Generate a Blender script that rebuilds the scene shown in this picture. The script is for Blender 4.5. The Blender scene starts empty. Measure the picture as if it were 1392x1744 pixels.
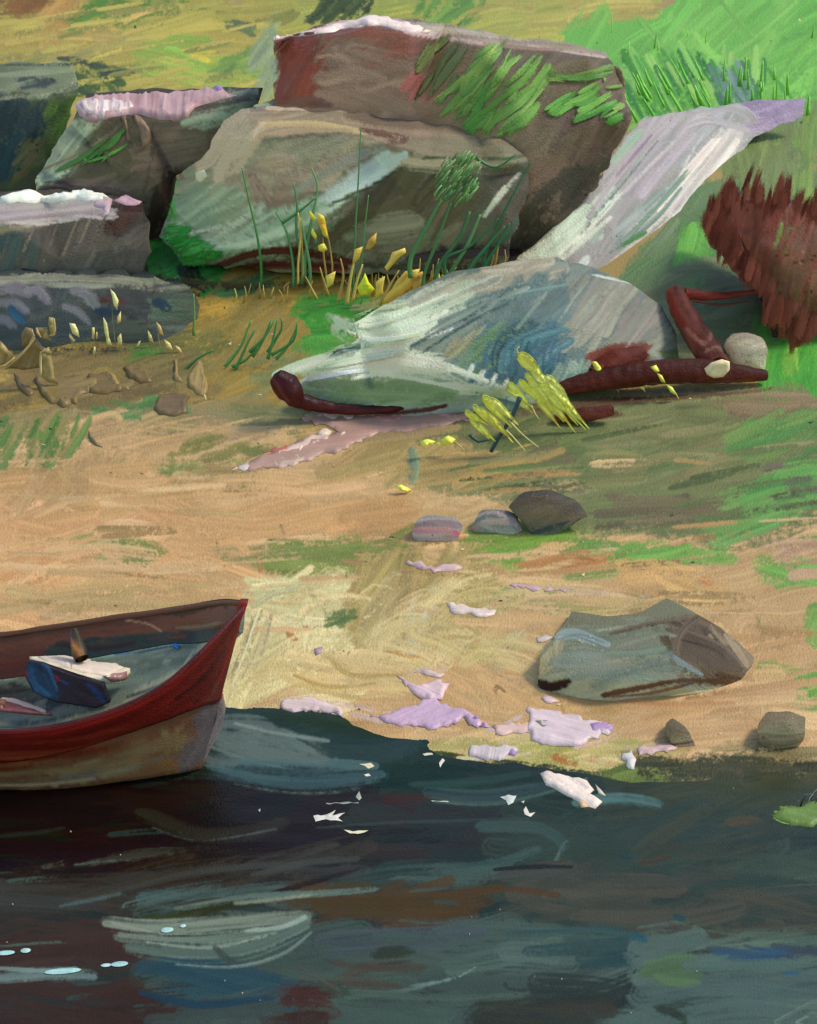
import bpy, bmesh, math, random
import numpy as np
from mathutils import Vector, noise
from mathutils.bvhtree import BVHTree
from mathutils.geometry import delaunay_2d_cdt

R = math.radians
random.seed(7)
rnd = random.random
SC = bpy.context.scene
COL = SC.collection

# ---------------------------------------------------------------- camera, sky, sun, exposure
CAM_H, PITCH, VFOV = 3.5, R(20), R(34)
PXW, PXH = 1392, 1744
FPX = (PXH/2)/math.tan(VFOV/2)
cam_d = bpy.data.cameras.new('camera'); cam = bpy.data.objects.new('camera', cam_d); COL.objects.link(cam)
cam.location = (0, 0, CAM_H); cam.rotation_euler = (math.pi/2-PITCH, 0, 0)
cam_d.sensor_fit = 'VERTICAL'; cam_d.angle = VFOV; cam_d.clip_start = .1; cam_d.clip_end = 2000
SC.camera = cam
SUN_EL, SUN_AZ = R(52), R(5)               # azimuth measured from +x towards the far side
LV = Vector((math.cos(SUN_EL)*math.cos(SUN_AZ), math.cos(SUN_EL)*math.sin(SUN_AZ), math.sin(SUN_EL)))
w = bpy.data.worlds.new('World'); SC.world = w; w.use_nodes = True
nt = w.node_tree; sky = nt.nodes.new('ShaderNodeTexSky'); sky.sky_type = 'NISHITA'; sky.sun_disc = False
sky.sun_elevation = SUN_EL; sky.sun_rotation = math.pi/2 - SUN_AZ
bg = nt.nodes['Background']; bg.inputs['Strength'].default_value = .15
nt.links.new(sky.outputs[0], bg.inputs[0])
sd = bpy.data.lights.new('sun', 'SUN'); sd.energy = 1.5; sd.angle = R(12); sd.color = (1, .95, .87)
sun = bpy.data.objects.new('sun', sd); COL.objects.link(sun)
sun.rotation_euler = LV.to_track_quat('Z', 'Y').to_euler()
vs = SC.view_settings; vs.view_transform = 'Standard'; vs.look = 'None'; vs.exposure = 0.65; vs.gamma = 1
SC.cycles.transparent_max_bounces = 48
SC.cycles.max_bounces = 5

# ---------------------------------------------------------------- colour
def lin(h):
    h = h.lstrip('#'); o = []
    for i in (0, 2, 4):
        c = int(h[i:i+2], 16)/255
        o.append(c/12.92 if c <= .04045 else ((c+.055)/1.055)**2.4)
    return np.array(o)
MING = np.array((.24, .32, .52))
def gain(n):  # light estimated from the normal; paint colours are divided by it to even shading
    d = max(0, n.dot(LV)); h = .55+.45*n.z
    return np.maximum(np.array((.82, .78, .70))*d + np.array((.42, .59, 1.05))*h + np.array((.36, .28, .16))*(.5-.5*n.z), MING)
def jit(c, a=.06):
    k = 1+(rnd()*2-1)*a
    return np.clip(c*np.array([k*(1+(rnd()*2-1)*a*.5) for _ in range(3)]), 0, 1)

# ---------------------------------------------------------------- pixel <-> world
cP, sP = math.cos(PITCH), math.sin(PITCH)
CO = Vector((0, 0, CAM_H))
def ray(px, py):
    x = (px-PXW/2)/FPX; y = (PXH/2-py)/FPX
    return Vector((x, cP + y*sP, -sP + y*cP)).normalized()
def to_px(p):
    X, Y, Z = p[0], p[1], p[2]-CAM_H
    f = Y*cP - Z*sP; u = Y*sP + Z*cP
    f = max(f, .05)
    return PXW/2 + X/f*FPX, PXH/2 - u/f*FPX
def W(px, py, y):                           # the point at distance y seen towards (px, py)
    r = ray(px, py); return CO + r*(y/r.y)
def Wz(px, py, z):
    r = ray(px, py); return CO + r*((z-CAM_H)/r.z)

# ---------------------------------------------------------------- materials: oily matt surface with streaks that run along each stroke
def paint_material(name, rough=.55, spec=.13, bump=.007, alpha=True, fine=1.0, base=False):
    m = bpy.data.materials.new(name); m.use_nodes = True; n = m.node_tree.nodes; L = m.node_tree.links
    b = n['Principled BSDF']
    def at(nm):
        a = n.new('ShaderNodeAttribute'); a.attribute_name = nm; return a
    c1, c2, su, pa = at('c1'), at('c2'), at('suv'), at('par')
    def math_(op, a, b_=None, c=None, clamp=False):
        q = n.new('ShaderNodeMath'); q.operation = op; q.use_clamp = clamp
        for i, v in enumerate((a, b_, c)):
            if v is None: continue
            if isinstance(v, (int, float)): q.inputs[i].default_value = v
            else: L.new(v, q.inputs[i])
        return q.outputs[0]
    def nz(scale_vec, detail=2.0, rough_=.5, dist=0.0):
        mp = n.new('ShaderNodeMapping'); mp.inputs['Scale'].default_value = scale_vec
        L.new(su.outputs['Vector'], mp.inputs[0])
        t = n.new('ShaderNodeTexNoise'); t.inputs['Scale'].default_value = 1
        t.inputs['Detail'].default_value = detail; t.inputs['Roughness'].default_value = rough_
        t.inputs['Distortion'].default_value = dist
        L.new(mp.outputs[0], t.inputs['Vector']); return t.outputs[0]
    coarse = nz((.006, .055, 1), 2, .6, .3)
    bris = nz((.010, .30, 1), 3, .65)
    bris2 = nz((.008, .13, 1), 2, .6)
    grain = nz((.26*fine, .26*fine, 1), 3, .6)
    big = nz((.02, .02, 1), 2, .5)
    sp = n.new('ShaderNodeSeparateXYZ'); L.new(pa.outputs['Vector'], sp.inputs[0])
    edge, dry, wet = sp.outputs[0], sp.outputs[1], sp.outputs[2]
    if base: bris = bris2 = grain; coarse = big
    # colour: two pigments not quite mixed on the brush
    s1 = math_('MULTIPLY_ADD', coarse, 3.2, -1.1, True)
    s2 = math_('MULTIPLY_ADD', bris, 1.2, -.6)
    fac = math_('ADD', s1, s2, clamp=True)
    mx = n.new('ShaderNodeMix'); mx.data_type = 'RGBA'
    L.new(fac, mx.inputs[0]); L.new(c1.outputs['Color'], mx.inputs[6]); L.new(c2.outputs['Color'], mx.inputs[7])
    v = math_('MULTIPLY', math_('MULTIPLY_ADD', bris, .46 if not base else .0, .77 if not base else 1.0), math_('MULTIPLY_ADD', bris2, .40 if not base else .12, .80 if not base else .94))
    v2 = math_('MULTIPLY_ADD', grain, .22, .89)
    v3 = math_('MULTIPLY', v, v2)
    v4 = math_('MULTIPLY', v3, math_('MULTIPLY_ADD', big, .30, .85))
    sc_ = n.new('ShaderNodeVectorMath'); sc_.operation = 'SCALE'
    L.new(mx.outputs[2], sc_.inputs[0]); L.new(v4, sc_.inputs['Scale'])
    L.new(sc_.outputs[0], b.inputs['Base Color'])
    b.inputs['Roughness'].default_value = rough
    b.inputs['Specular IOR Level'].default_value = spec
    h = math_('ADD', math_('ADD', math_('MULTIPLY', bris, .8), math_('MULTIPLY', bris2, 1.0)), math_('MULTIPLY', grain, .42))
    bp = n.new('ShaderNodeBump'); bp.inputs['Distance'].default_value = bump; bp.inputs['Strength'].default_value = 1
    L.new(h, bp.inputs['Height']); L.new(bp.outputs[0], b.inputs['Normal'])
    if alpha:
        # the ends and sides of a dry stroke break up over what lies below
        t = math_('MULTIPLY_ADD', grain, .55, math_('MULTIPLY_ADD', bris, .9, -.73))   # about -.5 .. .5
        a = math_('ADD', math_('SUBTRACT', math_('MULTIPLY', edge, 1.6), dry), math_('MULTIPLY', t, 2.0))
        a = math_('MULTIPLY_ADD', a, 1.5, .10, True)
        # edge = 1 and dry <= 0 is always opaque
        L.new(a, b.inputs['Alpha'])
    return m
M_PAINT = paint_material('painted_surface')
M_SOLID = paint_material('painted_solid', alpha=False, base=True, bump=.003)
M_THICK = paint_material('thick_paint', rough=.4, spec=.3, bump=.004, alpha=False)
M_WATER = paint_material('dark_water', rough=.34, spec=.12, bump=.0025)
M_WATERS = paint_material('dark_water_solid', rough=.30, spec=.12, bump=.0012, alpha=False, base=True)
M_BOAT = paint_material('boat_paint', rough=.42, spec=.22, bump=.0035)
M_BOATS = paint_material('boat_paint_solid', rough=.42, spec=.22, bump=.0014, alpha=False, base=True)

# ---------------------------------------------------------------- polygon helpers
def pip(poly, x, y):
    c = False; n = len(poly); j = n-1
    for i in range(n):
        xi, yi = poly[i]; xj, yj = poly[j]
        if (yi > y) != (yj > y) and x < (xj-xi)*(y-yi)/(yj-yi)+xi: c = not c
        j = i
    return c
def area(poly):
    return abs(sum(poly[i][0]*poly[i-1][1]-poly[i-1][0]*poly[i][1] for i in range(len(poly))))/2
def pip_np(poly, X, Y):
    c = np.zeros(X.shape, bool); n = len(poly); j = n-1
    for i in range(n):
        xi, yi = poly[i]; xj, yj = poly[j]
        if yi != yj:
            k = ((yi > Y) != (yj > Y)) & (X < (xj-xi)*(Y-yi)/(yj-yi)+xi); c ^= k
        j = i
    return c
def rough(poly, amp=4, step=14):
    out = []; n = len(poly)
    for i in range(n):
        a, b = poly[i], poly[(i+1) % n]
        L = math.hypot(b[0]-a[0], b[1]-a[1]); k = max(1, int(L/step))
        for q in range(k):
            t = q/k; f = 0 if q == 0 else 1
            out.append((a[0]+(b[0]-a[0])*t+(rnd()*2-1)*amp*f, a[1]+(b[1]-a[1])*t+(rnd()*2-1)*amp*f))
    return out
def spline(pts, step):
    if len(pts) == 2:
        P = [pts[0], pts[0], pts[1], pts[1]]
    else: P = [pts[0]]+list(pts)+[pts[-1]]
    out = []
    for i in range(1, len(P)-2):
        p0, p1, p2, p3 = [np.array(q, float) for q in P[i-1:i+3]]
        n = max(1, int(np.linalg.norm((p2-p1)[:2])/step))
        for k in range(n):
            t = k/n
            out.append(.5*((2*p1)+(-p0+p2)*t+(2*p0-5*p1+4*p2-p3)*t*t+(-p0+3*p1-3*p2+p3)*t**3))
    out.append(np.array(P[-2], float))
    return out

# ---------------------------------------------------------------- oil paint laid over a surface: colour, relief and bristle direction
CS = .9
RG = np.random.default_rng(11)
def smooth_noise(h, w_, sy, sx):
    n = RG.standard_normal((h, w_)); fy = np.fft.fftfreq(h)[:, None]; fx = np.fft.fftfreq(w_)[None, :]
    k = np.exp(-2*(np.pi**2)*((fy*sy)**2+(fx*sx)**2)); n = np.fft.ifft2(np.fft.fft2(n)*k).real
    n = (n-n.mean())/n.std(); return np.clip(.5+n*.21, 0, 1)
TOOTH = .6*smooth_noise(1200, 1000, .8, .8)+.4*smooth_noise(1200, 1000, 3, 3)
TOOTH = np.clip(.5+(TOOTH-.5)*1.35, 0, 1)
BRIST = .55*smooth_noise(512, 128, .9, 2.6)+.45*smooth_noise(512, 128, 3.0, 3.4)
BRIST = np.clip(.5+(BRIST-.5)*1.4, 0, 1)
class Canvas:
    def __init__(s, x0, y0, x1, y1, default):
        s.x0, s.y0 = x0, y0; s.w = int((x1-x0)*CS)+2; s.h = int((y1-y0)*CS)+2
        s.C = np.tile(lin(default), (s.h, s.w, 1)); s.H = np.zeros((s.h, s.w))
        yy, xx = np.mgrid[0:s.h, 0:s.w]; s.X = xx/CS+x0; s.Y = yy/CS+y0
        s.U = np.stack([s.X, s.Y, np.zeros_like(s.X)], -1)
    def under(s, poly, cols):
        k = pip_np(poly, s.X, s.Y); s.C[k] = np.mean([lin(c) for c in cols], 0)
    def stroke(s, path, wd, c1, c2, dry=.35, th=1.0, op=1.0, ends=(.3, .4), soft=3.0, bc=.95, tk=1.0):
        pts = spline([(p[0], p[1]) for p in path], max(5, wd*.5)); n = len(pts)
        if n < 2: return
        m = wd*.6+3
        P = np.array([(p[0], p[1]) for p in pts])
        i0 = max(0, int((P[:, 0].min()-m-s.x0)*CS)); i1 = min(s.w, int((P[:, 0].max()+m-s.x0)*CS)+2)
        j0 = max(0, int((P[:, 1].min()-m-s.y0)*CS)); j1 = min(s.h, int((P[:, 1].max()+m-s.y0)*CS)+2)
        if i1-i0 < 1 or j1-j0 < 1: return
        X = s.X[j0:j1, i0:i1]; Y = s.Y[j0:j1, i0:i1]
        best = np.full(X.shape, 1e18); S = np.zeros(X.shape); V = np.zeros(X.shape)
        for i in range(n-1):
            ax, ay = P[i]; vx, vy = P[i+1]-P[i]; L2 = vx*vx+vy*vy+1e-9
            t = np.clip(((X-ax)*vx+(Y-ay)*vy)/L2, 0, 1); dx = X-ax-t*vx; dy = Y-ay-t*vy
            d2 = dx*dx+dy*dy; k = d2 < best
            best = np.where(k, d2, best); S = np.where(k, i+t, S); V = np.where(k, np.sign(vx*dy-vy*dx), V)
        L = np.linalg.norm(np.diff(P, axis=0), axis=1).sum()
        f = S/(n-1); d = np.sqrt(best)
        e0 = np.clip(f/max(.01, ends[0]), 0, 1) if ends[0] else 1.0; e1 = np.clip((1-f)/max(.01, ends[1]), 0, 1) if ends[1] else 1.0
        hw = wd*.5*(.62+.38*np.sqrt(np.minimum(e0, e1)))
        q = d/hw; V = V*d; u = f*L
        bv = (V*.62+rnd()*500) % 511; bu = (u/22+rnd()*120) % 127
        a0 = bv.astype(int); b0 = bu.astype(int); fa = bv-a0; fb = bu-b0; b1 = (b0+1) % 128; a1 = (a0+1) % 512
        br = (BRIST[a0, b0]*(1-fa)+BRIST[a1, b0]*fa)*(1-fb)+(BRIST[a0, b1]*(1-fa)+BRIST[a1, b1]*fa)*fb
        oy, ox = (s.ty, s.tx) if hasattr(s, 'ty') else (0, 0)
        tt = TOOTH[np.arange(j0, j1)[:, None] % 1200, np.arange(i0, i1)[None, :] % 1000]
        load = 1-.85*min(1.2, dry)*f**1.3
        A = (load*1.45-dry*.8+(br-.5)*(.9+1.5*dry)+(tt-.5)*(.7+1.6*dry)*tk)*1.8+.15
        edge = np.clip((1-q)*soft+(br-.5)*2.3+(tt-.5)*1.3*tk+.05, 0, 1)*(q < 1.2)
        A = np.clip(A, 0, 1)*edge*op
        m = np.clip((br-.5)*2.6+.5+.5*np.sin(V/max(4, wd)*5+rnd()*6)*.5, 0, 1)[..., None]
        col = (c1*(1-m)+c2*m)*(1+bc*(br-.5))[..., None]
        Aa = A[..., None]; sl = (slice(j0, j1), slice(i0, i1))
        s.C[sl] = s.C[sl]*(1-Aa)+col*Aa
        h = th*(.2+1.1*br+.28*np.exp(-((q-.84)/.14)**2))
        s.H[sl] = s.H[sl]*(1-A*.75)+h*A*.75
    def sample(s, X, Y):
        x = np.clip((X-s.x0)*CS, 0, s.w-1.001); y = np.clip((Y-s.y0)*CS, 0, s.h-1.001)
        i = x.astype(int); j = y.astype(int); fx = (x-i); fy = (y-j)
        def bl(A):
            if A.ndim == 3: gx, gy_ = fx[:, None], fy[:, None]
            else: gx, gy_ = fx, fy
            return (A[j, i]*(1-gx)+A[j, i+1]*gx)*(1-gy_)+(A[j+1, i]*(1-gx)+A[j+1, i+1]*gx)*gy_
        return bl(s.C), bl(s.H), s.U[np.round(y).astype(int), np.round(x).astype(int)]
def reflect(a, lo, hi):
    w_ = hi-lo; t = np.mod(a-lo, 2*w_); return lo+np.where(t > w_, 2*w_-t, t)
def to_px_np(V):
    X = V[:, 0]; Y = V[:, 1]; Z = V[:, 2]-CAM_H
    f = np.maximum(Y*cP-Z*sP, .05); u = Y*sP+Z*cP
    return PXW/2+X/f*FPX, PXH/2-u/f*FPX
def gain_np(N):  # same light estimate for arrays, divided out of the base colours
    d = np.maximum(0, N@np.array(LV))[:, None]; h = (.55+.45*N[:, 2])[:, None]
    return np.maximum(np.array((.82, .78, .70))*d+np.array((.42, .59, 1.05))*h+np.array((.36, .28, .16))*(.5-.5*N[:, 2:3]), MING)

# ---------------------------------------------------------------- the mesh builder
def plane_proj(y):
    def f(px, py): return W(px, py, y), Vector((0, -1, 0))
    return f
class Skin:
    """collects one mesh: a base body and the strokes that lie on it"""
    def __init__(s, proj=None, lift=.002, dlift=.00001, jump=.6, thick=.0012, g=None):
        s.v = []; s.f = []; s.m = []; s.c1 = []; s.c2 = []; s.su = []; s.pa = []
        s.cv = None; s.bm = None; s.tone = (1, 1, 1); s.floor = 0.0; s.bcm = 1.0; s.proj = proj; s.lift = lift; s.dl = dlift; s.jump = jump; s.th = thick; s.g = g
    def add(s, p, c1, c2, su, pa):
        s.v.append(tuple(p)); s.c1.append(c1); s.c2.append(c2); s.su.append(su); s.pa.append(pa)
        return len(s.v)-1
    def base(s, verts, faces, fills, default, mi=0, relief=.0032, box=None, frame=None):
        """body mesh; colour and relief come from the paint laid over it"""
        V = np.array([tuple(v) for v in verts]) if not isinstance(verts, np.ndarray) else verts
        X, Y = to_px_np(V)
        if box is None: box = (max(-60, X.min()-8), max(-60, Y.min()-8), min(PXW+60, X.max()+8), min(PXH+60, Y.max()+8))
        s.cv = Canvas(box[0], box[1], max(box[2], box[0]+10), max(box[3], box[1]+10), default)
        s.bm = (V, faces, X, Y, relief)
        for fl in fills: s.cv.under(fl[0], fl[1])
    def bake(s):
        V, faces, X, Y, relief = s.bm; cv = s.cv
        x1 = cv.x0+(cv.w-2)/CS; y1 = cv.y0+(cv.h-2)/CS
        C, H, U = cv.sample(reflect(X, max(cv.x0+2, 3), min(x1-2, PXW-3)), reflect(Y, max(cv.y0+2, 3), min(y1-2, PXH-3)))
        F_ = np.array([f if len(f) == 4 else (f[0], f[1], f[2], f[2]) for f in faces]) if not isinstance(faces, np.ndarray) else faces
        a = V[F_[:, 1]]-V[F_[:, 0]]; b = V[F_[:, 2]]-V[F_[:, 0]]; n = np.cross(a, b)
        N = np.zeros_like(V)
        for k in range(F_.shape[1]): np.add.at(N, F_[:, k], n)
        N /= np.linalg.norm(N, axis=1)[:, None]+1e-12
        N *= np.where(np.einsum('ij,ij->i', N, V-np.array(CO)) > 0, -1.0, 1.0)[:, None]
        g = np.array(s.g) if s.g is not None else gain_np(N)
        C = np.maximum((C*np.array(s.tone)-s.floor)/g, .002)
        C *= np.minimum(1, .86/C.max(1))[:, None]
        dist = np.linalg.norm(V-np.array(CO), axis=1)/8.0
        V2 = V+N*(H*relief*np.clip(dist, .6, 2))[:, None]
        return V2, F_, C, U
    def stroke(s, path, wd, c1, c2=None, dry=.35, across=7, ends=(.3, .4), th=None, fat=1, side=.85, mi=1, jitter=.05, raised=False, op=1.0, wk=1.12, soft=2.6, cth=1.0, bc=.95):
        """a brush stroke along a pixel path, laid on the surface"""
        if s.cv is not None and not raised:
            c1 = lin(c1) if isinstance(c1, str) else c1
            c2 = c1*.8 if c2 is None else (lin(c2) if isinstance(c2, str) else c2)
            s.cv.stroke(path, wd*wk, jit(c1, jitter), jit(c2, jitter), dry, op=op, soft=soft, th=cth, bc=bc*s.bcm, tk=s.bcm); return
        pts = spline(path, max(7, wd*.45))
        n = len(pts)
        if n < 2: return
        if n < 4:
            pts = spline(path, max(3, wd*.15)); n = len(pts)
            if n < 3: return
        c1 = lin(c1) if isinstance(c1, str) else c1
        c2 = c1*.8 if c2 is None else (lin(c2) if isinstance(c2, str) else c2)
        c1 = jit(c1, jitter); c2 = jit(c2, jitter)
        mid = pts[n//2]; h = s.proj(mid[0], mid[1])
        if h is None:
            for q in pts:
                h = s.proj(q[0], q[1])
                if h: break
        if h is None: return
        g = s.g if s.g is not None else gain(h[1])
        c1 = np.clip(c1/g, 0, .9); c2 = np.clip(c2/g, 0, .9)
        s.lift += s.dl; th = s.th if th is None else th
        seed = rnd()*90; u0 = rnd()*3000; v0 = rnd()*500
        grid = []; L = 0
        for i, p in enumerate(pts):
            a = pts[max(0, i-1)]; b = pts[min(n-1, i+1)]
            t = np.array([b[0]-a[0], b[1]-a[1]]); t /= (np.linalg.norm(t)+1e-9); nn = np.array([-t[1], t[0]])
            if i: L += math.hypot(p[0]-pts[i-1][0], p[1]-pts[i-1][1])
            f = i/(n-1)
            e0 = min(1, f/max(.01, ends[0])) if ends[0] > 0 else 1
            e1 = min(1, (1-f)/max(.01, ends[1])) if ends[1] > 0 else 1
            ww = wd*(.55+.45*math.sqrt(min(1, e0, e1)*min(1, 2-min(1, e0, e1)))) if (ends[0] or ends[1]) else wd
            row = []
            for j in range(across):
                q = (j/(across-1))*2-1
                x = p[0]+nn[0]*q*ww*.5; y = p[1]+nn[1]*q*ww*.5
                h = s.proj(x, y)
                if h is None: row.append(None); continue
                loc, nr = h
                hgt = s.lift+th*fat*(1-q*q)
                ed = ((.45+.55*e0) if ends[0] else 1)*((.25+.75*e1) if ends[1] else 1)*(1-side*abs(q)**2.2)
                row.append((s.add(loc+nr*hgt, c1, c2, (L+u0, (q*ww*.5)+v0, seed), (ed, dry, 0)), loc))
            grid.append(row)
        for i in range(n-1):
            for j in range(across-1):
                k = [grid[i][j], grid[i][j+1], grid[i+1][j+1], grid[i+1][j]]
                if None in k: continue
                d = [(q[1]-CO).length for q in k]
                if max(d)-min(d) > s.jump: continue
                s.f.append([q[0] for q in k]); s.m.append(mi)
    def fill(s, poly, cols, ang=0, length=130, wd=30, dens=2.2, dry=.35, spread=12, curve=.08, mi=1, slack=6, jitter=.07, cmix=.5, **kw):
        xs = [p[0] for p in poly]; ys = [p[1] for p in poly]
        if wd >= 16: wd *= 1.3; length *= 1.15
        N = max(2, int(dens*1.15*area(poly)/(length*wd)))
        C = [lin(c) for c in cols]
        for _ in range(N):
            for _t in range(30):
                x = xs[0]+0; x = min(xs)+rnd()*(max(xs)-min(xs)); y = min(ys)+rnd()*(max(ys)-min(ys))
                if pip(poly, x, y): break
            else: continue
            a0 = ang(x, y) if callable(ang) else ang
            a = R(a0+(rnd()*2-1)*spread); ww = wd*(.6+.8*rnd()); Ln = length*(.5+rnd())
            dx, dy = math.cos(a), -math.sin(a); cv = (rnd()*2-1)*curve*Ln
            def pt(t): return (x+dx*t-dy*cv*(1-(2*t/Ln)**2), y+dy*t+dx*cv*(1-(2*t/Ln)**2))
            lo = 0; hi = 0
            while lo > -Ln/2 and pip(poly, *pt(lo)): lo -= 6
            while hi < Ln/2 and pip(poly, *pt(hi)): hi += 6
            lo -= slack*rnd(); hi += slack*rnd()
            if hi-lo < ww*.5: continue
            if rnd() < .5: lo, hi = hi, lo
            # keep wide strokes inside narrow patches
            k = random.choice(C); k2 = random.choice(C); k2 = k*(1-cmix)+k2*cmix
            s.stroke([pt(lo), pt((lo+hi)/2), pt(hi)], ww, k, k2*(.92+.16*rnd()), dry=dry*(.6+.8*rnd())+(.5*rnd() if rnd() < .4 else 0), mi=mi, jitter=jitter, **{**dict(soft=1.3 if ww > 14 else 1.8, cth=.7, op=.9, bc=.7), **kw})
    def slab(s, poly, cols, th=.02, amp=2.5, grid=6, mi=2, closed=True, rim=.35, ang=0, bottom=True, lift=None, gg=None, ragged=10):
        """a thick knife dab: raised body with a rim, standing on the surface"""
        poly = rough(poly, amp, ragged)
        xs = [p[0] for p in poly]; ys = [p[1] for p in poly]
        pts = [Vector(p) for p in poly]; n = len(pts)
        inner = []
        y = min(ys)+grid/2
        while y < max(ys):
            x = min(xs)+grid/2
            while x < max(xs):
                q = (x+(rnd()-.5)*grid*.5, y+(rnd()-.5)*grid*.5)
                if pip(poly, *q):
                    d = min(segd(q, poly[i-1], poly[i]) for i in range(n))
                    if d > grid*.5: inner.append((q, d))
                x += grid
            y += grid
        allp = pts+[Vector(q) for q, d in inner]
        vv, ee, ff, ov, oe, of = delaunay_2d_cdt(allp, [(i, (i+1) % n) for i in range(n)], [], 1, 1e-4)
        C = [lin(c) for c in cols]; seed = rnd()*90; u0 = rnd()*900
        h0 = s.proj(sum(xs)/len(xs), sum(ys)/len(ys))
        if h0 is None: return
        g = gg if gg is not None else (s.g if s.g is not None else gain(h0[1]))
        ca, sa = math.cos(R(ang)), -math.sin(R(ang))
        mx = max([d for q, d in inner]+[1])
        top = []; bot = []
        base = s.lift if lift is None else lift
        k1 = jit(random.choice(C)); k2 = jit(random.choice(C))
        k1 = np.clip(k1/g, 0, .9); k2 = np.clip(k2/g, 0, .9)
        for q in vv:
            x, y = q
            d = min(segd((x, y), poly[i-1], poly[i]) for i in range(n))
            h = s.proj(x, y)
            if h is None: top.append(None); bot.append(None); continue
            u = x*ca+y*sa; v_ = -x*sa+y*ca
            e = min(1, d/(grid*1.1))
            rimh = rim*math.exp(-((d-grid*.9)/(grid*.7))**2)
            hh = th*(e**.5*(.62+.55*noise.noise((u*.02+seed, v_*.17, 0))) + rimh*(.5+noise.noise((x*.07+seed, y*.07, 3))))
            su = (u+u0, v_+u0, seed)
            top.append(s.add(h[0]+h[1]*(base+max(0, hh)), k1, k2, su, (1, -2, 0)))
            if bottom: bot.append(s.add(h[0]-h[1]*(th*.25 if closed else 0)+h[1]*base, k1, k2, su, (1, -2, 0)))
        bd = [i for i in range(len(vv)) if i < n]
        for f in ff:
            cx = sum(vv[i][0] for i in f)/len(f); cy = sum(vv[i][1] for i in f)/len(f)
            if not pip(poly, cx, cy): continue
            t = [top[i] for i in f]
            if None in t: continue
            s.f.append(t[::-1]); s.m.append(mi)
            if bottom: s.f.append([bot[i] for i in f]); s.m.append(mi)
        if bottom:
            idx = {}
            for i, o in enumerate(ov):
                for k in o: idx[k] = i
            for i in range(n):
                a, b = idx.get(i), idx.get((i+1) % n)
                if a is None or b is None or a == b or top[a] is None or top[b] is None: continue
                s.f.append([top[a], top[b], bot[b], bot[a]]); s.m.append(mi)
    def blade(s, path, y, wd, c1, c2=None, tip=.15, root=.6, mi=2, dlean=0, thick=.4, g=.8, bulge=0):
        """a leaf or stem in the round, flat-oval in section; the path is seen towards px, standing at distance y"""
        pts = spline(path, 9); n = len(pts)
        if n < 3: pts = spline(path, 4); n = len(pts)
        if n < 2: return
        c1 = lin(c1) if isinstance(c1, str) else c1
        c2 = c1*.8 if c2 is None else (lin(c2) if isinstance(c2, str) else c2)
        c1 = np.clip(jit(c1)/g, 0, .9); c2 = np.clip(jit(c2)/g, 0, .9)
        seed = rnd()*90; u0 = rnd()*900; rings = []; L = 0
        for i, p in enumerate(pts):
            a = pts[max(0, i-1)]; b = pts[min(n-1, i+1)]
            t = np.array([b[0]-a[0], b[1]-a[1]]); t /= (np.linalg.norm(t)+1e-9); nn = (-t[1], t[0])
            if i: L += math.hypot(p[0]-pts[i-1][0], p[1]-pts[i-1][1])
            f = i/(n-1)
            ww = wd*((1-f)*root+f*tip+bulge*math.sin(math.pi*f))
            yy = y-dlean*f
            c = W(p[0], p[1], yy); e = W(p[0]+nn[0]*ww*.5, p[1]+nn[1]*ww*.5, yy); e2 = c*2-e
            hw = (e-c).length; fr = Vector((0, -1, .2))*hw*thick
            r = []
            for k, q in enumerate((e, c+fr, e2, c-fr)):
                r.append(s.add(q, c1, c2, (L+u0, (ww*.5*(1, 0, -1, 0)[k])+u0, seed), (1, -2, 0)))
            rings.append(r)
        for i in range(n-1):
            for k in range(4):
                s.f.append([rings[i][k], rings[i][(k+1) % 4], rings[i+1][(k+1) % 4], rings[i+1][k]]); s.m.append(mi)
        s.f.append(rings[0][::-1]); s.m.append(mi); s.f.append(rings[-1]); s.m.append(mi)
    def build(s, name, parent=None, mats=None, smooth=True):
        me = bpy.data.meshes.new(name)
        v = np.array(s.v, float).reshape(-1, 3); f = [tuple(q) for q in s.f]; mi = list(s.m)
        c1 = np.array(s.c1, float).reshape(-1, 3); c2 = np.array(s.c2, float).reshape(-1, 3)
        su = np.array(s.su, float).reshape(-1, 3); pa = np.array(s.pa, float).reshape(-1, 3)
        loops = [np.array([i for q in f for i in q], np.int32)]; tot = [np.array([len(q) for q in f], np.int32)]; mis = [np.array(mi, np.int32)]
        if s.bm is not None:
            V2, F_, C, U = s.bake(); o = len(v); tri = F_[:, 2] == F_[:, 3] if F_.shape[1] == 4 else np.ones(len(F_), bool)
            q4 = F_[~tri]; q3 = F_[tri][:, :3]
            loops += [(q4+o).ravel().astype(np.int32), (q3+o).ravel().astype(np.int32)]
            tot += [np.full(len(q4), 4, np.int32), np.full(len(q3), 3, np.int32)]; mis.append(np.zeros(len(F_), np.int32))
            v = np.vstack([v, V2]); c1 = np.vstack([c1, C]); c2 = np.vstack([c2, C*.97]); su = np.vstack([su, U])
            pa = np.vstack([pa, np.tile((1., -2., 0.), (len(V2), 1))])
        loops = np.concatenate(loops); tot = np.concatenate(tot); mis = np.concatenate(mis)
        me.vertices.add(len(v)); me.vertices.foreach_set('co', v.ravel())
        me.loops.add(len(loops)); me.loops.foreach_set('vertex_index', loops)
        me.polygons.add(len(tot)); st = np.concatenate([[0], np.cumsum(tot)[:-1]]).astype(np.int32)
        me.polygons.foreach_set('loop_start', st)
        me.update(calc_edges=True); me.validate()
        for nm, d in (('c1', c1), ('c2', c2)):
            a = me.attributes.new(nm, 'FLOAT_COLOR', 'POINT')
            arr = np.ones((len(d), 4)); arr[:, :3] = d; a.data.foreach_set('color', arr.ravel())
        for nm, d in (('suv', su), ('par', pa)):
            a = me.attributes.new(nm, 'FLOAT_VECTOR', 'POINT'); a.data.foreach_set('vector', d.ravel())
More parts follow.
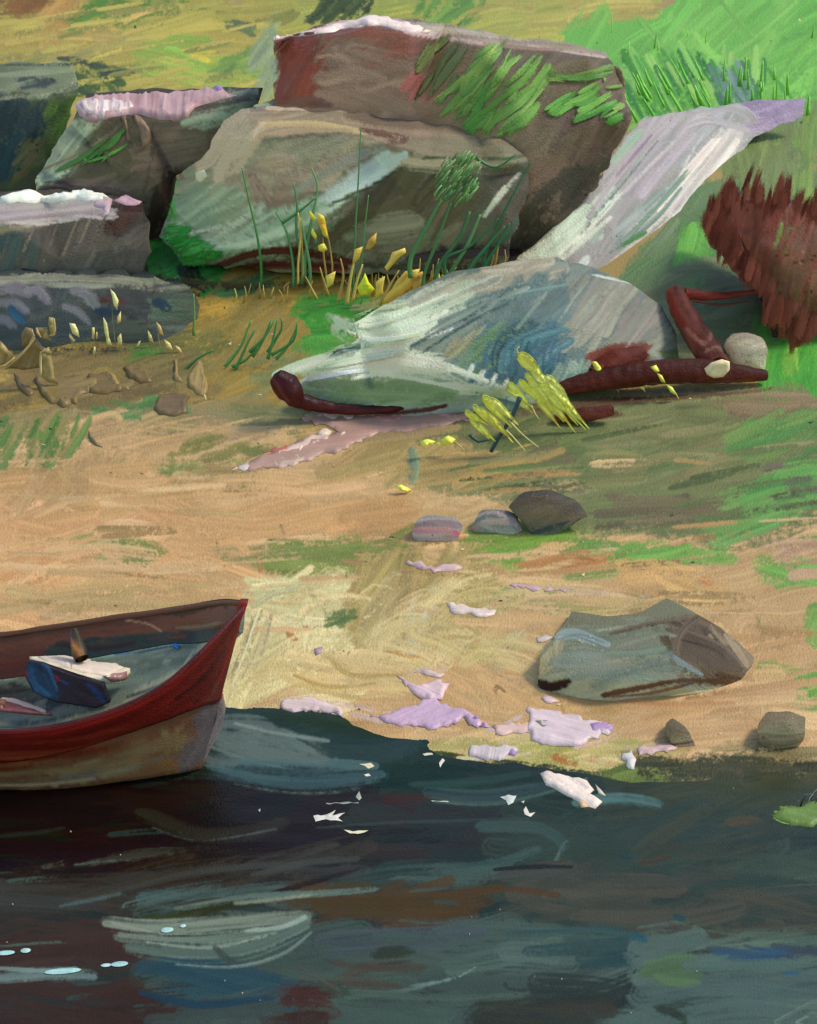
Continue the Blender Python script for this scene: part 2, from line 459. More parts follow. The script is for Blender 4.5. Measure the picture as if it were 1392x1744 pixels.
        for m in (mats or (M_SOLID, M_PAINT, M_THICK)): me.materials.append(m)
        me.polygons.foreach_set('material_index', mis)
        me.polygons.foreach_set('use_smooth', [smooth]*len(tot))
        me.update()
        o = bpy.data.objects.new(name, me); COL.objects.link(o)
        if parent: o.parent = parent; o.matrix_parent_inverse.identity(); shift(o, parent.location)
        return o
def shift(o, loc):
    """keep a child in place under a parent that stands at loc"""
    co = np.empty(len(o.data.vertices)*3); o.data.vertices.foreach_get('co', co)
    co = co.reshape(-1, 3)-np.array(loc); o.data.vertices.foreach_set('co', co.ravel()); o.data.update()
def recentre(o):
    co = np.empty(len(o.data.vertices)*3); o.data.vertices.foreach_get('co', co); co = co.reshape(-1, 3)
    c = co.mean(0); c[2] = co[:, 2].min(); o.data.vertices.foreach_set('co', (co-c).ravel()); o.location = c; o.data.update()
def segd(p, a, b):
    vx, vy = b[0]-a[0], b[1]-a[1]; L = vx*vx+vy*vy
    t = 0 if L == 0 else max(0, min(1, ((p[0]-a[0])*vx+(p[1]-a[1])*vy)/L))
    return math.hypot(p[0]-a[0]-t*vx, p[1]-a[1]-t*vy)
def bvh_proj(verts, faces):
    t = BVHTree.FromPolygons([tuple(v) for v in verts], faces)
    def f(px, py):
        h = t.ray_cast(CO, ray(px, py))
        if h[0] is None: return None
        n = h[1]
        if n.dot(h[0]-CO) > 0: n = -n
        return h[0], n
    return f
def tag(o, label=None, cat=None, group=None, kind=None):
    if label: o['label'] = label
    if cat: o['category'] = cat
    if group: o['group'] = group
    if kind: o['kind'] = kind
    return o
def thing(name, loc, label, cat, group=None):
    e = bpy.data.objects.new(name, None); COL.objects.link(e); e.location = loc; e.empty_display_size = .1
    return tag(e, label, cat, group)
# ---------------------------------------------------------------- ground: one sheet that rises from the water
SH = [(-60, 1150), (200, 1170), (380, 1212), (470, 1208), (560, 1222), (690, 1246), (745, 1290), (850, 1300), (985, 1318), (1040, 1336), (1160, 1326), (1240, 1318), (1330, 1320), (1460, 1322)]
SHW = [Wz(x, y, 0) for x, y in SH]
def yshore(x):
    return sum(k*yshore0(x+o) for o, k in ((-.24,.1),(-.12,.2),(0,.4),(.12,.2),(.24,.1)))
def yshore0(x):
    if x <= SHW[0].x: return SHW[0].y
    for a, b in zip(SHW, SHW[1:]):
        if x <= b.x:
            t = (x-a.x)/(b.x-a.x); return a.y+(b.y-a.y)*t
    return SHW[-1].y
def gz(x, y):
    d = y-yshore(x)
    if d < 0: z = max(-.5, d*.25)
    elif d < 40:
        t = min(1, max(0, (d-2)/2.4)); z = d*.10 + (.12*(d-2)*t*.5 if d < 4.4 else .12*(d-2)-.144)
    else: z = .3+37*.22+(d-40)*.03
    z += .035*noise.noise((x*.45, y*.45, 1.3))*min(1, abs(d)/.6)
    if abs(d) < 1.2: z += (.016*noise.noise((x*3.1, y*3.1, 5))+.010*noise.noise((x*9, y*9, 8)))*max(0, 1-abs(d)/1.2)
    if d > 9: z += .5*noise.noise((x*.12, y*.12, 7))*min(1, (d-9)/10)
    return z
rows = []
yv = 3.2
while yv < 260:
    rows.append(yv); yv *= 1.0085 if yv < 30 else 1.03
NC = 230
gv = []; gf = []
for yv in rows:
    hw = yv*.32+5 if yv < 40 else yv*1.0-22
    for i in range(NC):
        u = i/(NC-1)*2-1; x = (.45*u+.55*u*abs(u)**1.5)*hw; gv.append(Vector((x, yv, gz(x, yv))))
for r in range(len(rows)-1):
    for i in range(NC-1):
        a = r*NC+i; gf.append((a, a+1, a+1+NC, a+NC))
GP = bvh_proj(gv, gf)
def gy(px, py):
    h = GP(px, py); return h[0].y if h else 15.0

def fine_grid(ys, zfun_rows, ncol, k, wide):
    """grid with rows at ys; ncol columns across the middle (half width k*y+.1), coarser ones out to wide(y)"""
    a = np.linspace(-1, 1, ncol); o = np.linspace(1, 0, 40)[:-1]
    V = []
    for y in ys:
        m = k*y+.1; W_ = wide(y)
        left = -(m+(W_-m)*o**1.5); x = np.concatenate([left, a*m, -left[::-1]])
        V.append(np.stack([x, np.full_like(x, y), np.zeros_like(x)], -1))
    nc = len(x); V = np.concatenate(V)
    V[:, 2] = zfun_rows(V[:, 0], V[:, 1])
    r = np.arange(len(ys)-1)[:, None]*nc; c = np.arange(nc-1)[None, :]; q = (r+c).ravel()
    return V, np.stack([q, q+1, q+1+nc, q+nc], -1)
ROWS = np.array(rows); GZ = np.array([v.z for v in gv]).reshape(len(rows), NC)
UG = np.linspace(-1, 1, NC); UX = .45*UG+.55*UG*np.abs(UG)**1.5
def gz_np(x, y):
    r = np.clip(np.searchsorted(ROWS, y)-1, 0, len(ROWS)-2); t = np.clip((y-ROWS[r])/(ROWS[r+1]-ROWS[r]), 0, 1)
    def at(rr):
        yy = ROWS[rr]; hw = np.where(yy < 40, yy*.32+5, yy-22); u = np.clip(x/hw, -1, 1)
        c = np.clip(np.searchsorted(UX, u)-1, 0, NC-2); f = (u-UX[c])/(UX[c+1]-UX[c])
        return GZ[rr, c]*(1-f)+GZ[rr, c+1]*f
    return at(r)*(1-t)+at(r+1)*t
ys = [3.2]
while ys[-1] < 250:
    y = ys[-1]
    if 5.4 < y < 24:
        e = .02; p0 = to_px((0, y, gz(0, y)))[1]; p1 = to_px((0, y+e, gz(0, y+e)))[1]
        st = 1.75/max(8, abs(p1-p0)/e); ys.append(y+min(.09, max(.003, st)))
    else: ys.append(y*1.02)
GFV, GFF = fine_grid(ys, gz_np, 760, .262, lambda y: (y*.32+5 if y < 40 else y-22)*.999)
print('ground', len(GFV))
GF = []   # (polygon, colours, angle, length, width, density, dry, extra)
def gfill(poly, cols, ang=5, length=130, wd=30, dens=2.4, dry=.35, **kw): GF.append((poly if area(poly) < 2500 else rough(poly, 9 if area(poly) < 30000 else 16, 45), cols, ang, length, wd, dens, dry, kw))
# upper meadow
gfill([(0,0),(480,0),(480,190),(0,190)], ['a8a04a','b4a850','a09a4a','98984a','b8a850'], 8, 170, 38, 3)
gfill([(0,30),(170,25),(250,90),(130,110),(0,112)], ['a8984c','b09a50','988c4c','b8a055'], 6, 150, 34, 2)
gfill([(0,85),(110,70),(200,95),(90,105),(0,110)], ['8c8c50','98945c','a09a58'], 8, 120, 18, 1.6, .55)
gfill([(0,0),(95,0),(85,22),(0,34)], ['7a5420','8a6428','6a5a24','a07030'], 15, 60, 16, 3)
gfill([(80,0),(150,0),(125,40),(80,50)], ['c09a54','cca860','b08a48'], 35, 70, 18, 3)
gfill([(110,45),(150,0),(340,0),(255,18),(215,38),(150,36)], ['4c7c2c','3c7428','5c8a34','6a8a38'], 28, 90, 20, 3.4)
gfill([(200,36),(250,14),(262,20),(215,42)], ['c4a85c','d0b068'], 18, 60, 9, 3)
gfill([(230,95),(300,65),(440,70),(440,130),(380,150),(270,130)], ['8aa440','9ab048','a8b04c','7c9c40'], -5, 90, 22, 2.2)
gfill([(270,95),(335,75),(345,110),(290,120)], ['78a840','94bc4c'], -15, 70, 16, 2)
gfill([(320,85),(365,80),(370,108),(330,112)], ['ccc040','d4c848'], -15, 40, 12, 1.6)
gfill([(370,90),(440,70),(440,130),(360,145)], ['7a9a48','688c44'], 20, 60, 18, 1.6)
gfill([(130,104),(175,104),(225,150),(215,158),(125,156)], ['2c4c1e','3c5c24','34481c','4a6428'], -38, 60, 16, 4)
gfill([(105,100),(200,112),(240,132),(200,134),(140,116)], ['3a4438','48543c','2c3a34'], -12, 70, 10, 2.4)
gfill([(388,36),(432,34),(426,56),(396,58)], ['68784c','5c6c48'], -10, 34, 9, 3)
gfill([(420,60),(470,30),(475,170),(440,165)], ['8a9c74','7c9070','94a47c'], 60, 60, 18, 3)
gfill([(470,0),(760,0),(1000,60),(940,80),(640,40),(520,60),(460,70)], ['a8a84c','98a048','b4ac50','8c9c48','a0a854'], 12, 110, 28, 3)
gfill([(640,0),(900,0),(880,60),(700,40)], ['90a84c','7c9c48','a4ac54','b0b05c'], 15, 100, 26, 2)
gfill([(540,14),(560,0),(632,0),(622,26),(545,38),(520,34)], ['384818','4c5820','2c3c14'], 40, 36, 9, 3.6, .5)
gfill([(700,14),(780,2),(850,16),(830,40),(760,38)], ['5c8438','487030','6c9440'], 42, 50, 12, 2.4, .5)
gfill([(470,25),(500,20),(500,40),(475,45)], ['80843c'], 20, 26, 9, 2)
gfill([(800,0),(1120,0),(1100,30),(1030,45),(930,52),(820,50)], ['a8a850','b0a858','98a04c','b8a85c'], 8, 110, 22, 2.4)
gfill([(930,46),(1110,25),(1160,0),(1392,0),(1392,240),(1100,220),(1040,110),(1000,80),(930,70)], ['70b44c','78bc54','66ac46','80c258','74b850'], 48, 170, 44, 3.6, .5, spread=25)
gfill([(1150,0),(1392,0),(1392,130),(1230,160)], ['74b850','68ac44','80bc58'], 42, 190, 34, 1.2, .45)
gfill([(1060,100),(1150,95),(1240,180),(1100,200)], ['4c9438','5ca040','448c34'], -56, 90, 14, 2.2, .45)
gfill([(1140,20),(1240,110),(1230,118),(1135,30)], ['88c45c'], -50, 100, 9, 1.6, .6)
gfill([(1150,135),(1200,128),(1195,150),(1140,150)], ['78908c','84988c'], 20, 40, 12, 1.8, .5)
gfill([(1220,130),(1290,150),(1280,180),(1190,185)], ['5c8468','6c9080','7c9c8c','508448'], -62, 50, 12, 2, .5)
# right flank
gfill([(1230,225),(1392,180),(1392,370),(1230,370)], ['728450','7c8c54','687c4c','80905c'], 84, 100, 24, 3.2)
gfill([(1360,190),(1392,180),(1392,360),(1350,350)], ['80a04c','90a850','74984c'], 86, 90, 14, 2)
gfill([(1160,330),(1240,300),(1260,360),(1210,480),(1060,490),(1080,450)], ['608058','6c8860','547850','7c9070'], 48, 90, 20, 3.4)
gfill([(1140,455),(1165,395),(1215,385),(1220,450),(1180,500)], ['60a848','6cb04c','549c40'], 70, 70, 18, 3)
gfill([(1080,470),(1330,440),(1330,620),(1120,640),(1060,560)], ['6c7c58','74845c','64785c','808868'], 8, 100, 24, 3.4)
gfill([(1150,480),(1290,470),(1270,560),(1180,560)], ['687c58','5c7050','748464'], 4, 80, 18, 1.8)
gfill([(1300,540),(1392,520),(1392,720),(1340,700),(1290,660)], ['4ca044','58a848','64b04c','44983c'], 84, 80, 20, 4)
gfill([(1330,590),(1365,580),(1355,640),(1335,630)], ['70b048','84b850'], 80, 40, 12, 1.4, .5)
# between the rocks: earth and moss
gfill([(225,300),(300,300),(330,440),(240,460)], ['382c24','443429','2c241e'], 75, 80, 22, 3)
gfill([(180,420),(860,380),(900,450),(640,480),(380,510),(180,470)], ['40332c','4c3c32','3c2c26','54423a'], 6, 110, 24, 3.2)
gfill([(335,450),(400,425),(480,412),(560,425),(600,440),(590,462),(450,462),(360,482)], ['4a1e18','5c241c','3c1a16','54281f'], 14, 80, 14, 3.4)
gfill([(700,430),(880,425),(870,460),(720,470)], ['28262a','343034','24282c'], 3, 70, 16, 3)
gfill([(560,430),(720,420),(740,470),(600,480)], ['4c6848','5c7450','40583c'], 10, 60, 16, 2.4, .5)
# ochre bank in the middle
gfill([(330,470),(860,440),(720,520),(600,520),(600,620),(470,690),(300,700),(0,730),(0,540),(330,560)], ['9c8440','a89048','8c7c44','94803f','a48c50'], 12, 140, 32, 3.4)
gfill([(320,470),(640,450),(860,430),(840,480),(640,520),(480,520),(330,545)], ['b09444','a88a40','bc9c4c','b08c48','9c843c'], 10, 110, 26, 3)
gfill([(330,520),(520,500),(560,560),(480,640),(330,640),(270,590)], ['9c8848','908048','a89050','887c4c'], 35, 110, 26, 2)
gfill([(508,520),(600,512),(650,520),(640,560),(600,600),(530,612),(516,590),(540,560)], ['3c8c3c','48943f','308034','549c48'], 8, 80, 20, 4)
gfill([(505,515),(640,508),(630,522),(510,525)], ['4c9448','3c883c'], 2, 60, 11, 2.4)
gfill([(235,400),(330,400),(400,430),(370,470),(370,500),(320,490),(245,440)], ['3f9c48','34903c','50a858','2f8438'], 25, 60, 18, 4.2, .5)
gfill([(370,500),(400,470),(480,462),(470,490),(400,510)], ['4c8450','5c8c58','407848'], 12, 60, 12, 2.6, .5)
gfill([(310,450),(350,458),(345,508),(322,500)], ['2a2c2c','342c28'], -50, 40, 13, 3)
gfill([(0,545),(330,548),(310,600),(0,600)], ['5c6450','545c4c','686c50','4c5848'], 4, 100, 22, 3)
gfill([(200,590),(330,560),(400,580),(330,640),(200,640)], ['70703f','7c784a','606c3c'], 15, 90, 20, 2.2)
gfill([(175,595),(280,588),(270,612),(180,618)], ['5c8440','4c7c38'], 3, 50, 12, 2, .5)
gfill([(0,590),(330,610),(360,700),(300,740),(0,740)], ['7c6c48','847450','746644','8c7c54','6c6040'], 12, 110, 28, 3.2)
gfill([(0,700),(330,690),(480,700),(500,800),(0,800)], ['8c7c58','7c7850','94845c','707448','a08c64'], 8, 130, 28, 3)
gfill([(160,690),(330,690),(300,720),(170,715)], ['50804c','608450','74885c'], -8, 70, 16, 2.2, .5)
gfill([(200,690),(480,710),(480,760),(260,730)], ['a08c70','907c60','a8947c','80805c'], -4, 110, 20, 2, .5)
gfill([(450,590),(510,600),(500,640),(440,680),(400,680)], ['8c8858','7c8458','98906c'], 20, 80, 18, 2.6)
gfill([(330,690),(520,690),(510,745),(380,740)], ['788058','88885c','6c7c4c','98906c'], -6, 100, 18, 2.4)
# sand
gfill([(0,720),(400,740),(860,770),(1000,880),(1392,900),(1392,1420),(1000,1340),(760,1310),(380,1240),(0,1180)], ['c4a276','ccaa7e','bc9a6c','d4b286','c0a276'], 4, 200, 48, 3.4, .3)
gfill([(150,760),(420,830),(700,860),(700,930),(300,900),(0,940),(0,800)], ['c49c6c','cca474','b89060','b08c5c','c8a070'], 10, 190, 36, 2.4)
gfill([(0,855),(200,830),(430,930),(480,1000),(250,1060),(0,1080)], ['d0a474','d8ac7c','c89c6c','dcb080','c49a68'], -14, 170, 32, 2.6)
gfill([(0,870),(230,880),(330,940),(220,1010),(0,1010)], ['dcb080','d4a878','e0b484','c89868'], 24, 130, 22, 1.6, .45)
gfill([(0,760),(160,780),(400,800),(150,850),(0,870)], ['b8966c','a88c60','c0a078','ac9064'], 60, 90, 22, 2.2, .5, spread=30)
gfill([(0,1010),(380,990),(400,1040),(0,1080)], ['b8a070','b09868','c0a474','a89868'], 6, 170, 24, 2.6)
gfill([(0,720),(150,710),(110,790),(0,790)], ['8c8454','7c7c4c','9c8c60'], 60, 60, 22, 2, .5)
for x0, x1 in ((5,-22), (45,8), (85,42), (120,70), (150,98)):
    gfill([(x0+6,715),(x0+22,718),(x1+16,790),(x1,788)], ['5c8044','6c8848','4c783c'], 66, 70, 13, 2.6, .45)
# green drifts over the sand
gfill([(230,770),(420,790),(470,820),(400,836),(280,805)], ['78884c','848c50','6c8444','90905a'], -8, 110, 20, 3)
gfill([(280,750),(440,740),(470,780),(300,790)], ['7c7c48','88844c','707c44'], 8, 100, 18, 2.4)
gfill([(130,905),(180,900),(270,930),(280,955),(200,960),(140,940)], ['748448','7c8c50','68804a'], -12, 80, 16, 3, .5)
gfill([(340,940),(440,930),(560,925),(690,930),(650,975),(640,995),(560,1000),(480,975),(400,980)], ['74843f','6c8044','7c8c48','808c50'], 3, 120, 22, 3.6)
gfill([(640,895),(700,900),(690,960),(620,960)], ['7c8448','888a50'], 30, 60, 16, 2)
gfill([(780,915),(800,895),(900,890),(1000,905),(960,925),(910,940),(880,965),(820,965)], ['6c9440','789c48','84a04f'], 8, 80, 18, 3.4)
gfill([(960,930),(1060,925),(1110,925),(1090,960),(1020,980),(980,990)], ['74944c','7c9850','68904a'], 8, 90, 18, 3, .45)
gfill([(1040,940),(1220,925),(1245,955),(1200,970),(1100,975)], ['6c9c4c','78a854','649848'], 6, 90, 20, 3.4, .4)
gfill([(1290,955),(1392,945),(1392,1000),(1330,1010),(1300,985)], ['68a04c','74a850','84a45c'], -10, 70, 18, 2.8, .5)
gfill([(1290,1130),(1392,1150),(1392,1190),(1350,1180)], ['68a048','74a84c'], 20, 40, 14, 0.2)
gfill([(1345,1180),(1392,1170),(1392,1232),(1372,1225),(1350,1200)], ['68a848','5c9c40'], 30, 44, 14, 3.4, .5)
gfill([(1376,1030),(1392,1025),(1392,1100),(1370,1085)], ['70984c','7ca054'], 80, 40, 12, 2.4, .5)
gfill([(880,955),(1040,945),(1030,975),(900,985)], ['b47c4c','a8703f','bc8c5c'], 6, 90, 14, 2, .5)
gfill([(1060,960),(1240,965),(1230,1040),(1050,1020)], ['d0a870','d8b07c','c8a068'], -8, 110, 26, 2.2)
gfill([(1320,930),(1392,920),(1392,985),(1340,975)], ['b49478','bc9c80','a88c70'], 6, 60, 18, 2)
gfill([(780,1000),(960,1005),(1100,1010),(1090,1050),(800,1045)], ['98945c','a49c68','8c9058','ac9c6c'], 2, 110, 20, 2, .5)
gfill([(540,780),(720,730),(800,760),(700,820),(560,850)], ['a08c5c','ac9464','94885c'], 25, 110, 24, 2)
# field on the right
gfill([(740,700),(900,690),(1050,670),(1392,690),(1392,905),(1010,900),(870,850),(700,800)], ['727a50','7c8258','68744c','848660','6c7850'], 9, 180, 36, 3.6, .3)
gfill([(840,720),(1050,690),(1000,790),(850,790)], ['627048','6c7850','5c6c48'], 12, 110, 26, 2)
gfill([(960,790),(1260,720),(1280,790),(1040,840)], ['7c7c54','848058','74784c','8c8860'], 10, 150, 22, 2)
gfill([(1160,660),(1392,665),(1392,718),(1290,725)], ['8a7862','80705a','948068'], -4, 130, 24, 3)
gfill([(1240,720),(1392,705),(1392,800),(1260,790)], ['5c8c4c','6c9450','50884a','7c9c58'], 14, 100, 20, 2.4, .45)
gfill([(1180,880),(1392,780),(1392,925),(1230,915)], ['5c9450','6c9c54','50884a','789c58'], 17, 130, 24, 3.2, .4)
gfill([(700,780),(960,770),(940,830),(720,850)], ['a8905c','b09864','9c885c'], 10, 140, 24, 2.6)
gfill([(1040,840),(1230,850),(1210,905),(1020,905)], ['645c48','706850','5c5844','7c7458'], 3, 120, 18, 3)
gfill([(940,740),(1000,830),(900,860),(860,830)], ['605c4c','6c6850','747458'], 15, 90, 26, 2.4)
gfill([(1300,780),(1392,820),(1392,850),(1330,850)], ['6a6458','5c6c4c'], 12, 50, 14, .8, .55)
# pale path of light sand to the water's edge
gfill([(380,985),(520,975),(640,1000),(660,1060),(600,1200),(470,1215),(380,1215),(385,1120),(400,1060)], ['dccf9f','e4d6a4','cfc490','e6d8a6','dccb96'], 50, 120, 32, 3.6, .3, spread=35)
gfill([(430,985),(600,985),(640,1030),(600,1100),(440,1110)], ['dad3a2','cfcb9c','e0d6a4','c8c494'], 3, 120, 26, 2.4, .4)
gfill([(600,960),(820,940),(860,1000),(820,1110),(660,1110),(600,1080)], ['b49c64','a8945c','b8a06c','a09060'], 64, 120, 26, 3, .35, spread=18)
gfill([(640,1000),(740,990),(780,1060),(700,1130),(600,1090)], ['b0a070','b8a878','a89868'], 60, 90, 18, 1.6, .5)
gfill([(700,1030),(735,1030),(750,1120),(690,1125)], ['c0c0a0','a8b498','ccc8a4','98a890'], 84, 90, 13, 2.6, .55)
gfill([(745,1110),(830,1090),(900,1080),(880,1130),(800,1140)], ['b8b890','a8ac80','c4bc90','a0a868'], 50, 50, 15, 2.2, .5)
gfill([(800,1095),(860,1085),(865,1125),(805,1130)], ['a8a868','9ca460'], 4, 50, 14, 2, .5)
gfill([(560,1040),(605,1045),(600,1065),(565,1065)], ['5c7444','687c48'], 5, 40, 10, 3, .5)
gfill([(500,1100),(760,1120),(700,1180),(560,1200),(480,1180)], ['d8be84','dcc48c','ccb27c','e0c894'], -12, 120, 20, 2.4, .4)
gfill([(730,1120),(930,1100),(950,1180),(1050,1240),(850,1240),(760,1180)], ['c8a474','c09c6c','d0ac7c','c4a478'], -30, 120, 22, 2.6, .35, spread=25)
gfill([(930,1170),(1320,1150),(1392,1200),(1392,1300),(1150,1290),(1040,1220)], ['d0ac80','c8a47a','d4b48c','c4a074'], 6, 170, 28, 2.4)
gfill([(395,1170),(560,1180),(600,1222),(470,1212),(385,1216)], ['dccb96','e0cc9c','e8d8ac'], 0, 90, 18, 2.4)
# the edge at the water; the dark bank on the right is painted shade
gfill([(740,1262),(900,1250),(1060,1258),(1180,1280),(1010,1322),(850,1300),(750,1296)], ['c8b880','bcb078','d0c08c','b4a86c','a8a464'], 4, 110, 15, 3.6, .45)
gfill([(860,1270),(990,1265),(980,1300),(870,1300)], ['b0ac68','c8bc80','9ca058'], 10, 70, 11, 2, .5)
gfill([(930,1275),(960,1272),(985,1300),(960,1305)], ['b07840','a86c38'], -10, 40, 13, .8, .55)
gfill([(990,1318),(1060,1300),(1190,1305),(1190,1350),(1040,1352)], ['687c40','5c7038','788848','50602f'], 3, 90, 16, 4, .4)
gfill([(1060,1288),(1240,1272),(1392,1278),(1392,1330),(1180,1330)], ['7c7450','8c7c58','6c6c48','a08c64'], 3, 120, 18, 3, .45)
gfill([(1150,1300),(1220,1292),(1300,1300),(1392,1290),(1392,1420),(1250,1400),(1150,1350)], ['3c4230','444836','4c4c38','383c30','50503c'], 5, 110, 24, 4, .35)  # dark bank: shade painted into the ground colour

def SK(o, path, wd, c1, c2=None, **kw): o.stroke(path, wd, c1, c2, **kw)
G = Skin(GP, lift=.001, dlift=.0000030, jump=1.3, thick=.0007)
G.lift = .004
G.base(GFV, GFF, GF, 'a89460', box=(-50,-50,PXW+50,1450))
for (poly, cols, ang, ln_, wd, dens, dry, kw) in GF:
    G.fill(poly, cols, ang, ln_, wd, dens, dry, **kw)
# single strokes
for p, wd, a, b, d in [
    ([(430,1000),(600,985)], 12, 'a8ac7c','d8d0a0', .6), ([(0,100),(180,75),(240,60)], 20, 'b0a860','98985c', .55),
    ([(60,880),(150,850),(300,860)], 12, 'e0b888','c89c6c', .5), ([(150,930),(220,965),(280,1000)], 9, 'e8c090','d0a070', .5),
    ([(20,960),(120,930),(200,900)], 9, 'e8bc8c','c89868', .5), ([(350,930),(390,918),(420,940)], 14, 'e4b884','c89c6c', .4),
    ([(250,870),(340,880),(430,905)], 11, 'dcb080','c09464', .5), ([(420,790),(470,770),(500,750)], 9, 'd8b484','b89868', .5),
    ([(380,740),(450,745),(490,765)], 9, 'd0b080','b89c70', .5), ([(140,950),(220,940),(300,950)], 8, 'b07848','c89060', 1.0),
    ([(500,830),(590,815),(640,800)], 9, 'd0a874','b89868', .55), ([(820,970),(900,978),(1050,965)], 10, 'b89464','a8845c', .5),
    ([(370,1040),(340,1100),(300,1130)], 12, 'c0b080','a8a070', .5),
    ([(870,1120),(940,1160),(960,1210)], 9, 'b48c5c','c8a06c', .5), ([(500,1150),(560,1170),(640,1165)], 7, 'a88c54','c0a468', .4),
    ([(510,1165),(600,1188),(700,1180)], 7, 'e0c890','b8a068', .4), ([(560,1120),(600,1150),(690,1150)], 8, 'd8bc80','b09860', .4),
    ([(540,1108),(595,1112)], 11, '8c7c54','a08c5c', .45), ([(490,1080),(505,1090)], 12, 'b8743c','c88850', .3),
    ([(1195,985),(1212,995)], 13, 'c88450','d09860', .3), ([(865,1100),(875,1112)], 12, '6c6444','807450', .3),
    ([(845,1170),(862,1185)], 20, '9c8058','b08c60', .6), ([(520,1000),(560,1050)], 7, '889068','b0b088', .6),
    ([(1060,1010),(1200,1030),(1290,1015)], 10, 'a8905c','c0a470', .55), ([(950,1045),(1060,1038)], 9, 'a89c64','c0ac74', .55),
    ([(1290,1050),(1300,1090),(1285,1110)], 9, '98905c','b8a06c', .6), ([(700,768),(705,800),(700,820)], 20, '6c8880','809474', .6),
    ([(1000,1160),(1080,1200),(1250,1200)], 14, 'd0a880','b89068', .5), ([(1050,1100),(1390,1080)], 16, 'c8a474','bc9868', .5),
    ([(1170,1190),(1390,1160)], 18, 'c8a078','b49068', .5), ([(478,895),(484,910)], 8, '44645c','5c7c60', .2),
    ([(660,1110),(700,1118),(760,1120)], 7, 'b08c54','c8a468', .3),
    ([(370,925),(372,940)], 8, '8c8458','a08c60', .3), ([(440,950),(446,975)], 6, 'b07850','c08c60', .2)]:
    G.stroke(p, wd, a, b, dry=d)
for k in range(26):
    x = 1050+rnd()*330; y = 1296+rnd()*30
    G.stroke([(x,y),(x+40+rnd()*60, y+rnd()*8-4)], 10+rnd()*10, random.choice(['4c4c38','3c4230','54503c','484a34']), dry=.9)
for k in range(34):
    x = 470+rnd()*560
    if 600 < x < 730: continue
    y = np.interp(x, [470,560,690,745,850,985,1040], [1206,1220,1243,1285,1298,1314,1330])
    G.stroke([(x,y),(x+25+rnd()*50, y+rnd()*6-1+6)], 5+rnd()*7, random.choice(['2c3c1c','38482a','24382c','4c5830']), dry=.95)
for k in range(46):
    x = 390+rnd()*480; y = 985+rnd()*200; l = 50+rnd()*90; a_ = (rnd()-.5)*1.6
    if y > 1150 and x > 620: y -= 60
    G.stroke([(x,y),(x+l*.5,y+l*.5*math.sin(a_)-10),(x+l,y+l*math.sin(a_)*.8)], 16+rnd()*22, random.choice(['dccf9f','d0bc88','e0cc98','c8b480','d8c494','ccb07c']), random.choice(['c8b484','d4c090','bca874']), dry=.85, soft=1.0, op=.75)
for k in range(30):
    x = -20+rnd()*420; y = 800+rnd()*220; l = 80+rnd()*110
    G.stroke([(x,y),(x+l*.5,y-8+rnd()*16),(x+l,y-14+rnd()*28)], 16+rnd()*22, random.choice(['dcb484','e0bc90','d4aa78','e4c294','c8a070']), dry=.85, soft=1.0, op=.7)
# dry bristle tracks over the field
for k in range(34):
    x = 760+rnd()*560; y = 700+rnd()*190
    G.stroke([(x,y),(x+60+rnd()*80, y-8-rnd()*22)], 6+rnd()*8, random.choice(['8c8c60','5c6844','98946c','6c7c50']), dry=.75)
for k in range(60):
    x = rnd()*1300; y = 780+rnd()*300
    G.stroke([(x,y),(x+60+rnd()*90, y+rnd()*24-12)], 5+rnd()*8, random.choice(['d8b484','b49464','c8a878','a88c60','dcbc90']), dry=.8)
for k in range(16):
    x = 1060+rnd()*330; y = rnd()*150
    G.stroke([(x,y),(x+20+rnd()*40, y+50+rnd()*50)] if rnd() < .5 else [(x,y+60),(x+50,y)], 5+rnd()*5, random.choice(['8cc860','7cbc54','58a040','94cc68']), dry=.75)
for k in range(40):
    x = rnd()*460; y = rnd()*150
    G.stroke([(x,y),(x+50+rnd()*60, y-10-rnd()*10)], 5+rnd()*7, random.choice(['c4b85c','94944c','ccb860','8c9048']), dry=.8)
